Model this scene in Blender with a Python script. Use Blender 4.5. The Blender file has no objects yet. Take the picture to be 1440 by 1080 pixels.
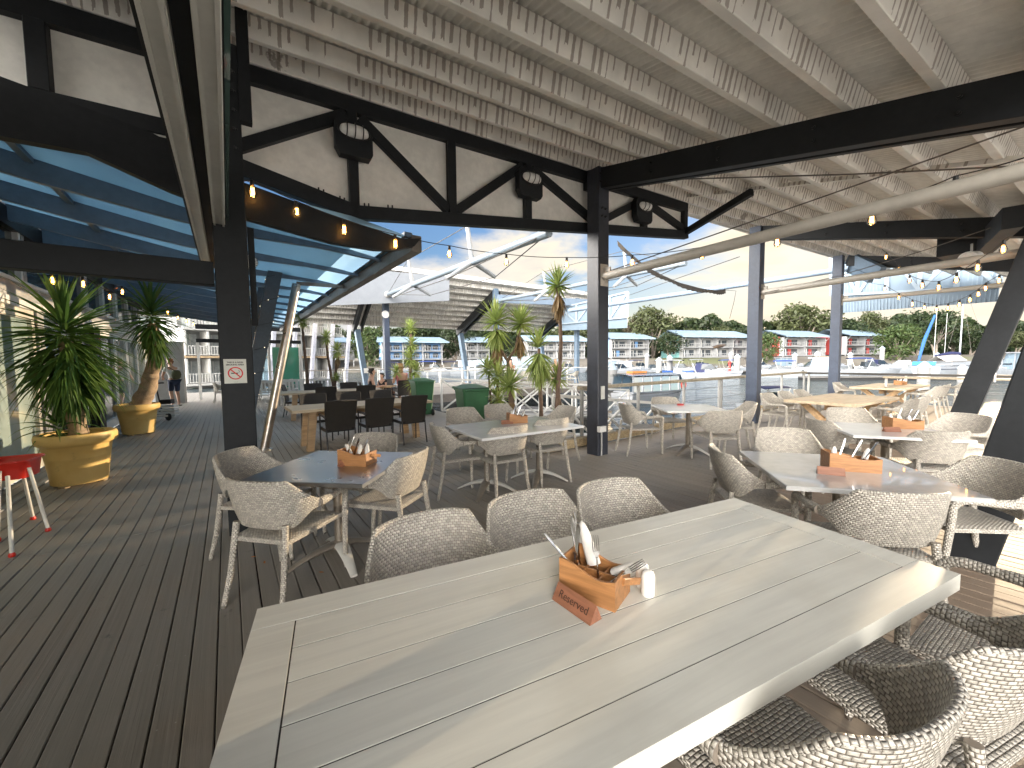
import bpy, bmesh, math, random
from mathutils import Vector, Matrix, noise
R = math.radians
scene = bpy.context.scene
COL = scene.collection
rnd = random.Random(7)
V3 = Vector

# ------------------------------------------------------------------ camera
F, CX, CY = 549.0, 720.0, 540.0
PITCH, ROLL, H = R(3.44), R(0.6), 1.55
def ray(x, y):
    a, b = x - CX, -(y - CY)
    a2 = a*math.cos(ROLL) + b*math.sin(ROLL)
    b2 = -a*math.sin(ROLL) + b*math.cos(ROLL)
    return V3((a2, F*math.cos(PITCH) + b2*math.sin(PITCH), -F*math.sin(PITCH) + b2*math.cos(PITCH)))
def at(x, y, z=0.0):                      # where a sight line meets the level z
    d = ray(x, y); t = (z - H)/d.z
    return V3((0, 0, H)) + d*t
def atY(x, y, Y):                         # ... or the distance Y
    d = ray(x, y); return V3((0, 0, H)) + d*(Y/d.y)
def onplane(x, y, p0, n):
    d = ray(x, y); o = V3((0, 0, H))
    return o + d*((p0 - o).dot(n)/d.dot(n))
UD = V3((-.588, .809, 0)); VD = V3((.809, .588, 0))     # directions of the deck boards / across them
def UV(u, v, z=0.0): return UD*u + VD*v + V3((0, 0, z))
def az(a): return V3((math.sin(R(a)), math.cos(R(a)), 0))

cam = bpy.data.cameras.new('camera'); co = bpy.data.objects.new('camera', cam); COL.objects.link(co)
Xc = V3((1, 0, 0)); Uc = V3((0, math.sin(PITCH), math.cos(PITCH))); Fc = V3((0, math.cos(PITCH), -math.sin(PITCH)))
rc = Xc*math.cos(ROLL) - Uc*math.sin(ROLL); uc = Xc*math.sin(ROLL) + Uc*math.cos(ROLL)
m = Matrix((rc, uc, -Fc)).transposed().to_4x4(); m.translation = V3((0, 0, H)); co.matrix_world = m
cam.sensor_width = 36; cam.lens = F/1440*36; cam.clip_start = .02; cam.clip_end = 3000
scene.camera = co

# ------------------------------------------------------------------ mesh builder
class MB:
    def __init__(s): s.v = []; s.f = []; s.uv = []
    def add(s, vs, fs, uvs=None):
        o = len(s.v); s.v += [V3(p) for p in vs]
        for i, f in enumerate(fs):
            s.f.append([o + k for k in f])
            s.uv.append(uvs[i] if uvs else None)
        return s
    def box(s, c, size, X=V3((1, 0, 0)), Y=None, Z=None):
        c = V3(c); X = V3(X).normalized(); Z = V3(Z).normalized() if Z else V3((0, 0, 1))
        Y = V3(Y).normalized() if Y else Z.cross(X).normalized()
        a, b, d = [k/2 for k in size]
        vs = [c + X*(a*i) + Y*(b*j) + Z*(d*k) for i in (-1, 1) for j in (-1, 1) for k in (-1, 1)]
        return s.add(vs, [(0, 1, 3, 2), (4, 6, 7, 5), (0, 4, 5, 1), (2, 3, 7, 6), (0, 2, 6, 4), (1, 5, 7, 3)])
    def beam(s, p0, p1, w, h, up=V3((0, 0, 1)), top=False, bev=0.0):
        # rectangular bar; w sideways, h along up; UVs in metres (length, drop from the top edge)
        p0, p1 = V3(p0), V3(p1); d = (p1 - p0); L = d.length; d.normalize()
        sd = d.cross(up).normalized(); u = sd.cross(d).normalized()
        if top: p0 = p0 - u*(h/2); p1 = p1 - u*(h/2)
        a, b = w/2, h/2; e = min(bev, a*.8, b*.8)
        if e > 0: prof = [(a - e, b), (a, b - e), (a, -b + e), (a - e, -b), (-a + e, -b), (-a, -b + e), (-a, b - e), (-a + e, b)]
        else: prof = [(a, b), (a, -b), (-a, -b), (-a, b)]
        n = len(prof); vs = [p + sd*x + u*y for p in (p0, p1) for x, y in prof]; fs = []; uvs = []
        for i in range(n):
            j = (i + 1) % n; fs.append((i, j, n + j, n + i))
            y0, y1 = b - prof[i][1], b - prof[j][1]
            if abs(prof[i][1] - prof[j][1]) < 1e-6: y0, y1 = 5.0, 5.0 + w
            uvs.append([(0, y0), (0, y1), (L, y1), (L, y0)])
        fs.append(tuple(range(n))[::-1]); uvs.append([(0, 5)]*n)
        fs.append(tuple(range(n, 2*n))); uvs.append([(0, 5)]*n)
        return s.add(vs, fs, uvs)
    def polytube(s, pts, rad, n=10, caps=True, up=None, flat=1.0):
        pts = [V3(p) for p in pts]
        if not isinstance(rad, (list, tuple)): rad = [rad]*len(pts)
        vs = []; fs = []; uvs = []; prev = None; acc = 0; Ls = []
        for i, p in enumerate(pts):
            if i: acc += (p - pts[i-1]).length
            Ls.append(acc)
            t = (pts[min(i+1, len(pts)-1)] - pts[max(i-1, 0)]).normalized()
            if prev is None:
                ref = V3(up) if up else (V3((0, 0, 1)) if abs(t.z) < .9 else V3((0, 1, 0)))
                a = t.cross(ref).normalized()
            else: a = (prev - t*prev.dot(t)).normalized()
            prev = a; b = t.cross(a)
            for k in range(n):
                th = 2*math.pi*k/n; vs.append(p + a*(rad[i]*math.cos(th)) + b*(rad[i]*flat*math.sin(th)))
        for i in range(len(pts)-1):
            for k in range(n):
                j = (k+1) % n; fs.append((i*n+k, i*n+j, (i+1)*n+j, (i+1)*n+k))
                c = 2*math.pi*max(rad[i], .001)/n
                uvs.append([(k*c, Ls[i]), ((k+1)*c, Ls[i]), ((k+1)*c, Ls[i+1]), (k*c, Ls[i+1])])
        if caps:
            fs.append(tuple(range(n))[::-1]); uvs.append([(0, 0)]*n)
            fs.append(tuple((len(pts)-1)*n + k for k in range(n))); uvs.append([(0, 0)]*n)
        return s.add(vs, fs, uvs)
    def tube(s, p0, p1, r0, r1=None, n=12): return s.polytube([p0, p1], [r0, r0 if r1 is None else r1], n)
    def lathe(s, prof, c=(0, 0, 0), n=24, axis=None):
        c = V3(c); vs = []; fs = []
        Z = V3(axis).normalized() if axis else V3((0, 0, 1))
        X = Z.orthogonal().normalized() if axis else V3((1, 0, 0)); Y = Z.cross(X)
        for r, z in prof:
            for k in range(n):
                th = 2*math.pi*k/n; vs.append(c + X*(r*math.cos(th)) + Y*(r*math.sin(th)) + Z*z)
        for i in range(len(prof)-1):
            for k in range(n):
                j = (k+1) % n; fs.append((i*n+k, i*n+j, (i+1)*n+j, (i+1)*n+k))
        if prof[0][0] > 1e-4: fs.append(tuple(range(n))[::-1])
        if prof[-1][0] > 1e-4: fs.append(tuple((len(prof)-1)*n + k for k in range(n)))
        return s.add(vs, fs)
    def prism(s, poly, ext):                      # planar polygon pushed along ext
        ext = V3(ext); poly = [V3(p) for p in poly]; n = len(poly)
        fs = [tuple(range(n)), tuple(range(n, 2*n))[::-1]] + [(i, n+i, n+(i+1) % n, (i+1) % n) for i in range(n)]
        return s.add(poly + [p + ext for p in poly], fs)
    def grid(s, rows, uvs=None, wrap=False):      # rows of points
        nr, nc = len(rows), len(rows[0]); vs = [p for r in rows for p in r]; fs = []; uu = []
        for i in range(nr-1):
            for j in range(nc if wrap else nc-1):
                k = (j+1) % nc; fs.append((i*nc+j, i*nc+k, (i+1)*nc+k, (i+1)*nc+j))
                if uvs: uu.append([uvs[i][j], uvs[i][k], uvs[i+1][k], uvs[i+1][j]])
        return s.add(vs, fs, uu if uvs else None)
    def quad(s, a, b, c, d, uv=None): return s.add([a, b, c, d], [(0, 1, 2, 3)], [uv] if uv else None)
    def build(s, name, mat, parent=None, smooth=False, origin=None, fix=True, sharp=40, fresh=False):
        me = bpy.data.meshes.new(name)
        o3 = V3(origin) if origin is not None else V3((0, 0, 0))
        if origin is None and isinstance(parent, bpy.types.Object) and parent.get('_w'):
            o3 = parent.location.copy()
        me.from_pydata([tuple(p - o3) for p in s.v], [], s.f)
        if any(u for u in s.uv):
            ul = me.uv_layers.new(name='UVMap'); k = 0
            for f, u in zip(s.f, s.uv):
                for q in range(len(f)):
                    ul.data[k].uv = u[q] if u else (0, 0); k += 1
        if fix:
            bm = bmesh.new(); bm.from_mesh(me); bmesh.ops.recalc_face_normals(bm, faces=bm.faces); bm.to_mesh(me); bm.free()
        me.materials.append(mat)
        if smooth:
            for p in me.polygons: p.use_smooth = True
            try: me.set_sharp_from_angle(angle=R(sharp))
            except Exception: pass
        ob = bpy.data.objects.new(name, me); COL.objects.link(ob)
        if parent: ob.parent = parent
        elif origin is not None: ob.location = o3
        return ob

def tag(o, label=None, cat=None, group=None, kind=None):
    if label: o['label'] = label
    if cat: o['category'] = cat
    if group: o['group'] = group
    if kind: o['kind'] = kind
    return o
def thing(name, label, cat, loc=(0, 0, 0), rz=0.0, group=None, world=False):
    o = bpy.data.objects.new(name, None); COL.objects.link(o); o.empty_display_size = .1
    o.location = loc; o.rotation_euler = (0, 0, rz)
    if world: o['_w'] = 1                      # its parts are given in world coordinates
    return tag(o, label, cat, group)
KIDS = {}
def children(o): return [c for c in COL.objects if c.parent is o]
def copy_tree(root, loc, rz, label, group=None, kids=None):
    r = root.copy(); COL.objects.link(r); r.location = loc; r.rotation_euler = (0, 0, rz); r['label'] = label
    if group: r['group'] = group
    for ch in (kids if kids is not None else root.children):
        c = ch.copy(); COL.objects.link(c); c.parent = r
        for g in ch.children:
            d = g.copy(); COL.objects.link(d); d.parent = c
    return r
def S(t):
    t = max(0.0, min(1.0, t)); return t*t*(3 - 2*t)
def lerp(a, b, t): return a + (b - a)*t

# ------------------------------------------------------------------ materials
class NT:
    def __init__(s, name):
        s.m = bpy.data.materials.new(name); s.m.use_nodes = True
        s.t = s.m.node_tree; s.b = s.t.nodes['Principled BSDF']; s.out = s.t.nodes['Material Output']
    def n(s, typ, **kw):
        nd = s.t.nodes.new('ShaderNode' + typ)
        for k, v in kw.items():
            if k in ('operation', 'blend_type', 'data_type', 'noise_dimensions', 'feature', 'clamp', 'use_clamp', 'distance', 'attribute_name', 'wave_type', 'bands_direction'): setattr(nd, k, v)
        return nd
    def L(s, a, b): s.t.links.new(a, b)
    def val(s, sock, v):
        if isinstance(v, bpy.types.NodeSocket): s.L(v, sock)
        else: sock.default_value = v
    def math(s, op, a, b=0.0, c=0.0, clamp=False):
        nd = s.n('Math', operation=op); nd.use_clamp = clamp
        s.val(nd.inputs[0], a); s.val(nd.inputs[1], b); s.val(nd.inputs[2], c); return nd.outputs[0]
    def step(s, x, a, b):                        # smooth 0..1
        nd = s.n('MapRange'); nd.interpolation_type = 'SMOOTHSTEP'
        s.val(nd.inputs[0], x); nd.inputs[1].default_value = a; nd.inputs[2].default_value = b
        return nd.outputs[0]
    def mix(s, f, a, b, mode='MIX'):
        nd = s.n('Mix', data_type='RGBA'); nd.blend_type = mode
        s.val(nd.inputs[0], f)
        for k, v in ((6, a), (7, b)):
            if isinstance(v, bpy.types.NodeSocket): s.L(v, nd.inputs[k])
            else: nd.inputs[k].default_value = (*v[:3], 1)
        return nd.outputs[2]
    def coord(s, what='Object'): return s.n('TexCoord').outputs[what]
    def sep(s, v):
        nd = s.n('SeparateXYZ'); s.L(v, nd.inputs[0]); return nd.outputs
    def comb(s, x, y, z=0.0):
        nd = s.n('CombineXYZ'); s.val(nd.inputs[0], x); s.val(nd.inputs[1], y); s.val(nd.inputs[2], z); return nd.outputs[0]
    def noise(s, vec, scale, detail=4.0, rough=.55, dist=0.0):
        nd = s.n('TexNoise'); s.L(vec, nd.inputs['Vector']); nd.inputs['Scale'].default_value = scale
        nd.inputs['Detail'].default_value = detail; nd.inputs['Roughness'].default_value = rough; nd.inputs['Distortion'].default_value = dist
        return nd.outputs[0]
    def white(s, vec):
        nd = s.n('TexWhiteNoise'); s.L(vec, nd.inputs['Vector']); return nd.outputs[0]
    def scale(s, vec, sc):
        nd = s.n('Mapping'); s.L(vec, nd.inputs[0]); nd.inputs['Scale'].default_value = sc; return nd.outputs[0]
    def bump(s, h, strength, dist=.01):
        nd = s.n('Bump'); nd.inputs['Strength'].default_value = strength; nd.inputs['Distance'].default_value = dist
        s.L(h, nd.inputs['Height']); s.L(nd.outputs[0], s.b.inputs['Normal']); return nd
    def base(s, c):
        s.val(s.b.inputs['Base Color'], c if isinstance(c, bpy.types.NodeSocket) else (*c[:3], 1))
    def rough(s, r): s.val(s.b.inputs['Roughness'], r)

def mul(c, k): return tuple(min(1, x*k) for x in c)
def M(name, col, rough=.6, metal=0.0, var=.18, ns=4.0, bump=0.0, bs=60.0, col2=None, spec=None, coat=0.0):
    t = NT(name); v = t.coord()
    n1 = t.noise(v, ns, 5); n2 = t.noise(v, ns*6.3, 3)
    f = t.math('MULTIPLY_ADD', n2, .35, t.math('MULTIPLY', n1, .65))
    f = t.step(f, .33, .67)
    t.base(t.mix(f, mul(col, 1 - var), col2 if col2 else mul(col, 1 + var)))
    t.rough(t.math('MULTIPLY_ADD', n1, .25, rough - .12, clamp=True))
    t.b.inputs['Metallic'].default_value = metal
    if spec is not None: t.b.inputs['Specular IOR Level'].default_value = spec
    if coat: t.b.inputs['Coat Weight'].default_value = coat
    if bump: t.bump(t.noise(v, bs, 4), bump, .004)
    return t.m

def deck_material():
    t = NT('weathered_hardwood_boards'); uv = t.coord('UV'); x, y, _ = t.sep(uv)
    bi = t.math('FLOOR', t.math('DIVIDE', y, .112)); fr = t.math('FRACT', t.math('DIVIDE', y, .112))
    wn = t.white(t.comb(bi, t.math('FLOOR', t.math('DIVIDE', t.math('ADD', x, t.math('MULTIPLY', bi, 1.7)), 4.2))))
    gr = t.noise(t.comb(t.math('MULTIPLY', x, 1.3), t.math('MULTIPLY', y, 60), wn), 1.0, 6, .65, .4)
    big = t.noise(uv, .55, 4, .6); mid = t.noise(uv, 2.6, 5, .65)
    c = t.mix(wn, (.145, .118, .092), (.26, .22, .178))
    c = t.mix(t.step(gr, .35, .75), c, (.25, .215, .18))
    grey = t.step(big, .42, .62)
    c = t.mix(t.math('MULTIPLY', grey, .55), c, (.17, .165, .15))
    green = t.math('MULTIPLY', t.step(x, 3.6, .4), t.step(y, 1.2, -1.0))
    c = t.mix(t.math('MULTIPLY', t.math('MULTIPLY', green, .75), t.step(mid, .25, .55)), c, (.078, .082, .060))
    sun_lift = t.math('MULTIPLY', t.step(x, 1.6, 5.0), .75)  # sunlight on the middle of the deck, put into the board colour
    c = t.mix(sun_lift, c, t.mix(gr, (.27, .25, .22), (.44, .41, .365)))
    # browner boards under the right hand tables
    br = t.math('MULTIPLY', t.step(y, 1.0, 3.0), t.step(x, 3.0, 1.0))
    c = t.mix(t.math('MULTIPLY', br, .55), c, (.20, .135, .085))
    c = t.mix(t.step(t.noise(uv, 7.0, 6, .7), .62, .72), c, mul((.16, .15, .14), .8))
    # crumbs and spots
    vo = t.n('TexVoronoi'); t.L(uv, vo.inputs['Vector']); vo.inputs['Scale'].default_value = 3.1
    sp = t.math('MULTIPLY', t.math('LESS_THAN', vo.outputs['Distance'], .018), t.math('GREATER_THAN', t.noise(uv, 1.3, 2), .5))
    c = t.mix(t.math('MULTIPLY', sp, .6), c, (.42, .39, .34))
    # screw heads: two on each board at every joist
    ax = t.math('ABSOLUTE', t.math('SUBTRACT', t.math('FRACT', t.math('DIVIDE', x, .48)), .5))
    ay = t.math('ABSOLUTE', t.math('SUBTRACT', t.math('ABSOLUTE', t.math('SUBTRACT', fr, .5)), .27))
    d2 = t.math('ADD', t.math('POWER', t.math('MULTIPLY', ax, .48), 2.0), t.math('POWER', t.math('MULTIPLY', ay, .112), 2.0))
    sc = t.math('MULTIPLY', t.math('LESS_THAN', d2, .0036**2), t.math('GREATER_THAN', t.white(t.comb(bi, t.math('FLOOR', t.math('DIVIDE', x, .48)))), .78))
    c = t.mix(t.math('MULTIPLY', sc, .7), c, (.30, .30, .29))
    t.base(c); t.rough(t.math('MULTIPLY_ADD', gr, .3, .42)); t.b.inputs['Specular IOR Level'].default_value = .35
    t.bump(t.math('ADD', gr, t.math('MULTIPLY', mid, .4)), .5, .004)
    return t.m

def weave_material(name, col, dark, lu=.021, lv=.0125, rough=.45, var=.3):
    t = NT(name); uv = t.coord('UV'); x, y, _ = t.sep(uv)
    row = t.math('FLOOR', t.math('DIVIDE', y, lv)); fv = t.math('FRACT', t.math('DIVIDE', y, lv))
    xs = t.math('ADD', t.math('DIVIDE', x, lu), t.math('MULTIPLY', t.math('MODULO', row, 2.0), .5))
    fu = t.math('FRACT', xs); cell = t.comb(t.math('FLOOR', xs), row)
    pu = t.math('SUBTRACT', 1.0, t.math('POWER', t.math('ABSOLUTE', t.math('MULTIPLY_ADD', fu, 2.0, -1.0)), 3.0))
    pv = t.math('SUBTRACT', 1.0, t.math('POWER', t.math('ABSOLUTE', t.math('MULTIPLY_ADD', fv, 2.0, -1.0)), 4.0))
    h = t.math('MULTIPLY', pu, pv); w = t.white(cell)
    c = t.mix(w, mul(col, 1 - var), mul(col, 1 + var*.6))
    fib = t.noise(t.comb(t.math('MULTIPLY', x, 40), t.math('MULTIPLY', y, 700)), 1.0, 2)
    c = t.mix(t.math('MULTIPLY', fib, .3), c, mul(col, .7))
    grime = t.noise(t.coord(), 9.0, 4)
    c = t.mix(t.math('MULTIPLY', t.step(grime, .5, .75), .35), c, mul(col, .6))
    t.base(t.mix(t.step(h, .04, .42), dark, c)); t.rough(t.math('MULTIPLY_ADD', w, .2, rough - .1))
    t.bump(h, 1.0, .006)
    return t.m

def streak_paint(name, col):                    # old white paint with dark run marks under every roof flute
    t = NT(name); uv = t.coord('UV'); x, y, _ = t.sep(uv); ob = t.coord()
    cell = t.math('FLOOR', t.math('DIVIDE', x, .076)); fr = t.math('ABSOLUTE', t.math('MULTIPLY_ADD', t.math('FRACT', t.math('DIVIDE', x, .076)), 2.0, -1.0))
    wob = t.noise(t.comb(t.math('MULTIPLY', x, 30), t.math('MULTIPLY', y, 14)), 1.0, 4)
    wid = t.math('MULTIPLY_ADD', t.white(t.comb(cell, 3.0)), .34, .16)
    ln = t.math('MULTIPLY_ADD', t.white(t.comb(cell, 9.0)), .17, .08)
    edge = t.math('ADD', fr, t.math('MULTIPLY', t.math('SUBTRACT', wob, .5), .55))
    st = t.math('MULTIPLY', t.math('LESS_THAN', edge, wid), t.math('LESS_THAN', t.math('ADD', y, t.math('MULTIPLY', t.math('SUBTRACT', wob, .5), .14)), ln))
    st = t.math('MULTIPLY', st, t.math('GREATER_THAN', t.white(t.comb(cell, 5.0)), .06))
    pat = t.noise(ob, 1.1, 6, .7)
    c = t.mix(t.step(t.noise(ob, 3.0, 5), .35, .7), mul(col, .82), col)
    c = t.mix(t.math('MULTIPLY', st, .80), c, (.27, .235, .205))
    c = t.mix(t.math('MULTIPLY', t.step(pat, .66, .69), .75), c, (.20, .175, .155))
    t.base(c); t.rough(.6); t.bump(t.noise(ob, 40, 4), .15, .004)
    return t.m

def planks_material(name, col, lines=None, rough=.4, grain=(1.2, 30), var=.25, dark=None):
    t = NT(name); ob = t.coord(); x, y, z = t.sep(ob)
    g = t.noise(t.comb(t.math('MULTIPLY', x, grain[0]), t.math('MULTIPLY', y, grain[1]), t.math('MULTIPLY', z, grain[1])), 1.0, 6, .6, .5)
    c = t.mix(t.step(g, .3, .72), mul(col, 1 - var), mul(col, 1 + var))
    b = t.noise(ob, 2.2, 4)
    c = t.mix(t.math('MULTIPLY', t.step(b, .45, .7), .5), c, dark if dark else mul(col, .8))
    t.base(c); t.rough(t.math('MULTIPLY_ADD', b, .25, rough - .12)); t.bump(g, .12, .003)
    return t.m

def brushed(name, col, rough):
    t = NT(name); ob = t.coord(); x, y, z = t.sep(ob)
    g = t.noise(t.comb(t.math('MULTIPLY', x, 2.0), t.math('MULTIPLY', y, 160)), 1.0, 3)
    s = t.noise(ob, 5, 4)
    t.base(t.mix(g, mul(col, .88), mul(col, 1.08))); t.b.inputs['Metallic'].default_value = 1.0
    t.rough(t.math('MULTIPLY_ADD', s, .2, rough - .1))
    return t.m

def glass_material(name, tint=(.8, .9, .88), alpha=.25, rough=.03):
    t = NT(name); t.base(tint); t.rough(rough); t.b.inputs['Metallic'].default_value = 0
    tr = t.n('BsdfTransparent'); tr.inputs[0].default_value = (*tint, 1); mx = t.n('MixShader'); mx.inputs[0].default_value = alpha
    gl = t.n('BsdfGlossy'); gl.inputs['Roughness'].default_value = rough; gl.inputs[0].default_value = (1, 1, 1, 1)
    fr = t.n('Fresnel'); fr.inputs[0].default_value = 1.5
    mx2 = t.n('MixShader'); t.L(fr.outputs[0], mx2.inputs[0])
    t.L(tr.outputs[0], mx.inputs[1]); t.L(t.b.outputs[0], mx.inputs[2])
    t.L(mx.outputs[0], mx2.inputs[1]); t.L(gl.outputs[0], mx2.inputs[2])
    t.L(mx2.outputs[0], t.out.inputs[0]); return t.m

def emit(name, col, strength):
    t = NT(name); t.base(col); t.b.inputs['Emission Color'].default_value = (*col, 1); t.b.inputs['Emission Strength'].default_value = strength
    return t.m

def leaf_material(name, c1, c2, c3=None, trans=.25):
    t = NT(name); ob = t.coord()
    geo = t.n('NewGeometry'); r = geo.outputs['Random Per Island']
    c = t.mix(r, c1, c2)
    if c3: c = t.mix(t.step(t.noise(ob, .9, 3), .48, .7), c, c3)
    t.base(c); t.rough(.5); t.b.inputs['Specular IOR Level'].default_value = .35
    tl = t.n('BsdfTranslucent'); t.L(c, tl.inputs[0]); mx = t.n('MixShader'); mx.inputs[0].default_value = trans
    t.L(t.b.outputs[0], mx.inputs[1]); t.L(tl.outputs[0], mx.inputs[2]); t.L(mx.outputs[0], t.out.inputs[0])
    return t.m

charcoal = M('charcoal_painted_timber', (.0135, .0155, .018), .55, spec=.3, var=.22, ns=3, bump=.12, bs=25)
navy = M('blue_grey_painted_timber', (.052, .068, .105), .45, var=.18, ns=3, bump=.1, bs=25)
bluegrey = M('slate_blue_paint', (.115, .17, .235), .5, var=.15, ns=2)
panelwhite = M('off_white_cladding', (.80, .78, .73), .7, var=.10, ns=2.2, bump=.05)
whitepaint = M('white_paint', (.72, .71, .68), .5, var=.08, ns=3)
alu = M('powder_coated_aluminium', (.60, .59, .55), .4, var=.07, ns=3, metal=.15)
palepipe = M('pale_grey_pipe_paint', (.40, .375, .33), .45, var=.1, ns=2.5, bump=.05)
bluepipe = M('blue_grey_pipe_paint', (.20, .26, .34), .45, var=.1, ns=2.5)
steel = M('stainless_steel', (.55, .53, .50), .28, metal=1.0, var=.1, ns=6)
darksteel = M('dark_metal', (.03, .03, .032), .4, metal=.6, var=.2)
blackp = M('black_plastic', (.012, .012, .013), .45, var=.2)
cable = M('black_cable', (.015, .015, .016), .6, var=.2)
wirem = M('steel_cable', (.16, .15, .14), .45, metal=.7)
rooftin = M('corrugated_roof_lining', (.80, .785, .74), .6, var=.12, ns=1.6, bump=.06, bs=30)
streak = streak_paint('run_stained_white_paint', (.82, .80, .75))
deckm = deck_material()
undertimber = M('dark_under_timber', (.03, .025, .02), .8)
kerbm = planks_material('sun_bleached_timber', (.42, .33, .20), rough=.6, var=.3)
railm = planks_material('grey_weathered_rail', (.34, .29, .21), rough=.6, var=.3)
grapt = M('galvanised_grey_paint', (.38, .38, .37), .5, var=.12)
wicker = weave_material('pale_grey_wicker', (.60, .56, .49), (.22, .185, .15))
brownw = weave_material('dark_brown_wicker', (.060, .050, .042), (.012, .010, .009), .02, .009, .5)
# ------------------------------------------------------------------ deck
def deck_boards(name, u0, u1, v0, v1, z, mat, joints, w=.112, gap=.006):
    mb = MB(); k0 = math.floor(v0/w); k1 = math.floor(v1/w)
    for k in range(k0, k1):
        a, b = k*w + gap/2, (k+1)*w - gap/2
        cuts = [u0] + [j + (0 if (k//5) % 2 else .0) for j in joints if u0 < j < u1] + [u1]
        for c0, c1 in zip(cuts[:-1], cuts[1:]):
            dz = rnd.uniform(-.0012, .0012); sh = rnd.uniform(-.0015, .0015); e = .004
            prof = [(a + sh, z - .03), (a + sh, z - e + dz), (a + sh + e, z + dz), (b + sh - e, z + dz), (b + sh, z - e + dz), (b + sh, z - .03)]
            p0 = [UV(c0 + .0025, q, h) for q, h in prof]; p1 = [UV(c1 - .0025, q, h) for q, h in prof]
            fs = []; uvs = []
            for i in range(5):
                fs.append((i, i+1, 7+i, 6+i)); uvs.append([(c0, prof[i][0]), (c0, prof[i+1][0]), (c1, prof[i+1][0]), (c1, prof[i][0])])
            fs += [(0, 1, 2, 3, 4, 5), (6, 7, 8, 9, 10, 11)]; uvs += [[(c0, q[0]) for q in prof], [(c1, q[0]) for q in prof]]
            mb.add(p0 + p1, fs, uvs)
    o = mb.build(name, mat); o['kind'] = 'structure'
    return o
A0 = at(345, 743); B0 = at(840, 638); C0 = at(1058, 594)
D0 = C0 + (C0 - B0)
KU = UD.dot(at(980, 597)) + .02               # the kerb line
JU = UD.dot(at(264, 739))
VL = -2.35                                     # the shop wall line
VE = 5.3                                       # where the walkway's water edge lies
joints = [JU - 5.2, JU, JU + 3.1, JU + 6.6, JU + 9.8, JU + 13.0]
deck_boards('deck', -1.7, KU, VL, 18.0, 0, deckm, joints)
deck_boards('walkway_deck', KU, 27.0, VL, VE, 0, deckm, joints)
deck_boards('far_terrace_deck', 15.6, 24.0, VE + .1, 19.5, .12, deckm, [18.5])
mb = MB()
mb.box(UV((KU - 1.7)/2, (VL + 18)/2, -.16), (KU + 1.7, 18 - VL, .10), UD, VD)
mb.box(UV((KU + 27)/2, (VL + VE)/2, -.16), (27 - KU - .01, VE - VL, .10), UD, VD)
mb.box(UV(19.8, (VE + 19.6)/2, -.05), (8.3, 14.2, .10), UD, VD)
tag(mb.build('under_deck_sheet', undertimber), kind='structure')  # solid dark sheets added below the boards to keep their gaps dark
mb = MB()
for k in range(9):
    for u in (KU - .4, .0, 9.5, 14.6):
        v = -1 + k*2.4
        if (u > KU and v > VE) : continue
        mb.tube(UV(u, v, -4), UV(u, v, -.2), .14, .14, 10)
tag(mb.build('deck_piers', undertimber), kind='structure')

cm_ = M('pale_bounce_paving', (.60, .58, .54), .8, var=.1, ns=1.2, bump=.2, bs=40)
mb = MB(); mb.box(UV(-21.7, 8, -.10), (40, 60, .16), UD, VD); tag(mb.build('bounce_floor', cm_), kind='structure')  # unseen pale floor added behind the camera to bounce light upwards
# kerb timbers along the water edge
def kerb(label, p0, p1, sz=(.14, .15)):
    t = thing('kerb_timber', label, 'kerb', (p0 + p1)/2, world=True, group='kerb timbers along the deck edge')
    mb = MB(); mb.beam(p0 + V3((0, 0, .085)), p1 + V3((0, 0, .085)), *sz, bev=.008); mb.build('timber', kerbm, t)
    L = (p1 - p0).length; d = (p1 - p0).normalized(); n = max(2, int(L/1.5))
    for i in range(n):
        mb = MB(); mb.lathe([(.016, 0), (.016, .012), (.0, .014)], p0 + d*(L*(i + .5)/n) + V3((0, 0, .16)), 8); mb.build('bolt_head', steel, t)
bB, bC, bD = UV(KU + .06, 5.15), UV(KU + .06, 10.4), UV(KU + .06, 15.8)
kerb('bleached kerb timber on the deck edge between the two nearer full height posts', bB, bC - VD*.005)
kerb('bleached kerb timber on the deck edge beyond the second full height post', bC + VD*.005, bD)
kerb('short kerb timber on the deck edge behind the table with seven chairs', UV(KU + .06, 4.2), bB - VD*.005)

# railing
def railing(label, pts, hgt, mat, posts, lower=True, top=(.15, .06), postr=.03, skip_first=False):
    t = thing('railing', label, 'railing', pts[0], world=True, group='railings at the water edge')
    mb = MB()
    for a, b in zip(pts[:-1], pts[1:]): mb.beam(a + V3((0, 0, hgt)), b + V3((0, 0, hgt)), top[0], top[1], bev=.008)
    mb.build('handrail', mat, t)
    for a, b in zip(pts[:-1], pts[1:]):
        L = (b - a).length; n = max(1, round(L/posts)); d = (b - a).normalized()
        for i in range(n + 1):
            if i == 0 and skip_first: continue
            p = a + d*(L*min(max(i/n, .01), .99)); mb = MB(); mb.beam(p + V3((0, 0, -.25)), p + V3((0, 0, hgt - .031)), .05, .05, up=d)
            mb.build('post', whitepaint if mat is not railm else grapt, t)
        if lower:
            for z in (.28, .52, .78):
                mb = MB(); mb.tube(a + V3((0, 0, z*hgt)), b + V3((0, 0, z*hgt)), .004, .004, 6); mb.build('wire', wirem, t)
off = UD*.2
railing('weathered timber handrail on grey posts beside the round sided ferry', [UV(KU + .2, 5.2), UV(KU + .2, 10.4), UV(KU + .2, 16.4)], 1.03, railm, 1.75)
railing('dark topped end railing in front of the moored sailing yacht', [UV(KU + .2, 16.55), UV(-2.5, 16.55)], 1.0, M('dark_rail_timber', (.05, .045, .04), .6), 2.3)
railing('bleached handrail beyond the two raking posts at the right', [UV(2.6, 14.2), UV(-3.2, 14.6)], 1.0, railm, 1.3, top=(.2, .05))

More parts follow.
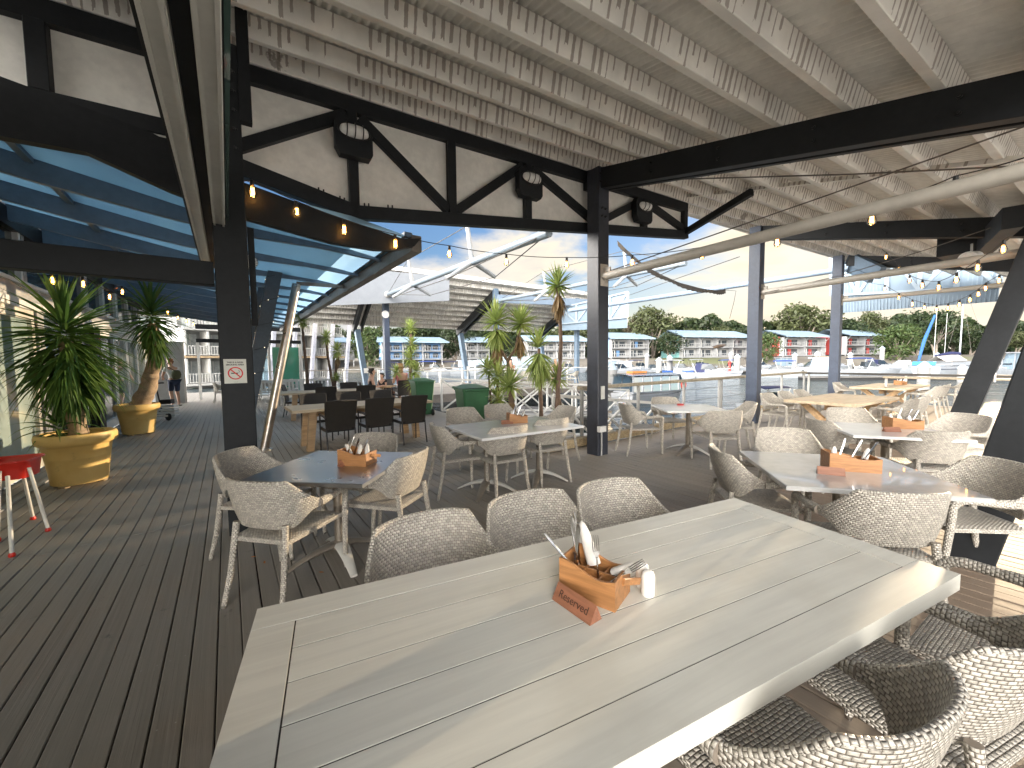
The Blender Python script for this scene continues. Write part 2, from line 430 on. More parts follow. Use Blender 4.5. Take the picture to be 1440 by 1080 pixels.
# ------------------------------------------------------------------ square posts
def post(label, c, w, h, mat, extra=None):
    t = thing('timber_post', label, 'post', c, world=True, group='square posts along the deck edge')
    mb = MB(); mb.beam(c, c + V3((0, 0, h)), w, w, up=VD, bev=.008); mb.build('shaft', mat, t)
    if extra: extra(t, c, w, h)
    return t
ROOFK = .25
PD = az(59); QD = V3((PD.y, -PD.x, 0))          # along the purlins / down the roof slope towards us
R0 = B0 + UD*.24
def on_truss(x, y, off=0.0): return onplane(x, y, R0 + QD*off, QD)
ZT = on_truss(830, 243).z
def roofz(p): return ZT - ROOFK*((p - R0).dot(QD))
def bolts(t, c, n, dirn, nd, sp=.09, mat=None):
    for i in range(n):
        mb = MB(); mb.lathe([(.018, 0), (.018, .014), (.008, .016), (.008, .03), (.0, .031)], c + dirn*((i - (n-1)/2)*sp), 8, axis=nd); mb.build('bolt', mat or darksteel, t)
def xA(t, c, w, h):
    # steel plate with bolts at the truss end and the outer cover board
    bolts(t, c + UD*0 + V3((0, 0, 3.75)) + (-UD)*(w/2) + VD*.06, 5, V3((0, 0, 1)), VD, .16)
    mb = MB(); mb.box(c + VD*(w/2 + .035) + V3((0, 0, 2.35)) + UD*.02, (.05, .03, .9), VD); mb.build('cover_strip', charcoal, t)
def xB(t, c, w, h):
    mb = MB(); mb.box(c - UD*(w/2 + .006) - VD*.02 + V3((0, 0, 1.02)), (.085, .012, .21), VD); mb.build('name_plate', alu, t)
    mb = MB(); mb.box(c - UD*(w/2 + .03) - VD*.07 + V3((0, 0, .44)), (.15, .06, .09), VD); pb = mb.build('power_box', whitepaint, t)
    mb = MB(); mb.tube(c - UD*(w/2 + .018) - VD*.06 + V3((0, 0, .0)), c - UD*(w/2 + .018) - VD*.06 + V3((0, 0, .40)), .013); mb.build('conduit', grapt, t)
    bolts(t, c - UD*(w/2) + VD*.03 + V3((0, 0, 3.85)), 2, V3((0, 0, 1)), -UD, .12); bolts(t, c - UD*(w/2) - VD*.05 + V3((0, 0, 3.85)), 2, V3((0, 0, 1)), -UD, .12)
def xC(t, c, w, h):
    for z, hh in ((1.55, .18), (.98, .16)):
        mb = MB(); mb.box(c + VD*(w/2 + .005) - UD*.0 + V3((0, 0, z)), (.09, .01, hh), UD); mb.build('notice', alu, t)
W = .245
post('charcoal timber post with a small no smoking sign, nearest the yucca pots', A0, W, 4.30, charcoal, xA)
post('navy timber post with a small power box near its foot', B0, W, roofz(B0) - .02, M('navy_black_timber', (.030, .034, .046), .42, var=.25, ns=3, bump=.12, bs=25), xB)
post('navy timber post rising from the kerb beside the metal table with four chairs', C0, W, roofz(C0) - .02, navy, xC)
post('navy timber post farthest along the kerb, behind the timber tables', D0, W, roofz(D0) - .02, navy)

# ------------------------------------------------------------------ roof over the tables
RT = thing('canopy_roof', 'large pale corrugated roof on run stained white purlins over the tables', 'roof', R0, world=True)
LP0, LP1 = -8.0, 15.5
def rp(p, s, dz=0.0): return R0 + PD*p + QD*s + V3((0, 0, ZT - ROOFK*s - R0.z + dz))
PH, PW = .185, .085
NR = V3((0, 0, 1)) + QD*ROOFK; NR.normalize()
ss = [.06 + .565*i for i in range(-1, 10)]
for i, s in enumerate(ss):
    mb = MB(); mb.beam(rp(LP0, s, PH/2 + .0), rp(LP1, s, PH/2), PW, PH, up=NR, bev=.006); mb.build('purlin', streak, RT)
mb = MB(); pts = []; wl = .076; nseg = int((LP1 - LP0)/wl*6)
rows = [[], []]
for k in range(nseg + 1):
    p = LP0 + (LP1 - LP0)*k/nseg; dz = .017*math.sin(2*math.pi*p/wl) + PH + .017
    rows[0].append(rp(p, -.75, dz)); rows[1].append(rp(p, 5.6, dz))
mb.grid(rows); mb.build('corrugated_sheet', rooftin, RT, smooth=True, sharp=180, fix=False)
mb = MB(); mb.beam(rp(LP0, -.79, .12), rp(LP1, -.79, .12), .03, .2, up=NR); mb.build('fascia', whitepaint, RT)
# bridging channel crossing the purlins between the second pair of rafters
b0, b1 = on_truss(962, 276), onplane(1440, 222, rp(0, 0, -.01), NR)
mb = MB(); mb.beam(b0 + V3((0, 0, -.01)), b1, .07, .05); mb.build('bridging_channel', streak, RT)

def rafter(label, pa, s1, w, h, gap=0.0, s0=-.1):
    # timber bearer under the purlins running down the slope from a post
    p = (pa - R0).dot(PD)
    t = thing('roof_beam', label, 'beam', rp(p, s0), world=True, group='dark bearers under the purlins')
    mb = MB()
    mb.beam(rp(p, s0, -h/2 - .004), rp(p + .1, s1, -h/2 - .004), w, h, up=NR, bev=.006); mb.build('bearer', charcoal, t)
    mb = MB(); mb.beam(rp(p + .16, s0 + .3, -h*.72), rp(p + .27, s1, -h*.72), .07, h*.55, up=NR, bev=.006); mb.build('side_plate', charcoal, t)
    for i in range(6): bolts(t, rp(p + .1*i/6, lerp(s0, s1, (i + .5)/6), -h/2) - PD*(w/2), 2, V3((0, 0, 1)), -PD, .12)
rafter('long charcoal roof beam running from the navy post towards the camera', B0 + UD*.1, 5.5, .12, .30)
rafter('charcoal roof beam above the second full height post', C0, 5.5, .12, .30)
rafter('charcoal roof beam above the farthest kerb post', D0, 5.5, .12, .30)

# truss: tapered, clad in white, dark members standing proud of the panels
TR = thing('roof_truss', 'white panelled charcoal truss with three bulkhead lights under the roof edge', 'truss', R0, world=True)
def tp(x, y, off=0.0): return on_truss(x, y, off)
tl, tr_ = tp(318, 105), tp(962, 290)
topz = ZT - .10
def chord(pa, pb, w, h, name, mat=charcoal, off=0.0):
    up_ = PD if abs((pb - pa).normalized().z) > .98 else V3((0, 0, 1))
    mb = MB(); mb.beam(pa + QD*off, pb + QD*off, w, h, up=up_, bev=.006); return mb.build(name, mat, TR)
pl = (tl - R0).dot(PD); pr = (tr_ - R0).dot(PD)
def P2(p, z): return R0 + PD*p + V3((0, 0, z - R0.z))
def pz(x, y): q = tp(x, y); return (q - R0).dot(PD), q.z
k1 = pz(500, 300); k0 = pz(320, 230); kr = pz(962, 330)
chord(P2(pl, topz), P2(pr + .06, topz), .10, .17, 'top_chord')
chord(P2(*k0), P2(k1[0], k1[1] + .0), .11, .17, 'bottom_chord')
chord(P2(k1[0] - .02, k1[1]), P2(kr[0] + .06, kr[1]), .11, .15, 'bottom_chord')
def botz(p): return lerp(k0[1], k1[1], (p - k0[0])/(k1[0] - k0[0])) if p < k1[0] else lerp(k1[1], kr[1], (p - k1[0])/(kr[0] - k1[0]))
vp_ = [(tp(495, 200) - R0).dot(PD), (tp(634, 230) - R0).dot(PD), (tp(741, 260) - R0).dot(PD), (tp(838, 280) - R0).dot(PD), (tp(905, 290) - R0).dot(PD), pr]
for i, p in enumerate(vp_):
    chord(P2(p, topz - .08), P2(p, botz(p) + .07), .11, .11, 'web_post')
def diag(pa, za, pb, zb): chord(P2(pa, za), P2(pb, zb), .08, .12, 'web_brace', off=.004)
tz = topz - .12
diag(vp_[0] - .06, tz, pl + .02, botz(pl) + .16)
for a, b in ((0, 1), (2, 1), (2, 3), (4, 3), (4, 5)):
    sgn = 1 if vp_[b] > vp_[a] else -1
    diag(vp_[a] + .09*sgn, tz, vp_[b] - .05*sgn, botz(vp_[b]) + .11)
poly = [P2(pl - .1, topz + .1), P2(pr, topz + .1), P2(pr, kr[1]), P2(*k1), P2(pl - .1, botz(pl - .1))]
mb = MB(); mb.prism([q - QD*.035 for q in poly], -QD*.02); mb.build('cladding', panelwhite, TR)
for x, y in ((448, 275), (455, 277), (478, 290), (484, 291), (512, 295), (518, 295), (545, 297), (551, 297)):
    mb = MB(); q = tp(x, y); mb.tube(P2((q - R0).dot(PD), botz((q - R0).dot(PD)) + .07) + QD*.03, P2((q - R0).dot(PD), botz((q - R0).dot(PD)) + .115) + QD*.03, .009, .009, 6); mb.build('bolt', darksteel, TR)
mb = MB(); a = P2(kr[0] + .02, kr[1] + .04); b_ = rp((onplane(1057, 270, rp(0, 0, -.02), NR) - R0).dot(PD), (onplane(1057, 270, rp(0, 0, -.02), NR) - R0).dot(QD), -.02)
mb.beam(a, b_, .09, .11, bev=.005); mb.build('end_brace', charcoal, TR)

def bulkhead(x, y, label):
    c = tp(x, y, .11)
    t = thing('bulkhead_light', label, 'light', c, world=True, group='caged bulkhead lights on the truss')
    f = QD
    mb = MB(); a, h, d = .20, .20, .10
    base = [(-a, h*.7), (-a, -h*.55), (-a*.75, -h), (a*.85, -h), (a, -h*.75), (a, h*.55), (a*.8, h*.8), (-a*.8, h)]
    mb.prism([c + PD*p + V3((0, 0, z)) - f*.06 for p, z in base], f*.12); mb.build('housing', charcoal, t)
    mb = MB(); cc = c + f*.07 + V3((0, 0, .055)); rows = []
    for i in range(7):
        ph = i/6*math.pi/2; rows.append([cc + PD*(.155*math.cos(ph)*math.copysign(abs(math.cos(th))**.7, math.cos(th))) + V3((0, 0, .068*math.cos(ph)*math.copysign(abs(math.sin(th))**.7, math.sin(th)))) + f*(.085*math.sin(ph)) for th in [2*math.pi*k/20 for k in range(20)]])
    mb.grid(rows, wrap=True); mb.build('lens', M('frosted_lens', (.72, .72, .70), .3, var=.05), t, smooth=True)
    mb = MB()
    for q in (-.085, 0, .085):
        mb.polytube([cc + PD*q + V3((0, 0,   .076*math.cos(th))) + f*(.012 + .088*math.sin(th)*math.sqrt(max(.05, 1 - (q/.155)**2))) for th in [i/10*math.pi for i in range(11)]], .006, 6)
    mb.polytube([cc + PD*(.168*math.cos(th)) + V3((0, 0, .08*math.sin(th))) for th in [i/20*2*math.pi for i in range(21)]], .012, 6)
    mb.build('guard', blackp, t, smooth=True)
bulkhead(497, 197, 'caged oval bulkhead light on the truss nearest the dark left post')
bulkhead(744, 259, 'caged oval bulkhead light on the truss just left of the navy post')
bulkhead(903, 297, 'caged oval bulkhead light on the truss right of the navy post')

# truss over the shop side
T2 = thing('roof_truss', 'white panelled dark truss over the shopfront side, upper left', 'truss', R0 + PD*-6, world=True)
TR_keep = TR; TR = T2
q0, q1 = -9.5, pl - .15
def lz(p, a): return a
zc = (tp(0, 100).z + tp(200, 190).z)/2
chord(P2(q0, topz), P2(q1, topz), .10, .2, 'top_chord')
chord(P2(q0, zc - .03), P2(q1, zc - .03), .10, .15, 'bottom_chord')
pv_ = (tp(55, 80) - R0).dot(PD); chord(P2(pv_, topz - .1), P2(pv_, zc + .045), .10, .13, 'web_post', off=.003)
mb = MB(); mb.prism([P2(q0, topz + .1) - QD*.04, P2(q1, topz + .1) - QD*.04, P2(q1, zc) - QD*.04, P2(q0, zc) - QD*.04], -QD*.02); mb.build('cladding', panelwhite, T2)
mb = MB(); mb.beam(P2(q0, zc - .125) + QD*.02, P2(q1, zc - .125) + QD*.02, .03, .03); mb.build('trim_strip', alu, T2)
mb = MB(); mb.beam(P2(q0, zc - .24) + QD*.0, P2(q1, zc - .24), .14, .20, bev=.006); mb.build('lower_beam', charcoal, T2)
TR = TR_keep

# ------------------------------------------------------------------ raking posts at the low side
def raker(label, base, top, w, d, mat=charcoal):
    t = thing('raking_post', label, 'post', base, world=True, group='raking timber posts')
    dr = (top - base).normalized(); sd = VD
    up = dr.cross(sd).normalized()
    mb = MB(); mb.beam(base - dr*.1, top, w, d, up=up, bev=.008); mb.build('shaft', mat, t)
    return t, dr
E0 = at(1365, 784); E2 = at(1330, 641)
lean = az(144)
Etop = E0 + lean*.62 + V3((0, 0, 3.3)); t, dr = raker('dark raking post leaning right beside the nearest metal table', E0, Etop, .27, .24)
mb = MB(); mb.box(E0 + VD*.18 + V3((0, 0, .05)), (.07, .16, .10), VD); mb.build('foot_bracket', steel, t)
bolts(t, E0 + lean*.3 - UD*-.125 + V3((0, 0, 1.55)), 1, VD, lean, .1, steel)
d2 = (onplane(1437, 345, E2, VD) - E2).normalized()
d2 = (lean*.235 + V3((0, 0, 1))).normalized()
E2top = E2 + d2*3.7; t, dr = raker('dark raking post with a white notice, behind the pale square table', E2, E2top, .27, .26)
mb = MB(); q = E2 + d2*1.32 - lean*-.0; sd = VD; nrm = (lean - d2*lean.dot(d2)).normalized()
mb.box(q - VD*(.0) + nrm*.135, (.15, .012, .17), VD, nrm); 
mb.build('notice', whitepaint, t)
raker('dark raking post partly outside the picture at the right edge', E0 + VD*-5.2, E0 + VD*-5.2 + lean*.62 + V3((0, 0, 3.3)), .27, .24)

# pipes tying each edge post to its raking post
def pipe(label, p0, p1, r, mat, cat='pipe', fork=True, name='tie_pipe', grp='pipes tying the edge posts to the raking posts'):
    t = thing(name, label, cat, p0, world=True, group=grp)
    mb = MB(); mb.tube(p0, p1, r, r, 18); mb.build('tube', mat, t, smooth=True)
    d = (p1 - p0).normalized()
    if fork:
        mb = MB(); mb.box(p0 - d*.02 + V3((0, 0, .02)), (.02, .16, .34), d); mb.build('end_plate', mat, t)
        mb = MB(); mb.box(p0 + d*.06 + V3((0, 0, r + .03)), (.12, .03, .07), d); mb.build('lug', mat, t)
    return t
pB = B0 - UD*(W/2 + .02) + V3((0, 0, 2.98 - 0)); pB.z = onplane(853, 393, B0, UD).z
pBe = V3((E0.x, E0.y, 0)) + lean*.5 + V3((0, 0, atY(1440, 256, 2.75).z))
pBe = E0 + lean*.52 + V3((0, 0, 0)); pBe.z = pB.z - .02
pipe('pale pipe slanting across the ceiling from the navy post with the power box', pB, pBe, .062, palepipe)
pC = C0 - UD*(W/2 + .02); pC.z = onplane(1070, 414, C0, UD).z
pCe = E2 + d2*3.05
pipe('pale pipe running from the second kerb post to the raking post with the notice', pC, pCe, .062, palepipe)
pD = D0 - UD*(W/2 + .02); pD.z = 3.3
pipe('pale pipe below the far white gable, from the farthest kerb post', pD, pD - UD*6.5 + V3((0, 0, -.05)), .06, palepipe)

# ------------------------------------------------------------------ the sliding panel track overhead, upper left
TK = thing('panel_track', 'pale twin overhead track for folding wall panels, upper left', 'track', (0, 0, 0), world=True)
zt = 2.75
ta = onplane(305, 403, V3((0, 0, zt)), V3((0, 0, 1))); ta2 = onplane(205, 60, V3((0, 0, zt)), V3((0, 0, 1)))
vv = VD.dot(ta); uu = UD.dot(A0) + .25
def trk(dv, w, name):
    mb = MB(); mb.beam(UV(-3, vv + dv, zt + .05), UV(uu + 1.9, vv + dv, zt + .05), w, .10, bev=.004); mb.build(name, alu, TK)
    mb = MB()
    for q in (-1, 1): mb.beam(UV(-3, vv + dv + q*(w/2 - .012), zt - .009), UV(uu + 1.9, vv + dv + q*(w/2 - .012), zt - .009), .014, .016)
    mb.build('lip', alu, TK)
trk(-.075, .085, 'rail'); trk(.075, .085, 'rail')
mb = MB(); mb.beam(UV(-3, vv, zt + .085), UV(uu + 1.9, vv, zt + .085), .28, .05); mb.build('backing', charcoal, TK)
mb = MB(); mb.beam(UV(-3, vv + .135, zt + .24), UV(uu - .3, vv + .135, zt + .24), .02, .40); mb.build('glass_edge', glass_material('green_glass_edge', (.12, .2, .18), .6), TK)
mb = MB(); mb.box(UV(1.2, vv + .16, zt + .42), (.10, .05, .09), UD); mb.box(UV(1.2, vv + .155, zt + .2), (.03, .02, .25), UD); mb.build('clamp', steel, TK)
# black header beam low on the left and the dark stub by the post
HB = thing('header_beam', 'black horizontal beam above the yucca pots, meeting the left post', 'beam', A0 + V3((0, 0, 2.4)), world=True)
ha, hb = onplane(300, 386, A0 - VD*.15, UD), None
ha = A0 - VD*.13 ; zz1 = onplane(288, 385, A0, UD).z
zl = zz1
mb = MB(); mb.beam(V3((ha.x, ha.y, zl)), V3((ha.x, ha.y, zl)) - VD*2.35, .12, .20, bev=.006); mb.build('bearer', charcoal, HB)
ST = thing('roof_strut', 'dark vertical batten hanging beside the head of the left post', 'strut', A0 + VD*.3, world=True)
sa = A0 - UD*.10 + VD*.16
mb = MB(); mb.box(V3((sa.x, sa.y, (ZT + 3.72)/2)) , (.09, .07, ZT + .1 - 3.72), VD); mb.build('batten', charcoal, ST)
# ------------------------------------------------------------------ blue finned awning of the shop
UA = UD.dot(A0) + .22
tipP = onplane(592, 337, UV(UA, 0), UD); VT = VD.dot(tipP); ZTIP = tipP.z
AW = thing('glazed_awning', 'slate blue finned glass awning reaching out from the shopfront', 'awning', UV(UA, VT, ZTIP), world=True)
lowe = [(-2.3, 3.50), (-1.4, 3.32), (-.4, 3.17), (.3, 3.10), (1.1, 3.09), (VT - .1, ZTIP - .02)]
uppe = [(VT - .1, ZTIP + .01), (1.2, 3.17), (.2, 3.23), (-2.3, 3.72)]
for i in range(1, 13):
    u = UA + 1.22*i; sg = []
    # each fin keeps the curved lower edge, deeper towards the wall
    mb = MB(); mb.prism([UV(u, v, z) for v, z in lowe + uppe], UD*.07); mb.build('fin', bluegrey, AW)
gm = NT('pale_blue_canopy_glass'); gm.base((.30, .48, .60)); gm.rough(.15)
_tr = gm.n('BsdfTranslucent'); _tr.inputs[0].default_value = (.40, .62, .78, 1); _mx = gm.n('MixShader'); _mx.inputs[0].default_value = .75
gm.L(gm.b.outputs[0], _mx.inputs[1]); gm.L(_tr.outputs[0], _mx.inputs[2]); gm.L(_mx.outputs[0], gm.out.inputs[0])
top = list(reversed(uppe))
mb = MB()
mb.grid([[UV(UA + .1, v, z + .03) for v, z in top], [UV(UA + 15.5, v, z + .03) for v, z in top]]); mb.build('glass_roof', gm.m, AW)
mb = MB()
for i in range(13):
    for z0_, v0_ in ((3.9, -1.6), (3.66, -.4)):
        pass
mb.beam(UV(UA + .3, -1.45, 3.55), UV(UA + 15, -1.45, 3.55), .06, .12); mb.beam(UV(UA + .3, .2, 3.25), UV(UA + 15, .2, 3.25), .06, .10); mb.build('cross_rail', bluegrey, AW)
mb = MB(); vs_ = [v for v, z in top if v < 1.0] + [VT - .55]; zs_ = [z - .012 for v, z in top if v < 1.0] + [lerp(3.17, ZTIP + .01, (VT - .55 - 1.2)/(VT - .1 - 1.2)) - .012]
mb.grid([[UV(UA + .35, v, z) for v, z in zip(vs_, zs_)], [UV(UA + 15.4, v, z) for v, z in zip(vs_, zs_)]]); 
sf = NT('blue_translucent_sheet'); sf.base((.15, .23, .30)); sf.rough(.4); _t = sf.n('BsdfTranslucent'); _t.inputs[0].default_value = (.25, .355, .425, 1); _x = sf.n('MixShader'); _x.inputs[0].default_value = .6
sf.L(sf.b.outputs[0], _x.inputs[1]); sf.L(_t.outputs[0], _x.inputs[2]); sf.L(_x.outputs[0], sf.out.inputs[0]); mb.build('soffit', sf.m, AW)
# dark front rafter
fr_u = [(-120, 66), (0, 107), (213, 186), (336, 254), (450, 296), (567, 336), (592, 335)]; fr_l = [(583, 346), (555, 352), (528, 351), (467, 341), (350, 308), (240, 268), (120, 213), (0, 191), (-120, 172)]
pts = [onplane(x, y, UV(UA, 0), UD) for x, y in fr_u + fr_l]
s0 = V3(pts[0]); d0 = (pts[0] - pts[1]).normalized()
mb = MB(); mb.prism(pts, UD*.09); mb.build('front_rafter', charcoal, AW)
em = M('weathered_edge_beam', (.17, .15, .13), .5, var=.25, ns=2)
mb = MB(); mb.beam(UV(UA + .09, VT - .02, ZTIP - .03), UV(UA + 15.2, VT - .02, ZTIP - .03), .13, .20, bev=.01); mb.build('edge_beam', em, AW)
mb = MB(); mb.beam(UV(UA + .1, VT - .12, ZTIP + .07), UV(UA + 15.2, VT - .12, ZTIP + .07), .10, .05); mb.build('edge_plate', bluegrey, AW)

# raking supports of the awning
pb = at(372, 633); pu = UD.dot(pb)
ptop = onplane(417, 400, UV(pu, 0), UD)
t = thing('raking_pole', 'round stainless pole leaning under the edge of the blue awning', 'pole', pb, world=True)
mb = MB(); mb.tube(pb + V3((0, 0, .02)), ptop, .072, .072, 20); mb.build('tube', M('brushed_steel_tube', (.50, .46, .42), .3, metal=1.0, var=.15, ns=3), t, smooth=True)
mb = MB(); mb.lathe([(.13, 0), (.13, .02), (.08, .025), (.08, .06)], pb, 18); mb.build('base_plate', steel, t)
mb = MB(); mb.beam(ptop + V3((0, 0, .02)), UV(pu, VT - .05, ZTIP - .02), .05, .06); mb.build('bracket', em, t)
dl = ptop - pb
def awpost(label, uu, vb, ztop, lights):
    base = UV(uu, vb); tp_ = base + VD*(dl.dot(VD)*ztop/dl.z) + V3((0, 0, ztop))
    t = thing('raking_post', label, 'post', base, world=True, group='blue raking posts under the awning')
    d = (tp_ - base).normalized(); sd = UD; up = d.cross(sd).normalized()
    mb = MB(); mb.beam(base, tp_, .22, .22, up=up, bev=.008); mb.build('shaft', M('dark_slate_blue_post', (.05, .068, .09), .45, var=.15), t)
    if lights:
        mb = MB(); k = 120; L = (tp_ - base).length; a = UD; b = d.cross(UD).normalized(); path = []
        for i in range(k + 1):
            q = i/k; th = q*2*math.pi*6.5
            c_, s_ = math.cos(th), math.sin(th); mx = max(abs(c_), abs(s_))
            path.append(base + d*(.3 + q*(L - .5)) + a*(.118*c_/mx) + b*(.118*s_/mx))
        mb.polytube(path, .004, 5); mb.build('light_cord', cable, t)
        for i in range(6, k, 5):
            mb = MB(); mb.lathe([(.0, -.008), (.008, 0), (.0, .008)], path[i], 6); mb.build('fairy_light', emit('small_warm_lamp', (1, .85, .6), 1.2), t)
awpost('slate blue raking post wound with a cord of fairy lights', UD.dot(pb) + .10, .10, 3.3, True)
awpost('slate blue raking post without lights, deeper under the awning', UD.dot(pb) + 2.0, .05, 3.4, False)

# globes on the back of the left post
for x, y, r, l in ((352, 368, .075, 'black and white globe lamp on the right edge of the left post, higher one'), (346, 411, .05, 'small white globe lamp on the right edge of the left post, lower one')):
    c = atY(x, y, A0.y + .85)
    t = thing('globe_lamp', l, 'lamp', c, world=True, group='globe lamps behind the left post')
    mb = MB(); mb.lathe([(0, -r)] + [(r*math.cos(a), r*math.sin(a)) for a in [(-80 + 16*i)*math.pi/180 for i in range(11)]] + [(0, r)], c, 20); mb.build('globe', blackp if r > .06 else whitepaint, t, smooth=True)
    mb = MB(); mb.lathe([(r*1.01*math.cos(a), r*1.01*math.sin(a)) for a in [(10 + 16*i)*math.pi/180 for i in range(6)]], c, 16, axis=(.3, -.9, -.35)); mb.build('reflector', whitepaint, t, smooth=True)
    mb = MB(); mb.tube(c + V3((0, 0, .0)), V3((c.x - .12, c.y - .05, c.z + .1)), .012); mb.build('arm', blackp, t)

# ------------------------------------------------------------------ shopfront
def wu(px, py=500): return UD.dot(onplane(px, py, UV(0, VL), VD))
frost = NT('frosted_door_glass'); _v = frost.coord()
frost.base(frost.mix(frost.step(frost.noise(_v, .7, 4), .35, .65), (.33, .42, .39), (.46, .54, .50))); frost.rough(.12); frost.b.inputs['Coat Weight'].default_value = .6
dglass = M('dark_shop_glass', (.035, .05, .055), .06, var=.3, ns=.6); dglass.node_tree.nodes['Principled BSDF'].inputs['Specular IOR Level'].default_value = .9
def cream(): pass
creamf = M('cream_door_frame', (.66, .62, .53), .4, var=.06)
SF = thing('shopfront', 'glazed shopfront with white framed doors behind the yucca pots', 'shopfront', UV(8, VL), world=True)
zd = 2.36; zt2 = 2.62; zu = 3.45
bounds = [wu(-260), wu(60)]
def vframe(u, w, z0, z1, mat, d=.09, name='stile', pv=0.0):
    mb = MB(); mb.box(UV(u, VL + pv, (z0 + z1)/2), (w, d, z1 - z0), UD, VD); return mb.build(name, mat, SF)
def pane(u0, u1, z0, z1, mat, name='pane', pv=-.02):
    mb = MB(); mb.box(UV((u0 + u1)/2, VL + pv, (z0 + z1)/2), (abs(u1 - u0), .02, z1 - z0), UD, VD); return mb.build(name, mat, SF)
def hrail(u0, u1, z, h, mat, d=.09, name='rail', pv=0.0):
    mb = MB(); mb.box(UV((u0 + u1)/2, VL + pv, z), (abs(u1 - u0), d, h), UD, VD); return mb.build(name, mat, SF)
def door(u0, u1, glass, fm):
    w = .11
    vframe(u0 + w/2, w, .03, zd, fm, .07); vframe(u1 - w/2, w, .03, zd, fm, .07)
    hrail(u0 + w, u1 - w, zd - .07, .14, fm, .068); hrail(u0 + w, u1 - w, .13, .2, fm, .068)
    pane(u0 + w, u1 - w, .23, zd - .14, glass)
uA = wu(52, 560)
door(uA - 2.6, uA, frost.m, creamf); door(uA - 5.3, uA - 2.7, frost.m, creamf)
g_ = grapt
vframe(uA + .16, .26, 0, zd, grapt, .12, 'pier')
uB = wu(128); 
pane(uA + .29, uB, .05, zd, dglass, 'dark_pane'); hrail(uA + .3, uB, .06, .12, grapt)
vframe((uA + uB)/2 + .3, .07, .1, zd, charcoal, .08)
vframe(uB + .25, .5, 0, zd, charcoal, .14, 'pier')
uu_ = uB + .55; k = 0
while uu_ < 17.6:
    door(uu_, uu_ + 1.45, glass_material('clear_door_glass', (.62, .74, .70), .38) if k else dglass, whitepaint); uu_ += 1.5; k += 1
hrail(-3, 18.5, zd + .06, .12, whitepaint, .14, 'head_trim', .01)
hrail(-3, 18.5, zd + .22, .20, grapt, .12, 'transom_beam')
hrail(-3, 18.5, zd + .345, .05, whitepaint, .16, 'ledge', .02)
for i, u in enumerate([uA - 3.0, wu(28, 420), wu(118, 430), wu(160, 430), 13.2, 14.6, 16.0, 17.4]):
    vframe(u, .07, zd + .37, zu, whitepaint, .08, 'mullion'); vframe(u + .13, .10, zd + .37, zu, grapt, .07, 'mullion')
pane(-3, 18.4, zd + .37, zu, dglass, 'upper_glazing', -.03)
hrail(-3, 18.5, zu + .1, .25, charcoal, .12, 'head_beam')
mb = MB(); mb.box(UV(7.8, VL + .32, .012), (19, .05, .02), UD, VD); mb.build('floor_track', grapt, SF)
# room behind the clear doors
mb = MB(); mb.box(UV(8, VL - 4.0, 2.2), (24, .1, 4.6), UD, VD); mb.build('back_wall', M('shop_back_wall', (.35, .36, .34), .8), SF)
mb = MB(); mb.box(UV(8, VL - 2.1, .02), (24, 4.0, .1), UD, VD); mb.build('shop_floor', M('shop_floor', (.16, .15, .13), .5), SF)
mb = MB(); mb.box(UV(8, VL - 2.1, zu + .3), (24, 4.2, .1), UD, VD); mb.build('shop_ceiling', M('shop_ceiling', (.25, .25, .25), .8), SF)

# far end: white partition, glass screen, beams
FW = thing('glass_screen', 'white framed glass screen closing the far end of the walkway', 'screen', UV(19.8, -.6), world=True)
for v in (-1.0, .35, 1.6, 2.9):
    mb = MB(); mb.box(UV(21.6, v, 1.25), (.08, .10, 2.5), UD, VD); mb.build('mullion', whitepaint, FW)
mb = MB(); mb.box(UV(21.6, .95, 2.55), (.10, 4.0, .16), UD, VD); mb.build('head_beam', charcoal, FW)
mb = MB(); mb.box(UV(21.6, .95, 3.15), (.10, 4.0, .2), UD, VD); mb.build('high_beam', charcoal, FW)
mb = MB(); mb.box(UV(21.63, 2.28, 1.2), (.03, 1.1, 2.2), UD, VD); mb.build('green_pane', glass_material('green_glass', (.15, .5, .38), .6), FW)
mb = MB(); mb.box(UV(21.63, .98, 1.2), (.03, 1.1, 2.2), UD, VD); mb.build('pane', glass_material('sky_glass', (.7, .85, .95), .2), FW)
PW_ = thing('partition', 'pale grey partition panel beside the person with the backpack', 'partition', UV(19.4, -1.6), world=True)
pe = at(262, 566); pu_ = UD.dot(pe)
mb = MB(); mb.box(UV(pu_, (VL + VD.dot(pe))/2, 1.22), (.06, VD.dot(pe) - VL - .06, 2.44), UD, VD); mb.build('panel', M('pale_panel', (.50, .53, .54), .5, var=.08), PW_)
mb = MB(); mb.box(UV(pu_, VD.dot(pe), 1.22), (.09, .06, 2.44), UD, VD); mb.build('edge_trim', whitepaint, PW_)
# ------------------------------------------------------------------ second pavilion across the water
def u_of(x, y, z=0): return UD.dot(at(x, y, z))
UN, UF = 17.0, 21.6
P2R = thing('canopy_roof', 'second corrugated roof with white fascia across the gap of water', 'roof', UV(UN, 11, 5.3), world=True)
zn0 = onplane(632, 392, UV(UN, 0), UD); zn1 = onplane(828, 412, UV(UN, 0), UD)
va, vb_ = -4.0, VD.dot(zn1)
zn = (zn0.z + zn1.z)/2
zf = onplane(640, 456, UV(UF, 0), UD).z
def r2(u, v, dz=0): return UV(u, v, lerp(zn, zf, (u - UN)/(UF - UN)) + dz)
vend = VD.dot(zn1) + .6
mb = MB(); rows = [[], []]; n = int((vend - va)/.15*6)
for k in range(n + 1):
    v = va + (vend - va)*k/n; dz = .012*math.sin(2*math.pi*v/.15)
    rows[0].append(r2(UN - .15, v, dz)); rows[1].append(r2(UF + .3, v, dz))
mb.grid(rows); mb.build('corrugated_sheet', rooftin, P2R, smooth=True, sharp=180, fix=False)
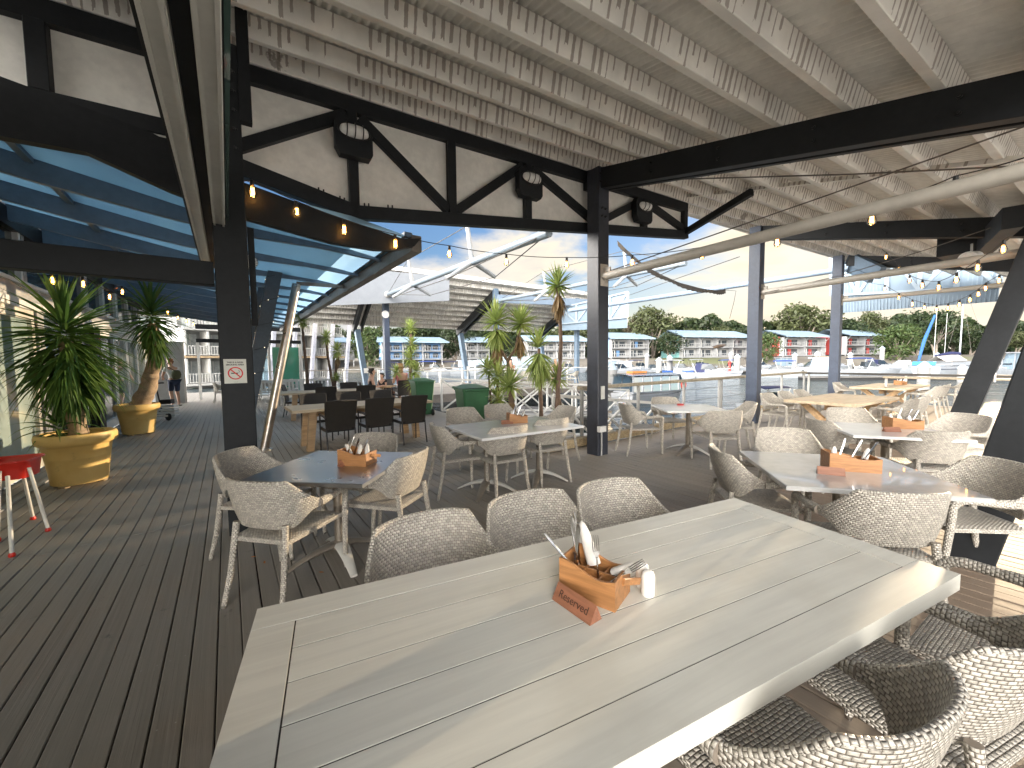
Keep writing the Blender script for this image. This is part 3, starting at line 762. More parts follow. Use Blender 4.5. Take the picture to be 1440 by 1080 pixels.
for i in range(9):
    u = UN + .3 + (UF - UN - .1)*i/8
    mb = MB(); mb.beam(r2(u, va, -.12), r2(u, vend, -.12), .08, .2); mb.build('purlin', streak, P2R)
mb = MB(); mb.beam(r2(UN - .17, va, -.05), r2(UN - .17, vend, -.05), .04, .2); mb.build('fascia', whitepaint, P2R)
vps = [VD.dot(onplane(x, 430, UV(UN + .2, 0), UD)) for x in (542, 697, 811)]
for i, v in enumerate(vps):
    t = thing('timber_post', ('blue post with a round badge in front of the far terrace', 'blue post of the far pavilion behind the forked yucca', 'blue post of the far pavilion beside the tall bare yucca')[i], 'post', UV(UN + .2, v, .1), world=True, group='front posts of the far pavilion')
    mb = MB(); mb.beam(UV(UN + .2, v, 0), r2(UN + .2, v, -.2), .24, .24, up=VD, bev=.01); mb.build('shaft', bluegrey if i else navy, t)
    if i == 0:
        q = onplane(542, 442, UV(UN + .07, 0), UD); mb = MB(); mb.lathe([(.16, 0), (.16, .02), (.12, .022)], q, 20, axis=-UD); mb.build('badge', whitepaint, t)
    v2 = VD.dot(onplane((499, 645, 757)[i], 456, UV(UF, 0), UD))
    t = thing('roof_beam', ('dark bearer under the far pavilion, left one', 'dark bearer under the far pavilion, centre one', 'dark bearer under the far pavilion, right one')[i], 'beam', r2(UN, v, -.4), world=True, group='bearers of the far pavilion')
    vA = v if i else VD.dot(onplane(520, 430, UV(UN + .2, 0), UD))
    mb = MB(); mb.beam(r2(UN + .3, vA, -.42), r2(UF + .2, v2, -.42), .16, .38); mb.build('bearer', charcoal, t)
    mb = MB(); mb.beam(r2(UN + .3, vA + .35, -.42), r2(UF + .2, v2 + .35, -.42), .10, .34); mb.build('side_plate', charcoal, t)
    t = thing('raking_post', ('slanted back post of the far pavilion, left one', 'slanted back post of the far pavilion, centre one', 'slanted back post of the far pavilion, right one')[i], 'post', UV(UF, v2 + .45, .1), world=True, group='back posts of the far pavilion')
    mb = MB(); mb.beam(UV(UF - .3, v2 + .45, 0), r2(UF, v2 + .1, -.55), .3, .26, up=VD, bev=.01); mb.build('shaft', bluegrey, t)
    mb = MB(); mb.box(UV(UF - .47, v2 + .36, 1.1), (.02, .2, .26), UD); mb.build('notice', whitepaint, t)
t = thing('roof_beam', 'blue grey tie beam between the front posts of the far pavilion', 'beam', UV(UN + .2, vps[1], 4.7), world=True)
b0, b1 = onplane(700, 420, UV(UN, 0), UD), onplane(829, 426, UV(UN, 0), UD)
mb = MB(); mb.beam(b0, b1, .12, .42); mb.build('bearer', bluepipe, t)
t = thing('roof_beam', 'dark blue tie beam along the back posts of the far pavilion', 'beam', UV(UF, vps[1], 4.0), world=True)
b0, b1 = onplane(655, 449, UV(UF - .4, 0), UD), onplane(812, 457, UV(UF - .4, 0), UD)
mb = MB(); mb.beam(b0, b1, .14, .36); mb.build('bearer', navy, t)

t = thing('fascia_panel', 'plain white fascia board under the near edge of the far pavilion roof', 'panel', zn0, world=True)
q = [onplane(x, y, UV(UN - .45, 0), UD) for x, y in ((430, 371), (632, 389), (632, 423), (430, 431))]
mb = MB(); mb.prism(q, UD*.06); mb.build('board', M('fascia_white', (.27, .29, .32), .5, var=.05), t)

def clad(label, quad, Ys, nb, slats=0):
    q = [atY(x, y, Y) for (x, y), Y in zip(quad, Ys)]
    n = (q[1] - q[0]).cross(q[3] - q[0]).normalized()
    if n.y < 0: n = -n
    t = thing('gable_panel', label, 'panel', q[3], world=True)
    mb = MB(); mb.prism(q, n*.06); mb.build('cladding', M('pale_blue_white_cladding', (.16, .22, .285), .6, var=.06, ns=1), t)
    if slats:
        mb = MB()
        for i in range(slats):
            a = (i + .5)/slats; p0 = q[0].lerp(q[1], a); p1 = q[3].lerp(q[2], a)
            mb.beam(p0 - n*.012, p1 - n*.012, .03, .03, up=n)
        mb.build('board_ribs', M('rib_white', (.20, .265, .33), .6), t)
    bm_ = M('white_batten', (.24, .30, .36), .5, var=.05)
    fr = .14 if slats else .11
    mid0, mid1 = q[0].lerp(q[3], .04), q[1].lerp(q[2], .04); lo0, lo1 = q[0].lerp(q[3], .72), q[1].lerp(q[2], .72)
    for a, b in ((mid0, mid1), (lo0, lo1)):
        mb = MB(); mb.beam(a - n*.05, b - n*.05, fr, fr*.7, up=V3((0, 0, 1))); mb.build('batten', bm_, t)
    for i in range(nb + 1):
        a = mid0.lerp(mid1, i/nb); b = lo0.lerp(lo1, i/nb)
        mb = MB(); mb.beam(a - n*.045, b - n*.045, fr, fr*.7, up=n); mb.build('batten', bm_, t)
        if i < nb:
            c = mid0.lerp(mid1, (i + 1)/nb); d = lo0.lerp(lo1, (i + 1)/nb)
            mb = MB()
            if i % 2 == 0: mb.beam(a - n*.04, d - n*.04, fr*.8, fr*.6, up=n)
            else: mb.beam(b - n*.04, c - n*.04, fr*.8, fr*.6, up=n)
            mb.build('brace', bm_, t)
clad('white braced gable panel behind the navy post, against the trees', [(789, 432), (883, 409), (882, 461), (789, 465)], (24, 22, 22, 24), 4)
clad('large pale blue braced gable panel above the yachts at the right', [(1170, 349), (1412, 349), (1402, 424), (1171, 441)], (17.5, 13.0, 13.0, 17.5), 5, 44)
# beams carried by the farthest kerb post
t = thing('roof_beam', 'short stepped beam end beside the farthest kerb post', 'beam', D0 + V3((0, 0, 4)), world=True)
mb = MB(); mb.beam(atY(1195, 363, D0.y - .1), atY(1239, 384, D0.y - 1.2), .16, .34); mb.build('bearer', bluegrey, t)
mb = MB(); mb.beam(atY(1195, 378, D0.y - .1), atY(1225, 393, D0.y - 1.0), .13, .2); mb.build('lower_bearer', bluegrey, t)
t = thing('roof_beam', 'dark box beam and trimmer under the ceiling above the string lights at the right', 'beam', atY(1350, 340, 6), world=True)
pt = atY(1354, 347, 7.2)
mb = MB(); mb.box(pt, (.75, .5, .36), PD); mb.build('box_beam', charcoal, t)
mb = MB(); mb.beam(pt + V3((.1, -.2, -.08)), E2top + V3((-.3, .2, -.15)), .2, .3); mb.build('bearer', charcoal, t)
for k in (-.25, .3):
    c = E2top + V3((-.35 + k, .1 + k*.3, -.45)); pass
t = thing('loudspeaker', 'small white loudspeaker under the beam by the pipe joint', 'speaker', atY(1366, 364, 6.6), world=True)
mb = MB(); c = atY(1366, 364, 6.4); mb.lathe([(.05, -.12), (.11, -.10), (.11, .02), (.13, .1), (.11, .12), (.0, .10)], c, 18, axis=(-.8, -.3, -.2)); mb.build('horn', whitepaint, t, smooth=True)
mb = MB(); mb.tube(c, c + V3((.05, .05, .25)), .015); mb.build('bracket', grapt, t)

# ------------------------------------------------------------------ braced struts over the open gap
def strut(label, a, b, r, sp):
    t = thing('braced_strut', label, 'strut', a, world=True, group='cable braced struts over the gap')
    mb = MB(); mb.tube(a, b, r, r, 16); mb.build('tube', M('pale_blue_pipe', (.20, .245, .29), .4, var=.06), t, smooth=True)
    mb = MB(); mb.lathe([(r*1.6, 0), (r*1.6, .05), (r, .12)], a, 14, axis=(b - a)); mb.build('end_cap', grapt, t)
    d = (b - a).normalized(); sx = d.cross(V3((0, 0, 1))).normalized(); sz = sx.cross(d).normalized()
    tips = []
    for f in sp:
        c = a.lerp(b, f); row = []
        for th, l in ((80, .85), (205, .72), (-35, .85)):
            e = c + (sx*math.cos(R(th)) + sz*math.sin(R(th)))*l; row.append(e)
            mb = MB(); mb.tube(c, e, r*.75, r*.6, 10); mb.build('spreader', M('spreader_grey', (.32, .34, .36), .4), t, smooth=True)
        tips.append(row)
    for k in range(3):
        path = [a] + [row[k] for row in tips] + [b]
        mb = MB()
        for p, q in zip(path[:-1], path[1:]): mb.tube(p, q, .011, .011, 6)
        mb.build('stay_cable', wirem, t)
sa_ = onplane(545, 414, UV(UN - .5, 0), UD); sb_ = onplane(772, 327, UV(KU + .6, 0), UD)
strut('long white braced strut climbing from the white fascia board', sa_, sb_, .085, (.30, .72))
sa_ = onplane(701, 423, UV(UN + .1, 0), UD); sb_ = atY(965, 370, 12.5)
strut('braced strut from the far pavilion passing behind the navy post', sa_, sb_, .085, (.36, .78))
pipe('blue grey pipe crossing behind both kerb posts towards the right', atY(800, 437, 20), atY(1290, 363, 13.5), .10, bluepipe, fork=False)

# ------------------------------------------------------------------ loose cables and the torn banner
def wire(label, pts, r=.008, mat=wirem):
    t = thing('steel_cable', label, 'cable', pts[0], world=True, group='cables under the roof')
    mb = MB(); mb.polytube(pts, r, 6); mb.build('strand', mat, t)
wire('thin brace cable rising from the navy post across the ceiling to the right', [atY(852, 383, 6.2), atY(1145, 281, 4.6), atY(1440, 178, 3.4)])
wire('level tie cable just under the ceiling behind the long roof beam', [atY(852, 255, 6.2), atY(1200, 245, 4.3), atY(1445, 233, 3.5)])
wire('slack cable from the second kerb post towards the raking post', [atY(1075, 412, 9.0), atY(1180, 388, 8), atY(1300, 352, 6.9), atY(1400, 318, 6)])
wire('thin stay wire below the long pale ceiling pipe', [atY(885, 415, 14), atY(1040, 361, 9)], .008)
t = thing('torn_banner', 'frayed strip of torn banner hanging in a curve against the sky', 'banner', atY(950, 390, 10), world=True)
path = [(868, 340), (880, 352), (905, 374), (930, 388), (955, 399), (985, 407), (1008, 410), (1020, 408)]
mb = MB(); rows = []
for i in range(60):
    f = i/59*(len(path)-1); k = min(int(f), len(path)-2); x = lerp(path[k][0], path[k+1][0], f-k); y = lerp(path[k][1], path[k+1][1], f-k)
    p = atY(x, y, lerp(9.5, 11.5, i/59)); w_ = .075 + .018*(i % 2) + .02*math.sin(i*.37)
    rows.append([p + V3((0, 0, .03)), p + V3((.01, 0, -w_))])
mb.grid(rows); o = mb.build('strip', M('dull_banner_cloth', (.13, .12, .11), .8), t)
mo = o.modifiers.new('s', 'SOLIDIFY'); mo.thickness = .006
mb = MB(); mb.polytube([atY(1020, 408, 11.5), atY(1035, 409, 11.5), atY(1032, 425, 11.5), atY(1026, 448, 11.5)], .006, 5); mb.build('loose_cord', cable, t)

# ------------------------------------------------------------------ festoon lights
bulbglass = glass_material('bulb_glass', (.98, .93, .82), .10, .02)
glow = emit('warm_filament', (1.0, .50, .12), 10.0)
glow2 = emit('amber_bulb', (1.0, .45, .10), 2.2)
def bulb(t, top, s=1.0, amber=False):
    mb = MB(); mb.lathe([(.012*s, 0), (.017*s, -.004*s), (.019*s, -.05*s), (.015*s, -.056*s)], top, 12); sk = mb.build('socket', blackp, t, smooth=True)
    pr = [(.013, -.052), (.017, -.066), (.030, -.092), (.037, -.115), (.036, -.135), (.027, -.153), (.012, -.163), (0, -.165)]
    mb = MB(); mb.lathe([(r*s, z*s) for r, z in pr], top, 14); g = mb.build('bulb', bulbglass, t, smooth=True, fix=True)
    mb = MB()
    for a in (-.009, .0, .009):
        mb.polytube([top + V3((a*s*1.3, 0, -.075*s)), top + V3((a*s, .004*s, -.11*s)), top + V3((a*s*1.3, 0, -.138*s))], .0055*s, 6)
    f = mb.build('filament', glow, t); f.parent = g; f.matrix_parent_inverse = Matrix(); 
    return g
def festoon(label, bl, ends, s=1.0, amber=()):
    t = thing('festoon_string', label, 'string lights', atY(*bl[0]), world=True, group='strings of festoon bulbs')
    tops = [atY(x, y, Y) + V3((0, 0, .118*s)) for x, y, Y in bl]
    pts = [atY(*ends[0])] if ends[0] else []
    allp = pts + tops + ([atY(*ends[1])] if ends[1] else [])
    path = []
    for a, b in zip(allp[:-1], allp[1:]):
        for i in range(6):
            q = i/6; p = a.lerp(b, q); p = p - V3((0, 0, .05*(b - a).length*4*q*(1 - q)*.35)); path.append(p)
    path.append(allp[-1])
    mb = MB(); mb.polytube(path, .005, 6); mb.build('cord', cable, t)
    for i, p in enumerate(tops): bulb(t, p, s)
    return t
festoon('string of bulbs from the left post past the navy post and along the ceiling pipe', [(355, 271, 3.8), (417, 299, 4.1), (484, 324, 4.3), (556, 344, 4.65), (632, 358, 5.3), (712, 369, 5.7), (797, 373, 6.05), (889, 370, 5.9), (987, 360, 5.4), (1093, 342, 4.75), (1226, 310, 3.9), (1343, 268, 3.3)], ((338, 255, 3.7), (1440, 222, 2.9)))
festoon('sagging string of bulbs dipping below the second pipe at the right', [(1246, 362, 9.5), (1264, 380, 8.8), (1279, 395, 8.2), (1297, 402, 7.6), (1320, 405, 7.0), (1345, 394, 6.3), (1375, 377, 5.7), (1411, 351, 5.0)], ((1240, 350, 9.8), (1440, 318, 4.4)))
festoon('farthest sagging string of bulbs in front of the pale blue gable panel', [(1244, 407, 10.5), (1264, 419, 10.2), (1283, 428, 9.9), (1300, 433, 9.6), (1317, 436, 9.3), (1333, 434, 9.0), (1349, 429, 8.7), (1364, 422, 8.4), (1376, 414, 8.1), (1386, 406, 7.9), (1405, 395, 7.7)], ((1225, 398, 10.8), (1415, 388, 7.6)), 1.0)
festoon('string of bulbs along the shopfront above the yucca pots', [(74, 395, 5.0), (117, 400, 5.9), (154, 418, 7.0), (172, 411, 7.4), (236, 440, 10.5), (250, 447, 11.6), (262, 452, 12.8), (272, 456, 14.0)], ((40, 380, 4.4), (290, 462, 15)), 1.0)
festoon('short string of bulbs just beside the end of the panel track', [(307, 411, 5.6), (308, 426, 6.4), (309, 437, 7.4)], ((303, 398, 5.2), (309, 445, 8.4)), 1.0)

# ------------------------------------------------------------------ gangway, jetties and far railings
def gang(label, a, b, hgt, nbay, w=.06):
    t = thing('gangway_rail', label, 'railing', a, world=True, group='white braced sides of the gangway')
    up = V3((0, 0, hgt))
    for name, p, q in (('top_rail', a + up, b + up), ('bottom_rail', a, b)):
        mb = MB(); mb.beam(p, q, w, w); mb.build(name, whitepaint, t)
    for i in range(nbay + 1):
        p = a.lerp(b, i/nbay); mb = MB(); mb.beam(p, p + up, w*.9, w*.9, up=(b - a).normalized()); mb.build('post', whitepaint, t)
        if i < nbay:
            q = a.lerp(b, (i + 1)/nbay); mb = MB(); mb.beam(p, q + up, w*.7, w*.7); mb.build('brace', whitepaint, t)
            mb = MB(); mb.beam(p + up + UD*.03, q + UD*.03, w*.7, w*.7); mb.build('brace', whitepaint, t)
g0, g1 = UV(9.6, VE + .05, .0), UV(8.9, 12.5, -.6)
gang('white braced side of the gangway behind the yuccas, far side', UV(11.2, VE + .1, .0), UV(10.6, 12.2, -.5), 1.0, 5)
gang('white braced side of the gangway behind the yuccas, near side', UV(9.9, VE + .1, -.05), UV(9.3, 12.2, -.55), .95, 5)
t = thing('gangway', 'grey boarded gangway sloping from the walkway to the pontoon', 'gangway', g0, world=True)
mb = MB(); mb.beam(UV(10.55, VE + .1, -.12), UV(9.95, 12.2, -.62), 1.15, .08); mb.build('walk', M('grey_grating', (.30, .30, .29), .6), t)
mb = MB(); mb.beam(UV(6.4, VE + .1, -.1), UV(7.3, 9.8, -.7), .5, .06); mb.build('landing', grapt, t)
gang('white braced stair side beside the navy post', UV(6.2, VE + .3, -.1), UV(6.2, 9.4, -.55), .9, 3, .07)
# far terrace: edge beam, rails
t = thing('edge_beam', 'dark timber edge beam of the far terrace behind the yuccas', 'beam', UV(15.5, 11, 0), world=True)
mb = MB(); mb.beam(UV(15.5, VE + .2, -.06), UV(15.5, 19.5, -.06), .14, .34); mb.build('timber', em, t)
for lab, pts in (('white posted railing along the near edge of the far terrace', [UV(15.7, VE + 1.5, .12), UV(15.7, 19.4, .12)]), ('white posted railing along the back of the far terrace', [UV(23.8, VE, .12), UV(23.8, 19.4, .12)])):
    railing(lab, pts, 1.0, whitepaint, 2.0, top=(.10, .05))
railing('brown timber railing along the walkway behind the dark wicker chairs', [UV(26.5, 1.5), UV(26.5, 15)], 1.05, em, 2.2, top=(.12, .06))
# ------------------------------------------------------------------ wicker armchair
def make_armchair():
    root = thing('wicker_armchair', 'x', 'chair', (0, 0, 0), group='pale wicker armchairs')
    NA, NTT = 60, 12
    def P(a, t, off=0.0):
        th = a*math.pi/2
        x = .288*math.copysign(abs(math.sin(th))**.80, a); y = -.235*abs(math.cos(th))**.80 + .03
        q = abs(a)
        zt = .642 + .168*max(0.0, 1 - max(0.0, (q - .47)/.43))**1.35; zb = .50 + .105*S((q - .36)/.48)
        if q < .47: zt += .007*(1 - (q/.47)**2)
        z = lerp(zb, zt, t)
        lean = max(0, (z - .50)/.31)
        nx, ny = math.sin(th), -math.cos(th)
        y -= .095*lean*max(0, math.cos(th))**.7; x *= 1 + .05*lean - .06*(1 - S(q*1.5))*0
        bulge = .012*math.sin(math.pi*t)*math.cos(th)
        return V3((x + nx*(off + bulge), y + ny*(off + bulge), z))
    arc = [0.0]
    for i in range(1, NA + 1): arc.append(arc[-1] + (P(-1 + 2*i/NA, .5) - P(-1 + 2*(i-1)/NA, .5)).length)
    mb = MB()
    for off, sg in ((.011, 1), (-.011, -1)):
        rows = []; uvs = []
        for j in range(NTT + 1):
            t = j/NTT
            rows.append([P(-1 + 2*i/NA, t, off) for i in range(NA + 1)])
            uvs.append([(arc[i], P(-1 + 2*i/NA, t).z) for i in range(NA + 1)])
        mb.grid(rows, uvs)
    for t in (0, 1):
        mb.polytube([P(-1 + 2*i/NA, t) for i in range(NA + 1)], .0115, 8)
    mb.build('backrest', wicker, root, smooth=True, sharp=70, fix=False)
    for s in (-1, 1):
        e = P(s*.985, .5)
        mb = MB(); mb.polytube([P(s*.9, .5), e, V3((s*.294, .10, .626)), V3((s*.286, .20, .632)), V3((s*.277, .245, .622)), V3((s*.270, .268, .590))], [.028, .026, .021, .021, .022, .022], 12, flat=1.1)
        mb.build('arm', wicker, root, smooth=True)
        mb = MB(); mb.polytube([V3((s*.272, .258, .612)), V3((s*.270, .268, .590)), V3((s*.260, .272, .42)), V3((s*.245, .282, .2)), V3((s*.238, .29, .018))], [.020, .022, .0215, .019, .0155], 12)
        l = mb.build('leg', wicker, root, smooth=True)
        mb = MB(); mb.tube((s*.238, .29, .022), (s*.237, .291, 0), .0145, .013, 10); mb.build('foot_cap', steel, l)
        mb = MB(); mb.polytube([V3((s*.185, -.215, .53)), V3((s*.19, -.228, .42)), V3((s*.20, -.262, .2)), V3((s*.215, -.305, .018))], [.019, .021, .019, .0155], 12)
        l = mb.build('leg', wicker, root, smooth=True)
        mb = MB(); mb.tube((s*.215, -.305, .022), (s*.216, -.307, 0), .0145, .013, 10); mb.build('foot_cap', steel, l)
    mb = MB(); n = 12; rows = []; uvs = []
    def Q(i, j):
        x = -1 + 2*i/n; y = j/n; hw = lerp(.205, .245, y)
        ed = max(abs(x), abs(2*y - 1)); dip = -.014*(1 - x*x)*(1 - (2*y - 1)**2) - .012*S((ed - .86)/.14)
        return V3((x*hw, -.225 + .49*y, .445 + dip))
    for j in range(n + 1):
        rows.append([Q(i, j) for i in range(n + 1)]); uvs.append([(Q(i, j).x, Q(i, j).y) for i in range(n + 1)])
    mb.grid(rows, uvs)
    low = [[V3((p.x, p.y, .405)) for p in r] for r in rows]; mb.grid(low, uvs)
    rim = [rows[0][i] for i in range(n + 1)] + [rows[j][n] for j in range(1, n + 1)] + [rows[n][i] for i in range(n-1, -1, -1)] + [rows[j][0] for j in range(n-1, 0, -1)]
    rim2 = [V3((p.x, p.y, .405)) for p in rim]; per = [0]
    for i in range(1, len(rim) + 1): per.append(per[-1] + (rim[i % len(rim)] - rim[i-1]).length)
    rr = [rim + rim[:1], rim2 + rim2[:1]]
    mb.grid(rr, [[(p, .04) for p in per], [(p, 0) for p in per]])
    mb.build('seat', wicker, root, smooth=True, sharp=60)
    return root
def make_brown():
    root = thing('wicker_dining_chair', 'x', 'chair', (0, 0, 0), group='dark brown wicker chairs')
    mb = MB(); n = 14; rows = []; uvs = []; rows2 = []
    for j in range(9):
        t = j/8; z = lerp(.40, .90, t); r = []; u = []; r2_ = []
        for i in range(n + 1):
            x = -1 + 2*i/n; hw = lerp(.225, .25, t); y = -.22 - .10*t*t - .022*(1 - x*x)
            z2 = z + .012*(1 - x*x)*t
            r.append(V3((x*hw, y, z2))); r2_.append(V3((x*hw, y + .022, z2))); u.append((x*hw, z2))
        rows.append(r); rows2.append(r2_); uvs.append(u)
    mb.grid(rows, uvs); mb.grid(rows2, uvs)
    edge = [r[0].lerp(q[0], .5) for r, q in zip(rows, rows2)] + [p.lerp(q, .5) for p, q in zip(rows[-1], rows2[-1])] + [r[-1].lerp(q[-1], .5) for r, q in zip(rows[::-1], rows2[::-1])]
    mb.polytube(edge, .0125, 8); mb.build('backrest', brownw, root, smooth=True, sharp=70, fix=False)
    for s in (-1, 1):
        mb = MB(); mb.polytube([V3((s*.235, .23, .64)), V3((s*.235, .235, .40)), V3((s*.235, .24, 0))], .013, 8); mb.build('leg', darksteel, root)
        mb = MB(); mb.polytube([V3((s*.228, -.22, .42)), V3((s*.228, -.25, .2)), V3((s*.23, -.29, 0))], .013, 8); mb.build('leg', darksteel, root)
        mb = MB(); mb.polytube([V3((s*.242, -.27, .62)), V3((s*.245, -.1, .645)), V3((s*.242, .23, .645))], [.014, .018, .018], 8); mb.build('arm', brownw, root, smooth=True)
    mb = MB(); mb.box((0, .005, .405), (.46, .47, .05)); mb.build('seat', brownw, root)
    mb = MB(); rows = []
    for j in range(7):
        for_ = []
        for i in range(7):
            x, y = -1 + i/3, -1 + j/3; for_.append(V3((x*.215, .01 + y*.21, .43 + .035*(1 - max(abs(x), abs(y))**4))))
        rows.append(for_)
    mb.grid(rows); mb.build('cushion', M('pale_grey_cushion', (.45, .46, .48), .8), root, smooth=True)
    return root
PROTO = {}; USED = {}; PK = {}
def chair(kind, pos, a, label, group=None):
    if kind not in PROTO:
        PROTO[kind] = make_armchair() if kind == 'pale' else make_brown()
        PK[kind] = list(PROTO[kind].children); bpy.context.view_layer.update(); PK[kind] = list(PROTO[kind].children)
        r = PROTO[kind]; r.location = pos; r.rotation_euler = (0, 0, -R(a)); r['label'] = label
        if group: r['group'] = group
        return r
    return copy_tree(PROTO[kind], pos, -R(a), label, group, PK[kind])
def cback(px, py, a, label, zb=.80, kind='pale', d=.31):           # place a chair by the middle of its top back edge
    p = at(px, py, zb); q = p + az(a)*d; return chair(kind, (q.x, q.y, 0), a, label)

# ------------------------------------------------------------------ big table in front
bigm = planks_material('pale_painted_boards', (.66, .65, .58), rough=.36, grain=(1.5, 26), var=.07, dark=(.54, .52, .45))
c1, c2, c3 = at(362, 856, .75), at(1032, 700, .75), at(1350, 808, .75)
e1 = (c2 - c1).normalized(); e2 = V3((e1.y, -e1.x, 0)); LB = (c2 - c1).length; WB = (c3 - c2).dot(e2)
LB = LB + .0
bt = thing('dining_table', 'large pale boarded table filling the foreground', 'table', (c1.x, c1.y, 0), math.atan2(e1.y, e1.x))
def bx(mb, x0, x1, y0, y1, z0, z1, b=.0004):
    # board with softened top edges, local frame: x along the table, y away from the camera is negative side 0..-W
    vs = []
    for (z, i) in ((z0, 0), (z1 - b, 0), (z1, b)):
        vs += [(x0 + i, y0 + i, z), (x1 - i, y0 + i, z), (x1 - i, y1 - i, z), (x0 + i, y1 - i, z)]
    fs = [(3, 2, 1, 0)] + [(k*4 + i, k*4 + (i+1) % 4, k*4 + 4 + (i+1) % 4, k*4 + 4 + i) for k in (0, 1) for i in range(4)] + [(8, 9, 10, 11)]
    mb.add(vs, fs)
bw = .118; g = .0022
mb = MB()
bx(mb, 0, LB, -bw + g, 0, .69, .75); bx(mb, 0, LB, -WB, -WB + bw - g, .69, .75)
bx(mb, 0, bw - g, -WB + bw + 0*g, -bw, .69, .75); bx(mb, LB - bw + g, LB, -WB + bw, -bw, .69, .75)
mb.build('frame_border', bigm, bt)
nin = 5; wi = (WB - 2*bw)/nin
for i in range(nin):
    mb = MB(); bx(mb, bw + g, LB - bw - g, -bw - wi*(i+1) + g, -bw - wi*i - g, .715, .749); mb.build('plank', bigm, bt)
mb = MB(); mb.box((LB/2, -WB/2, .7332), (LB - .21, WB - .21, .027)); mb.build('gap_shade_sheet', undertimber, bt)  # dark sheet set just below the plank tops so the gaps read as shade
for x in (.75, LB - .85):
    for y in (-.36, -WB + .36):
        mb = MB(); mb.box((x, y, .345), (.09, .09, .69)); mb.build('leg', bigm, bt)
mb = MB()
for y in (-.12, -WB + .12): mb.box((LB/2, y, .64), (LB - .35, .03, .08))
mb.build('apron', bigm, bt)
far = [(590, 727, 'pale wicker chair at the far side of the big table, nearest the deck walkway'), (733, 696, 'middle one of the three wicker chairs along the far side of the big table'), (845, 679, 'wicker chair at the far side of the big table, right of the other two')]
for x, y, l in far: cback(x, y, 154.6 if x > 600 else 150, l, .80)
def bl(x, y): p = c1 + e1*x - V3((e1.y, -e1.x, 0))*(y); return p
def near(along_from_right, out): return c3 - e1*along_from_right + e2*out
def gnd(p): return (p.x, p.y, 0)
chair('pale', gnd(near(.97, -.04)), -24, 'nearest wicker chair, its back rising at the bottom edge of the picture')
chair('pale', gnd(near(.36, .0)), -20, 'wicker chair at the near side of the big table, lower right corner')
chair('pale', gnd(near(-.20, .12)), -32, 'wicker chair at the right end of the big table, mostly cut by the picture edge')

# ------------------------------------------------------------------ pedestal tables
stt = brushed('brushed_steel_top', (.42, .43, .45), .30)
wtop = M('white_laminate_top', (.66, .66, .65), .22, var=.04, ns=2, coat=.3)
greyt = M('grey_satin_top', (.40, .40, .39), .20, var=.08, ns=2.5, coat=.5)
bronze = M('tarnished_pedestal', (.33, .29, .24), .4, metal=.6, var=.15)
def pedestal(t, x, y, rot):
    mb = MB(); mb.lathe([(.075, .10), (.05, .135), (.036, .15), (.036, .705), (.05, .712)], (x, y, 0), 20); col_ = mb.build('column', bronze, t, smooth=True)
    for k in range(4):
        a = rot + k*math.pi/2 + math.pi/4; d = V3((math.cos(a), math.sin(a), 0)); s = V3((-d.y, d.x, 0)); mb = MB(); rows = []
        for i in range(9):
            q = i/8; r = .03 + .34*q; z = .125*(1 - q**1.6) + .018; w_ = lerp(.055, .026, q); th = lerp(.05, .018, q)
            c = V3((x, y, 0)) + d*r
            rows.append([c + s*w_*math.cos(p) + V3((0, 0, max(0.002, z - th/2 + th*.5*math.sin(p)))) for p in [2*math.pi*m/10 for m in range(10)]])
        mb.grid(rows, wrap=True); mb.add(rows[-1], [tuple(range(10))]); mb.build('foot', alu if k % 2 else bronze, t, smooth=True)
def ptable(label, c, rz, w, l, topm, peds, th=.028):
    t = thing('pedestal_table', label, 'table', (c.x, c.y, 0), rz, 'pedestal tables on the deck')
    mb = MB(); bx(mb, -l/2, l/2, -w/2, w/2, .75 - th, .75, .005); tp_ = mb.build('table_top', topm, t)
    mb = MB(); mb.box((0, 0, .716), (l*.7, w*.7, .014)); mb.build('under_plate', darksteel, t)
    for p in peds: pedestal(t, p[0], p[1], 0)
    return t
def frame(a, b): return math.atan2((b - a).y, (b - a).x)
t1 = [at(*p, .75) for p in ((336, 675), (450, 633), (582, 636), (505, 682))]; T1c = sum(t1, V3())/4
ptable('brushed steel square table reflecting the sky, beside the dark left post', T1c, -R(7), .90, .90, stt, [(0, 0)])
cback(318, 638, 93, 'wicker chair at the left side of the brushed steel table, by the dark post')
cback(345, 684, 12, 'wicker chair with its back to us at the near left of the brushed steel table')
cback(592, 640, -72, 'wicker chair at the right side of the brushed steel table')
cback(534, 611, -170, 'wicker chair behind the brushed steel table, facing us')
t2 = [at(*p, .75) for p in ((622, 598), (682, 618), (830, 600), (748, 584))]; T2c = sum(t2, V3())/4
ptable('long white topped table on two pedestals with six chairs round it', T2c, R(90 - 58), 1.0, 1.40, wtop, [(-.38, 0), (.38, 0)])
for x, y, a, l in ((645, 575, 150, 'wicker chair behind the two pedestal table, left of the green bin'), (695, 570, 148, 'wicker chair behind the two pedestal table, under the yuccas'), (803, 573, -118, 'wicker chair at the right end of the two pedestal table, beside the navy post'),
                   (606, 600, 62, 'wicker chair at the left end of the two pedestal table'), (722, 603, -30, 'wicker chair in front of the two pedestal table, left of two'), (783, 592, -27, 'wicker chair in front of the two pedestal table, right of two')):
    cback(x, y, a, l)
t3 = at(968, 573, .75)
ptable('white topped table close to the kerb between the two navy posts', t3, -R(5), .95, .95, wtop, [(0, 0)])
for dx, a, l in (((-.80, .05), 80, 'wicker chair at the left of the kerbside white table'), ((.0, .80), 180, 'wicker chair behind the kerbside white table, against the water'), ((.10, -.72), 3, 'wicker chair with its back to us in front of the kerbside white table'), ((.82, .1), -75, 'wicker chair at the right of the kerbside white table, before the kerb post')):
    chair('pale', (t3.x + dx[0], t3.y + dx[1], 0), a, l)
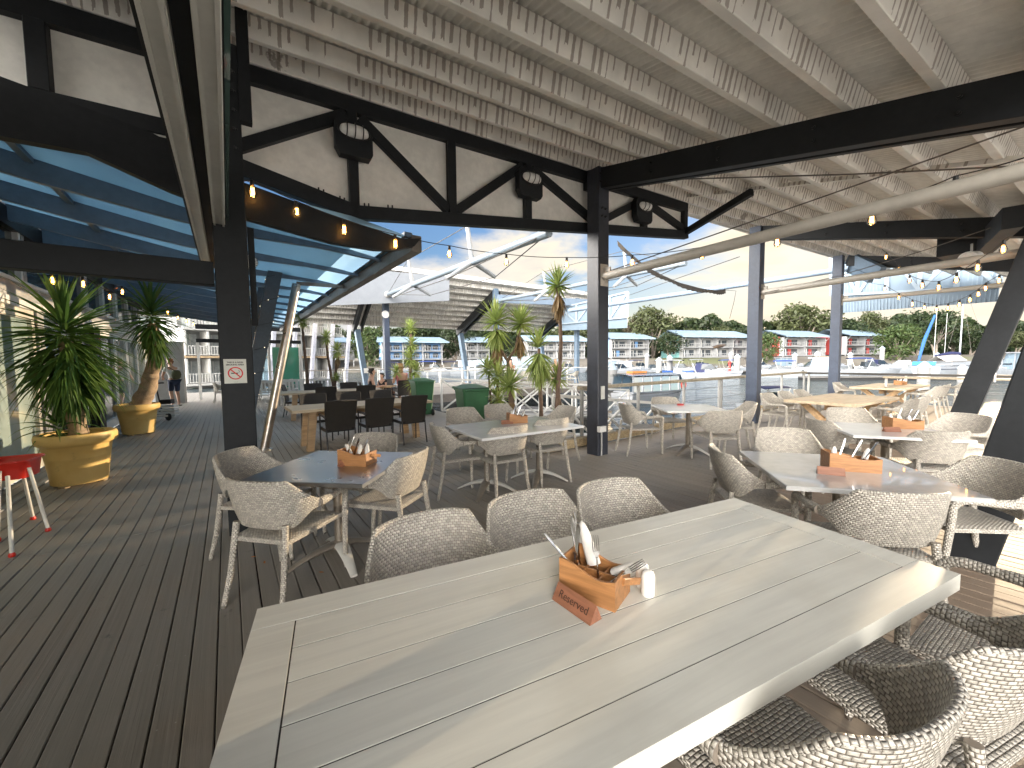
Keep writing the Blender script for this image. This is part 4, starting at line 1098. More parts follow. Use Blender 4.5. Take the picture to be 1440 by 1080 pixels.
t4 = [at(*p, .75) for p in ((1051, 634), (1123, 687), (1369, 699), (1231, 641))]; T4c = sum(t4, V3())/4
ptable('grey metal table with a long cutlery box, beside the dark raking post', T4c, -R(15), .98, 1.02, greyt, [(0, 0)])
cback(1098, 604, -162, 'wicker chair behind the grey metal table, facing us')
cback(1000, 634, 100, 'wicker chair at the left of the grey metal table, its back in shade')
cback(1287, 702, 8, 'wicker chair with its broad back to us in front of the grey metal table')
cback(1432, 655, -80, 'wicker chair at the right of the grey metal table, before the raking post')
T5c = at(1246, 604, .75)
ptable('white square table behind the grey metal one, with a cutlery box', T5c, -R(20), .95, .95, wtop, [(0, 0)])
cback(1185, 575, -165, 'wicker chair behind the second white square table, near the timber table')
cback(1142, 592, 95, 'wicker chair in shade at the left of the second white square table')
cback(1336, 611, 10, 'wicker chair with its back to us between the grey and the white square tables')
cback(1371, 585, -95, 'wicker chair at the right of the white square table, beside the raking post')

# ------------------------------------------------------------------ long timber tables
oakm = planks_material('honey_timber', (.50, .33, .18), rough=.45, grain=(1.5, 22), var=.22, dark=(.42, .30, .19))
palem = planks_material('bleached_timber_top', (.56, .45, .31), rough=.5, grain=(1.5, 22), var=.16)
def ltable(label, c, a, l, w, legs='slab', topm=None):
    t = thing('timber_table', label, 'table', (c.x, c.y, 0), R(90 - a), 'long timber tables')
    n = 6
    for i in range(n):
        mb = MB(); bx(mb, -l/2, l/2, -w/2 + w*i/n + .002, -w/2 + w*(i+1)/n - .002, .70, .75, .004); mb.build('plank', topm or palem, t)
    for s in (-1, 1):
        if legs == 'slab':
            for y in (-.3, .3):
                mb = MB(); mb.prism([(s*(l/2 - .28) - .06, y*w - .06, 0), (s*(l/2 - .28) + .05, y*w - .06, 0), (s*(l/2 - .34) + .07, y*w - .06, .70), (s*(l/2 - .34) - .06, y*w - .06, .70)], (0, .11, 0)); mb.build('leg', oakm, t)
        else:
            for y in (-1, 1):
                mb = MB(); mb.beam((s*(l/2 - .35), y*w*.34, 0), (s*(l/2 - .35), -y*w*.34 + 0, .70), .09 + .004*y, .12, up=V3((1, 0, 0))); mb.build('leg', oakm, t)
    mb = MB(); mb.box((0, 0, .62), (l - .8, .08, .1)); mb.build('stretcher', oakm, t)
    return t
f1, f2 = at(411, 578, .75), at(608, 563, .75); dA = math.degrees(math.atan2((f2 - f1).x, (f2 - f1).y)); nrm = V3((-(f2 - f1).y, (f2 - f1).x, 0)).normalized()
L1c = f1.lerp(f2, .5) + nrm*.48; L1l = (f2 - f1).length
ltable('long timber table with dark wicker chairs, nearest the leaning steel pole', L1c, dA, L1l, .95)
e_ = az(dA)
for s, l in ((-.62, 'left'), (0, 'middle'), (.62, 'right')):
    p = L1c + e_*(s*1.05 + .05) - nrm*.62; chair('brown', (p.x, p.y, 0), dA - 90, '%s dark wicker chair on the near side of the nearer timber table' % l)
    p = L1c + e_*(s*1.12) + nrm*.68; chair('brown', (p.x, p.y, 0), dA + 90, '%s dark wicker chair on the far side of the nearer timber table' % l)
L2c = V3((-5.15, 11.2, 0)); ltable('farther timber table under the awning edge, near the white benches', L2c, 60, 2.6, .95)
e_ = az(60); nn = V3((-e_.y, e_.x, 0))
for s, l in ((-.25, 'left'), (.75, 'right')):
    p = L2c + e_*s - nn*.65; chair('brown', (p.x, p.y, 0), -30, '%s dark wicker chair on the near side of the farther timber table' % l)
    p = L2c + e_*(s - .2) + nn*.7; chair('brown', (p.x, p.y, 0), 150, '%s dark wicker chair on the far side of the farther timber table' % l)
q = at(406, 586); chair('brown', (q.x + .1, q.y + .2, 0), 70, 'sunlit dark wicker chair seen from the side between the two timber tables')
T6f, T6l, T6r = at(1205, 569, .75), at(1104, 560, .75), at(1266, 558, .75)
d6 = (T6r - T6f).normalized(); n6 = V3((-d6.y, d6.x, 0)); T6c = T6f + d6*1.12 + n6*.55
a6 = math.degrees(math.atan2(d6.x, d6.y))
ltable('sunlit timber trestle table near the kerb at the right', T6c, a6, 2.24, 1.1, 'trestle')
for s, l in ((-.78, 'nearest'), (-.05, 'middle'), (.68, 'farthest')):
    p = T6c + d6*s + n6*.78; chair('pale', (p.x, p.y, 0), a6 + 92, '%s wicker chair on the water side of the sunlit trestle table' % l)
for s, l in ((.05, 'nearer'), (.75, 'farther')):
    p = T6c + d6*s - n6*.74; chair('pale', (p.x, p.y, 0), a6 - 92, '%s wicker chair on the near side of the sunlit trestle table' % l)
T7c = V3((10.45, 10.75, 0)); ltable('farthest timber trestle table in front of the end railing', T7c, 57, 2.4, 1.1, 'trestle')
d7 = az(57); n7 = V3((-d7.y, d7.x, 0))
for s, k, l in ((-.6, 1, 'wicker chair on the water side of the farthest trestle table'), (-.75, -1, 'wicker chair on the near side of the farthest trestle table, nearer one'), (.15, -1, 'wicker chair on the near side of the farthest trestle table, farther one')):
    p = T7c + d7*s + n7*(.78*k); chair('pale', (p.x, p.y, 0), 57 + 90*k, l)
p = at(1345, 578) + V3((.4, .3, 0)); chair('pale', (p.x, p.y, 0), -75, 'wicker chair standing behind the raking post with the notice')

# far terrace seats and the tables behind the glass at the end of the walkway
for i in range(8):
    r_, c_ = divmod(i, 4); p = UV(19.0 + r_*1.1, -.2 + c_*.75)
    chair('pale', (p.x, p.y, 0), 50 if r_ == 0 else 230, 'pale chair beyond the partition, %s in the %s row' % (('leftmost', 'second from left', 'second from right', 'rightmost')[c_], ('near', 'far')[r_]), 'chairs beyond the partition')
t = thing('pedestal_table', 'pale table among the far dining group beyond the partition', 'table', UV(19.55, .9), R(36))
mb = MB(); mb.box((0, 0, .735), (2.6, .7, .03)); mb.build('table_top', wtop, t)
pedestal(t, -.8, 0, 0); pedestal(t, .8, 0, 0)
for i, (x, y, a, l) in enumerate(((722, 523, 150, 'pale chair on the far terrace, in front of the woman with dark hair'), (738, 524, 200, 'pale chair on the far terrace, right of the woman with dark hair'), (806, 520, -60, 'pale chair on the far terrace by the right hand blue post'))):
    p = atY(x, y, 21.5); chair('pale', (p.x, p.y, .12), a, l)
# ------------------------------------------------------------------ cutlery boxes, signs, shakers
boxm = planks_material('oiled_timber', (.37, .175, .066), rough=.42, grain=(6, 60), var=.25)
signm = planks_material('red_brown_timber', (.27, .115, .065), rough=.45, grain=(8, 60), var=.2)
paper = M('white_napkin', (.72, .70, .66), .85, var=.06, ns=20, bump=.3, bs=60)
ceram = M('white_ceramic', (.78, .77, .74), .25, var=.03, coat=.4)
cutl = M('polished_cutlery', (.62, .61, .60), .15, metal=1.0, var=.06)
def text_mesh(name, s, size, mat, parent, mtx, depth=.0006, align='CENTER', bold=0.0, shear=0.0):
    cu = bpy.data.curves.new(name, 'FONT'); cu.body = s; cu.size = size; cu.align_x = align; cu.align_y = 'CENTER'; cu.extrude = depth; cu.offset = bold; cu.shear = shear
    ob = bpy.data.objects.new(name, cu); COL.objects.link(ob); bpy.context.view_layer.update()
    me = bpy.data.meshes.new_from_object(ob.evaluated_get(bpy.context.evaluated_depsgraph_get())); bpy.data.objects.remove(ob)
    me.materials.clear(); me.materials.append(mat); o = bpy.data.objects.new(name, me); COL.objects.link(o); o.parent = parent; o.matrix_local = mtx
    return o
def caddy(label, c, a, l=.20, w=.135, z=.75, full=True, h0=.125, h1=.098, s=1.0):
    # local x = long side (to the low end), y = across
    t = thing('cutlery_box', label, 'cutlery box', (c.x, c.y, z), R(90 - a), 'timber cutlery boxes on the tables')
    n = 14; th = .009
    def prof(x): q = (x + l/2)/l; return lerp(h0, h1, S(q)) - .016*math.sin(math.pi*q)**1.3 + .006*math.sin(2*math.pi*q)
    for sy in (-1, 1):
        y = sy*(w/2 - th/2); mb = MB(); top = [(-l/2 + l*i/n, prof(-l/2 + l*i/n)) for i in range(n + 1)]
        mb.prism([(-l/2, y - th/2, 0), (l/2, y - th/2, 0)] + [(x, y - th/2, zz) for x, zz in reversed(top)], (0, th, 0)); mb.build('side', boxm, t)
    for x, hh in ((-l/2 + th/2, h0), (l/2 - th/2, h1)):
        mb = MB(); mb.box((x, 0, hh/2 - .001), (th - .001, w - 2*th, hh)); mb.build('end', boxm, t)
    mb = MB(); mb.box((0, 0, .006), (l - 2*th, w - 2*th, .01)); mb.build('floor', boxm, t)
    mb = MB(); mb.box((0, 0, .042), (l - 2*th, .006, .072)); mb.build('divider', boxm, t)
    for x in (-l/6, l/6):
        for sy in (-1, 1): mb = MB(); mb.box((x, sy*(w/4 - th/4), .04), (.006, w/2 - th*1.0 - .004, .068)); mb.build('divider', boxm, t)
    # folding handle lying over the low end
    mb = MB(); mb.beam((l/2 + .006, -w*.10, h1*.78), (l/2 + .034, w*.46, h1*.52), .009, .024, bev=.003); mb.build('handle', boxm, t)
    return t
def onbox(name, label, cat, t, grp): 
    return thing(name, label, cat, t.location, t.rotation_euler[2], grp)
def knife(t0, p, d, label):
    o = onbox('knife', label, 'knife', t0, 'cutlery in the boxes'); p, d = V3(p), V3(d).normalized()
    mb = MB(); mb.polytube([p, p + d*.06, p + d*.11, p + d*.13], [.006, .008, .0085, .004], 8, flat=.6); mb.build('handle', cutl, o, smooth=True)
    mb = MB(); mb.beam(p - d*.075, p, .002, .016); mb.build('blade', cutl, o)
def fork(t0, p, d, label):
    o = onbox('fork', label, 'fork', t0, 'cutlery in the boxes'); p, d = V3(p), V3(d).normalized(); s = V3((.93, .41, 0)); s = (s - d*s.dot(d)).normalized()
    mb = MB(); mb.polytube([p - d*.06, p, p + d*.06], [.004, .0032, .003], 8); mb.build('handle', cutl, o, smooth=True)
    mb = MB()
    mb.add([p + d*.055 - s*.004, p + d*.055 + s*.004, p + d*.082 + s*.0115, p + d*.082 - s*.0115], [(0, 1, 2, 3)])
    for k in range(4):
        q = s*(-.0098 + k*.0065); mb.polytube([p + d*.08 + q, p + d*.105 + q*1.05, p + d*.135 + q], [.0023, .0021, .001], 6)
    mb.build('tines', cutl, o, smooth=True)
def napkin(t0, p, d, label, l=.12, r=.02):
    o = onbox('napkin_roll', label, 'napkin', t0, 'rolled napkins in the boxes'); p, d = V3(p), V3(d).normalized()
    mb = MB(); mb.polytube([p, p + d*l*.3, p + d*l*.7, p + d*l*.92, p + d*l], [r*1.2, r*1.1, r*.9, r*.55, r*.15], 12, flat=.7); mb.build('roll', paper, o, smooth=True, sharp=80)
def shaker(c, label, h=.075, r=.021):
    t = thing('shaker', label, 'shaker', c, 0, 'salt and pepper shakers')
    mb = MB(); mb.lathe([(r*.9, 0), (r, .004), (r, h*.72), (r*.97, h*.80), (r*.80, h*.93), (r*.45, h), (0, h*1.01)], (0, 0, 0), 20); mb.build('body', ceram, t, smooth=True)
    mb = MB()
    for k in range(5): mb.lathe([(.0016, 0), (.0016, .0012), (0, .0013)], (.008*math.cos(k*1.26), .008*math.sin(k*1.26), h*.965), 6)
    mb.build('holes', blackp, t)
def sign(label, c, a, l=.14, h=.042, z=.75, text=True, mat=None):
    t = thing('reserved_sign', label, 'table sign', (c.x, c.y, z), R(90 - a), 'triangular reserved signs on the tables')
    w = h*1.05; mb = MB(); mb.prism([(-l/2, -w/2, 0), (-l/2, w/2, 0), (-l/2, w*.05, h)], (l, 0, 0)); mb.build('block', mat or signm, t)
    if text:
        n = V3((0, -h, w*.55)).normalized(); up = V3((0, w*.55, h)).normalized(); X = V3((1, 0, 0))
        mt = Matrix((X, up, n)).transposed().to_4x4(); mt.translation = V3((0, -w/2, 0))*.47 + V3((0, w*.05, h))*.5*1.0 + n*.0006 + V3((0, 0, 0))
        mid = (V3((0, -w/2, 0)) + V3((0, w*.05, h)))/2; mt.translation = mid + n*.0004
        text_mesh('lettering', 'Reserved', .034, M('burnt_lettering', (.05, .02, .012), .6), t, mt, .0004, bold=.0)
    return t
bc1, bc2, bc3 = at(865, 862, .75), at(789, 833, .75), at(898, 839, .75)
d_ = (bc1 - bc2).normalized(); aB = math.degrees(math.atan2(d_.x, d_.y)); sN = V3((-d_.y, d_.x, 0))
BL = .20; BW = .14
bc = bc1 - d_*(BL/2) + sN*(BW/2)
bt0 = caddy('open timber cutlery box in the middle of the big table', bc, aB, BL, BW, h0=.122, h1=.098)
knife(bt0, (-.075, -.045, .10), (-.62, -.25, .75), 'white handled knife leaning out over the left end of the box')
knife(bt0, (-.072, .0, .12), (-.10, -.05, 1), 'dark knife standing upright at the left end of the box')
knife(bt0, (-.055, -.03, .11), (.05, .03, 1), 'bright handled knife standing beside the dark one')
knife(bt0, (-.085, .04, .115), (-.15, .05, 1), 'knife standing at the back of the left end of the box')
napkin(bt0, (-.02, .04, .075), (-.38, .05, 1), 'tall rolled napkin leaning left in the box', .15, .022)
fork(bt0, (.022, -.02, .075), (-.10, .0, 1), 'upright fork in the middle of the box on the big table')
napkin(bt0, (.055, .03, .07), (.75, .1, .55), 'napkin lying low at the right end of the box', .085, .018)
fork(bt0, (.065, -.02, .065), (.65, .25, .55), 'fork resting low at the right end of the box')
s1, s2 = at(786, 845, .75), at(826, 873, .75); sd_ = (s2 - s1).normalized()
sign('brown wedge sign reading Reserved in front of the box on the big table', s1.lerp(s2, .5) + V3((-sd_.y, sd_.x, 0))*.015, math.degrees(math.atan2(sd_.x, sd_.y)), .168, .052)
shaker(at(911, 836, .75), 'white shaker at the right of the box, the nearer one', .085, .023); shaker(at(903, 824, .75), 'white shaker half behind the nearer one', .085, .023)
def setbox(label, px, py, a, l, w, nk, sg=None, sx=(0, 0)):
    c = at(px, py, .75); t = caddy(label, c, a, l, w)
    for i in range(nk): napkin(t, (-l*.3 + l*.6*i/max(1, nk - 1), .02, .07), (rnd.uniform(-.5, .5), rnd.uniform(-.2, .2), 1), '%s napkin roll in the box on the %s' % (('first', 'second', 'third')[i], label.split(' on the ')[1]), .09, .018)
    for i in range(3): knife(t, (-l*.25 + l*.25*i, -.03, .10), (.35 + .1*i, rnd.uniform(-.3, .3), 1), 'dark cutlery handle %s in the box on the %s' % (('leftmost', 'central', 'rightmost')[i], label.split(' on the ')[1]))
    if sg:
        p = at(px + sx[0], py + sx[1], .75); sign('small brown wedge sign on the ' + label.split(' on the ')[1], p, sg, .15, .05, text=False)
setbox('timber cutlery box full of napkins on the brushed steel table', 503, 652, 100, .24, .16, 3, 30, (-14, 1))
setbox('timber cutlery box on the two pedestal table', 727, 594, 75, .24, .16, 2, 75, (-14, 2))
setbox('long timber cutlery box on the grey metal table', 1195, 660, 108, .30, .15, 2, 118, (-27, 7))
setbox('timber cutlery box on the second white square table', 1269, 602, 100, .30, .16, 3, 100, (-15, 5))
setbox('timber cutlery box on the farthest trestle table', 1266, 541, 70, .26, .18, 3)
sign('small red sign lying on the kerbside white table', at(957, 570, .75), 80, .12, .03, text=False, mat=M('red_card', (.45, .06, .06), .5))

# ------------------------------------------------------------------ no smoking sign
ns = thing('no_smoking_sign', 'white no smoking notice screwed to the dark left post', 'sign', A0, world=True)
f = -UD; q = onplane(331, 522, A0 - UD*(W/2 + .001), UD)
wS, hS = .165, .215
mb = MB(); mb.box(q + f*.004, (wS, .006, hS), VD, UD); mb.build('plate', M('sign_white', (.62, .62, .56), .5, var=.05), ns)
Xs = VD; mt = Matrix((Xs, V3((0, 0, 1)), f)).transposed().to_4x4()
ink = M('sign_black', (.02, .02, .02), .5); red = M('sign_red', (.60, .03, .03), .5)
def smt(dx, dz): m_ = mt.copy(); m_.translation = q - A0 + Xs*dx + V3((0, 0, dz)) + f*.0085; return m_
text_mesh('lettering', 'THIS IS A NON', .018, ink, ns, smt(0, .078), bold=.0006); text_mesh('lettering', 'SMOKING AREA', .018, ink, ns, smt(0, .057), bold=.0006)
text_mesh('lettering', 'smoke free', .007, ink, ns, smt(0, -.095)).data.name = 'small_print'
mb = MB(); c = q + f*.0075 + V3((0, 0, -.018)); ring = []
for k in range(48):
    th = 2*math.pi*k/48; d = Xs*math.cos(th) + V3((0, 0, math.sin(th))); ring.append([c + d*.056, c + d*.046, c + d*.046 + f*.001, c + d*.056 + f*.001])
mb.grid([r + r[:1] for r in ring + ring[:1]]); mb.beam(c + (Xs*-.036 + V3((0, 0, .036))) + f*.0012, c + (Xs*.036 - V3((0, 0, .036))) + f*.0012, .010, .001, up=f)
mb.build('red_ring', red, ns)
mb = MB(); mb.box(c + f*.0002 - Xs*.006, (.05, .001, .009), Xs, UD); mb.polytube([c + f*.0005 + Xs*.024 + V3((0, 0, .004)), c + f*.0005 + Xs*.030 + V3((0, 0, .016)), c + f*.0005 + Xs*.022 + V3((0, 0, .026))], .0018, 5); mb.build('cigarette', ink, ns)

# ------------------------------------------------------------------ pots and yuccas
potm = NT('ochre_plastic_pot'); _v = potm.coord()
_c = potm.mix(potm.step(potm.noise(_v, 3.5, 5), .35, .7), (.74, .49, .16), (.80, .56, .21))
potm.base(potm.mix(potm.math('MULTIPLY', potm.step(potm.noise(_v, 11, 5, .7), .58, .70), .35), _c, (.40, .25, .09))); potm.rough(.5)
soilm = M('potting_soil', (.05, .035, .025), .95, bump=1.0, bs=30)
barkm = M('pale_yucca_bark', (.40, .29, .19), .85, var=.3, ns=7, bump=.7, bs=22)
barkd = M('dark_yucca_bark', (.15, .10, .07), .9, var=.3, ns=9, bump=.8, bs=25)
leafg = leaf_material('yucca_leaf', (.05, .12, .028), (.12, .21, .045), (.16, .24, .06))
leafl = leaf_material('light_yucca_leaf', (.22, .31, .075), (.40, .46, .16), (.31, .40, .12))
deadm = leaf_material('dead_yucca_leaf', (.20, .13, .06), (.34, .24, .12))
def pot(label, c, rr):
    t = thing('plant_pot', label, 'plant pot', c, 0, 'large ochre pots by the shopfront')
    mb = MB(); h = .68
    mb.lathe([(rr*.68, .03), (rr*.70, .035), (rr*.745, .20), (rr*.80, .36), (rr*.807, .366), (rr*.806, .375), (rr*.86, .52), (rr*.90, .535), (rr*.97, .55), (rr, .58), (rr*1.01, .635), (rr*.985, .672), (rr*.94, .68), (rr*.89, .665), (rr*.86, .60)], (0, 0, 0), 48); mb.build('tub', potm.m, t, smooth=True, sharp=50)
    mb = MB(); mb.lathe([(0, .60), (rr*.5, .605), (rr*.865, .59)], (0, 0, 0), 24); mb.build('soil', soilm, t)
    for k in range(3):
        a = k*2.1 + .6; mb = MB(); mb.lathe([(.05, 0), (.055, .03)], (rr*.55*math.cos(a), rr*.55*math.sin(a), 0), 10); mb.build('foot', kerbm, t)
    return t
def strip(mb, base, d, up, L, w, droop, fold=.25, n=5):
    d = d.normalized(); p = V3(base); pts = []; cur = d.copy(); sd = d.cross(up).normalized()
    if sd.length < .1: sd = V3((1, 0, 0))
    rows = []
    for i in range(n + 1):
        q = i/n; ww = w*(.55 + .45*min(1, q*4))*(1 - S((q - .35)/.65)*.96)
        nrm = sd.cross(cur).normalized()
        rows.append([p - sd*ww/2 + nrm*ww*fold, p, p + sd*ww/2 + nrm*ww*fold])
        cur = (cur + V3((0, 0, -droop/n*(.4 + 1.2*q)))).normalized(); p = p + cur*(L/n)
    mb.grid(rows)
def crown(mb, c, n, L, w, lo, hi, droop, r0=.03, hgt=.25, seed=0, axis=V3((0, 0, 1))):
    rr = random.Random(seed)
    for i in range(n):
        f = (i + .5)/n; a = i*2.39996 + rr.uniform(-.2, .2); el = R(lerp(hi, lo, f**.9) + rr.uniform(-7, 7))
        d = V3((math.cos(a)*math.cos(el), math.sin(a)*math.cos(el), math.sin(el)))
        base = c + axis*(hgt*(.5 - f)) + V3((d.x, d.y, 0))*r0
        strip(mb, base, d, V3((0, 0, 1)), L*rr.uniform(.78, 1.1)*(.75 + .25*math.sin(math.pi*min(1, f*1.4))), w*rr.uniform(.8, 1.15), droop*rr.uniform(.6, 1.3)*(.5 + f), n=5)
def yucca(label, base, trunks, crowns, skirts=(), leaf=None, bark=None, tr=.03, group='yuccas growing between the decks'):
    t = thing('yucca', label, 'yucca', base, world=True, group=group)
    for path, r in trunks:
        k = []
        for a, b in zip(path[:-1], path[1:]):
            for i in range(5): k.append(V3(a).lerp(V3(b), i/5) + V3((rnd.uniform(-1, 1), rnd.uniform(-1, 1), 0))*r[0]*.12)
        k.append(V3(path[-1])); mb = MB(); n = len(k)
        mb.polytube(k, [lerp(r[0], r[1], i/(n-1))*(1 + .07*math.sin(i*2.1)) for i in range(n)], 12); mb.build('trunk', bark or barkd, t, smooth=True)
    for i, c in enumerate(crowns):
        mb = MB(); crown(mb, *c, seed=i*7 + int(base[0]*100)); mb.build('crown', leaf or leafl, t)
    for i, c in enumerate(skirts):
        mb = MB(); crown(mb, *c, seed=i*5 + 3); mb.build('dry_skirt', deadm, t)
    return t
p1 = at(112, 684); p2 = at(196, 612)
p1c = p1 + az(-45)*.21 ; p2c = p2 + az(-45)*.21
pot('nearer large ochre plant pot with a leafy drooping yucca', p1c, .375); pot('farther large ochre plant pot with a leaning yucca trunk', p2c, .385)
yy = p1c.y
yucca('dark leaved yucca with long drooping leaves in the nearer ochre pot', p1c + V3((0, 0, .6)),
      [([p1c + V3((.03, 0, .58)), atY(107, 575, yy), atY(101, 545, yy), atY(92, 480, yy)], (.095, .07))],
      [(atY(90, 462, yy), 70, .86, .065, -25, 84, .5, .03, .35), (atY(94, 490, yy), 130, .90, .06, -60, 25, 1.0, .05, .5), (atY(99, 520, yy), 120, .80, .06, -72, 0, 1.0, .06, .4), (atY(103, 548, yy), 60, .58, .055, -80, -35, .9, .06), (p1c + V3((-.12, -.1, .72)), 40, .50, .05, -30, 60, 1.5, .04)],
      leaf=leafg, bark=barkm, group='yuccas in ochre pots')
yy = p2c.y
yucca('tall yucca with a thick leaning trunk in the farther ochre pot', p2c + V3((0, 0, .6)),
      [([p2c + V3((.03, 0, .58)), atY(207, 552, yy), atY(212, 530, yy), atY(220, 500, yy), atY(214, 455, yy)], (.185, .09))],
      [(atY(212, 440, yy), 50, .82, .07, -10, 86, .4, .03, .4), (atY(214, 458, yy), 110, .82, .065, -60, 20, 1.0, .05, .5), (atY(220, 488, yy), 70, .60, .06, -85, -40, .9, .06)],
      leaf=leafg, bark=barkm, group='yuccas in ochre pots')
def yk(label, px0, py0, Y, nodes, crs, sk=(), tr=(.045, .03), leaf=None, more=()):
    b = atY(px0, py0, Y)
    tks = [([b] + [atY(x, y, Y) for x, y in nodes], tr)] + [([atY(x, y, Y) for x, y in n_], tr2) for n_, tr2 in more]
    k = Y/549
    return yucca(label, b, tks, [(atY(x, y, Y), n, r*k, wd*k*.74, lo, hi, dr, .02, hg*k) for x, y, n, r, wd, lo, hi, dr, hg in crs],
                 [(atY(x, y, Y), n, r*k, wd*k, lo, hi, dr, .02, hg*k) for x, y, n, r, wd, lo, hi, dr, hg in sk], leaf=leaf)
YV = 7.4
yk('tall bare stemmed yucca with a single spiky head, just left of the navy post', 783, 612, YV, [(783, 570), (787, 520), (789, 480), (786, 425), (784, 405)], [(784, 402, 75, 34, 5.5, -35, 88, .25, 6)], [(785, 422, 55, 34, 4, -88, -55, .6, 16)])
yk('yucca with a dense drooping skirt of leaves, between the forked and the tall one', 762, 612, 7.7, [(761, 575), (759, 530), (758, 490)], [(757, 487, 36, 33, 6, 20, 88, .3, 4), (758, 510, 110, 42, 6, -78, -20, .9, 26)])
yk('forked yucca with two spiky heads beside the green bin', 718, 612, 8.3, [(718, 560), (716, 525), (714, 507)], [(697, 452, 75, 36, 6, -20, 88, .3, 8), (698, 470, 60, 34, 6, -70, -10, .8, 12), (732, 455, 85, 34, 5.5, -35, 88, .25, 8)], [(698, 490, 45, 36, 4, -88, -60, .4, 16), (731, 480, 45, 30, 4, -88, -60, .4, 14)], tr=(.05, .035), more=[([(714, 507), (702, 490), (697, 450)], (.033, .024)), ([(714, 507), (725, 490), (732, 455)], (.033, .024))])
yk('low spiky yucca with a ragged brown stem behind the two pedestal table', 722, 616, 7.3, [(721, 590), (719, 560), (717, 545)], [(717, 543, 80, 38, 5, -35, 88, .35, 5)], [(719, 572, 50, 26, 4, -88, -62, .3, 20)], tr=(.05, .04))
yk('small yucca growing close to the left of the forked one', 690, 600, 8.2, [(690, 560), (687, 525)], [(686, 520, 60, 26, 4.5, -35, 88, .35, 6)], tr=(.03, .02))
yk('leafy young yucca right of the green bin with two stacked heads', 700, 600, 8.0, [(700, 570), (700, 535)], [(700, 530, 65, 30, 5, -40, 85, .45, 8), (700, 562, 55, 28, 5, -50, 75, .5, 8)], tr=(.03, .025))
yk('small yucca leaning out at the foot of the tall bare stemmed one', 792, 606, 7.6, [(787, 560), (783, 536)], [(783, 533, 55, 34, 5, -40, 85, .5, 5), (786, 582, 24, 20, 4, -20, 80, .6, 3)], tr=(.03, .02))
yk('dense column of stacked yucca heads behind the first green bin', 577, 560, 13.0, [(577, 540), (578, 470)], [(577, 462, 70, 17, 3, -30, 88, .3, 6), (579, 485, 70, 18, 3, -45, 70, .5, 8), (576, 505, 80, 20, 3, -45, 70, .5, 8), (584, 522, 70, 19, 3, -45, 70, .5, 8), (557, 524, 60, 15, 2.6, -35, 85, .4, 5), (580, 540, 50, 18, 3, -50, 60, .5, 6)], tr=(.06, .04))
yk('slender yucca with a round head in front of the white balconies, leftmost', 434, 560, 12.5, [(432, 530), (428, 490), (425, 458)], [(425, 452, 80, 17, 2.6, -50, 88, .3, 5)], tr=(.05, .035))
yk('slender yucca with a round head in front of the white balconies, middle one', 474, 560, 13.2, [(466, 530), (461, 500), (459, 480)], [(459, 476, 75, 16, 2.4, -50, 88, .3, 5)], tr=(.05, .035))
yk('shorter pale yucca in front of the white balconies, right one', 470, 560, 13.0, [(471, 530), (475, 500)], [(474, 494, 80, 17, 2.6, -60, 88, .4, 6), (473, 534, 40, 13, 2.6, 0, 80, .3, 4)], [(474, 506, 40, 14, 2, -88, -60, .4, 8)], tr=(.05, .04))

# ------------------------------------------------------------------ wheelie bins
binm = M('green_bin_plastic', (.040, .135, .060), .42, var=.12, ns=3)
def wbin(label, c, a):
    t = thing('wheelie_bin', label, 'bin', (c.x, c.y, 0), -R(a), 'green wheelie bins')
    rows = []
    for z, hx, y0, y1, ch in ((.04, .19, -.20, .20, .03), (.10, .20, -.24, .22, .03), (.60, .245, -.285, .26, .03), (.95, .275, -.315, .29, .03), (.95, .295, -.335, .31, .03), (1.0, .295, -.335, .31, .03)):
        rows.append([V3((x, y, z)) for x, y in ((-hx + ch, y0), (hx - ch, y0), (hx, y0 + ch), (hx, y1 - ch), (hx - ch, y1), (-hx + ch, y1), (-hx, y1 - ch), (-hx, y0 + ch))])
    mb = MB(); mb.grid(rows, wrap=True); mb.add(rows[0], [tuple(range(8))]); mb.build('body', binm, t)
    mb = MB(); mb.prism([(-.13, -.262, .25), (.13, -.262, .25), (.15, -.312, .80), (.10, -.318, .86), (-.10, -.318, .86), (-.15, -.312, .80)], (0, .02, 0)); mb.build('front_panel', binm, t)
    mb = MB(); rows = []
    for q in range(7):
        y = lerp(-.36, .30, q/6); zc_ = 1.005 + .065*math.sin(math.pi*min(1, q/6 + .12)) ; rows.append([V3((x*.305, y, 1.0 + (zc_ - 1.0)*(1 - abs(x)**3) + .008)) for x in (-1, -.9, -.5, 0, .5, .9, 1)])
    mb.grid(rows); mb.grid([[V3((p.x, p.y, 1.001)) for p in r] for r in rows]); mb.beam((-.305, -.362, 1.0), (.305, -.362, 1.0), .02, .045); mb.build('lid', binm, t, smooth=True)
    mb = MB(); mb.tube((-.24, .36, .97), (.24, .36, .97), .016); mb.tube((-.2, .30, .97), (-.2, .36, .97), .014); mb.tube((.2, .30, .97), (.2, .36, .97), .014); mb.build('handle', binm, t)
    for s in (-1, 1): mb = MB(); mb.lathe([(.03, -.03), (.09, -.03), (.10, -.02), (.10, .02), (.09, .03), (.03, .03)], (s*.23, .20, .10), 18, axis=(1, 0, 0)); mb.build('wheel', blackp, t, smooth=True)
    mb = MB(); mb.box((-.15, -.292, .70), (.045, .004, .022)); mb.build('badge', whitepaint, t)
wbin('green wheelie bin beside the forked yucca, the nearer one', V3((-.80, 7.75, 0))*1.03, 155)
q = at(596, 580); wbin('green wheelie bin at the end of the dark chairs, the farther one', V3((-2.58, 11.2, 0)), 150)

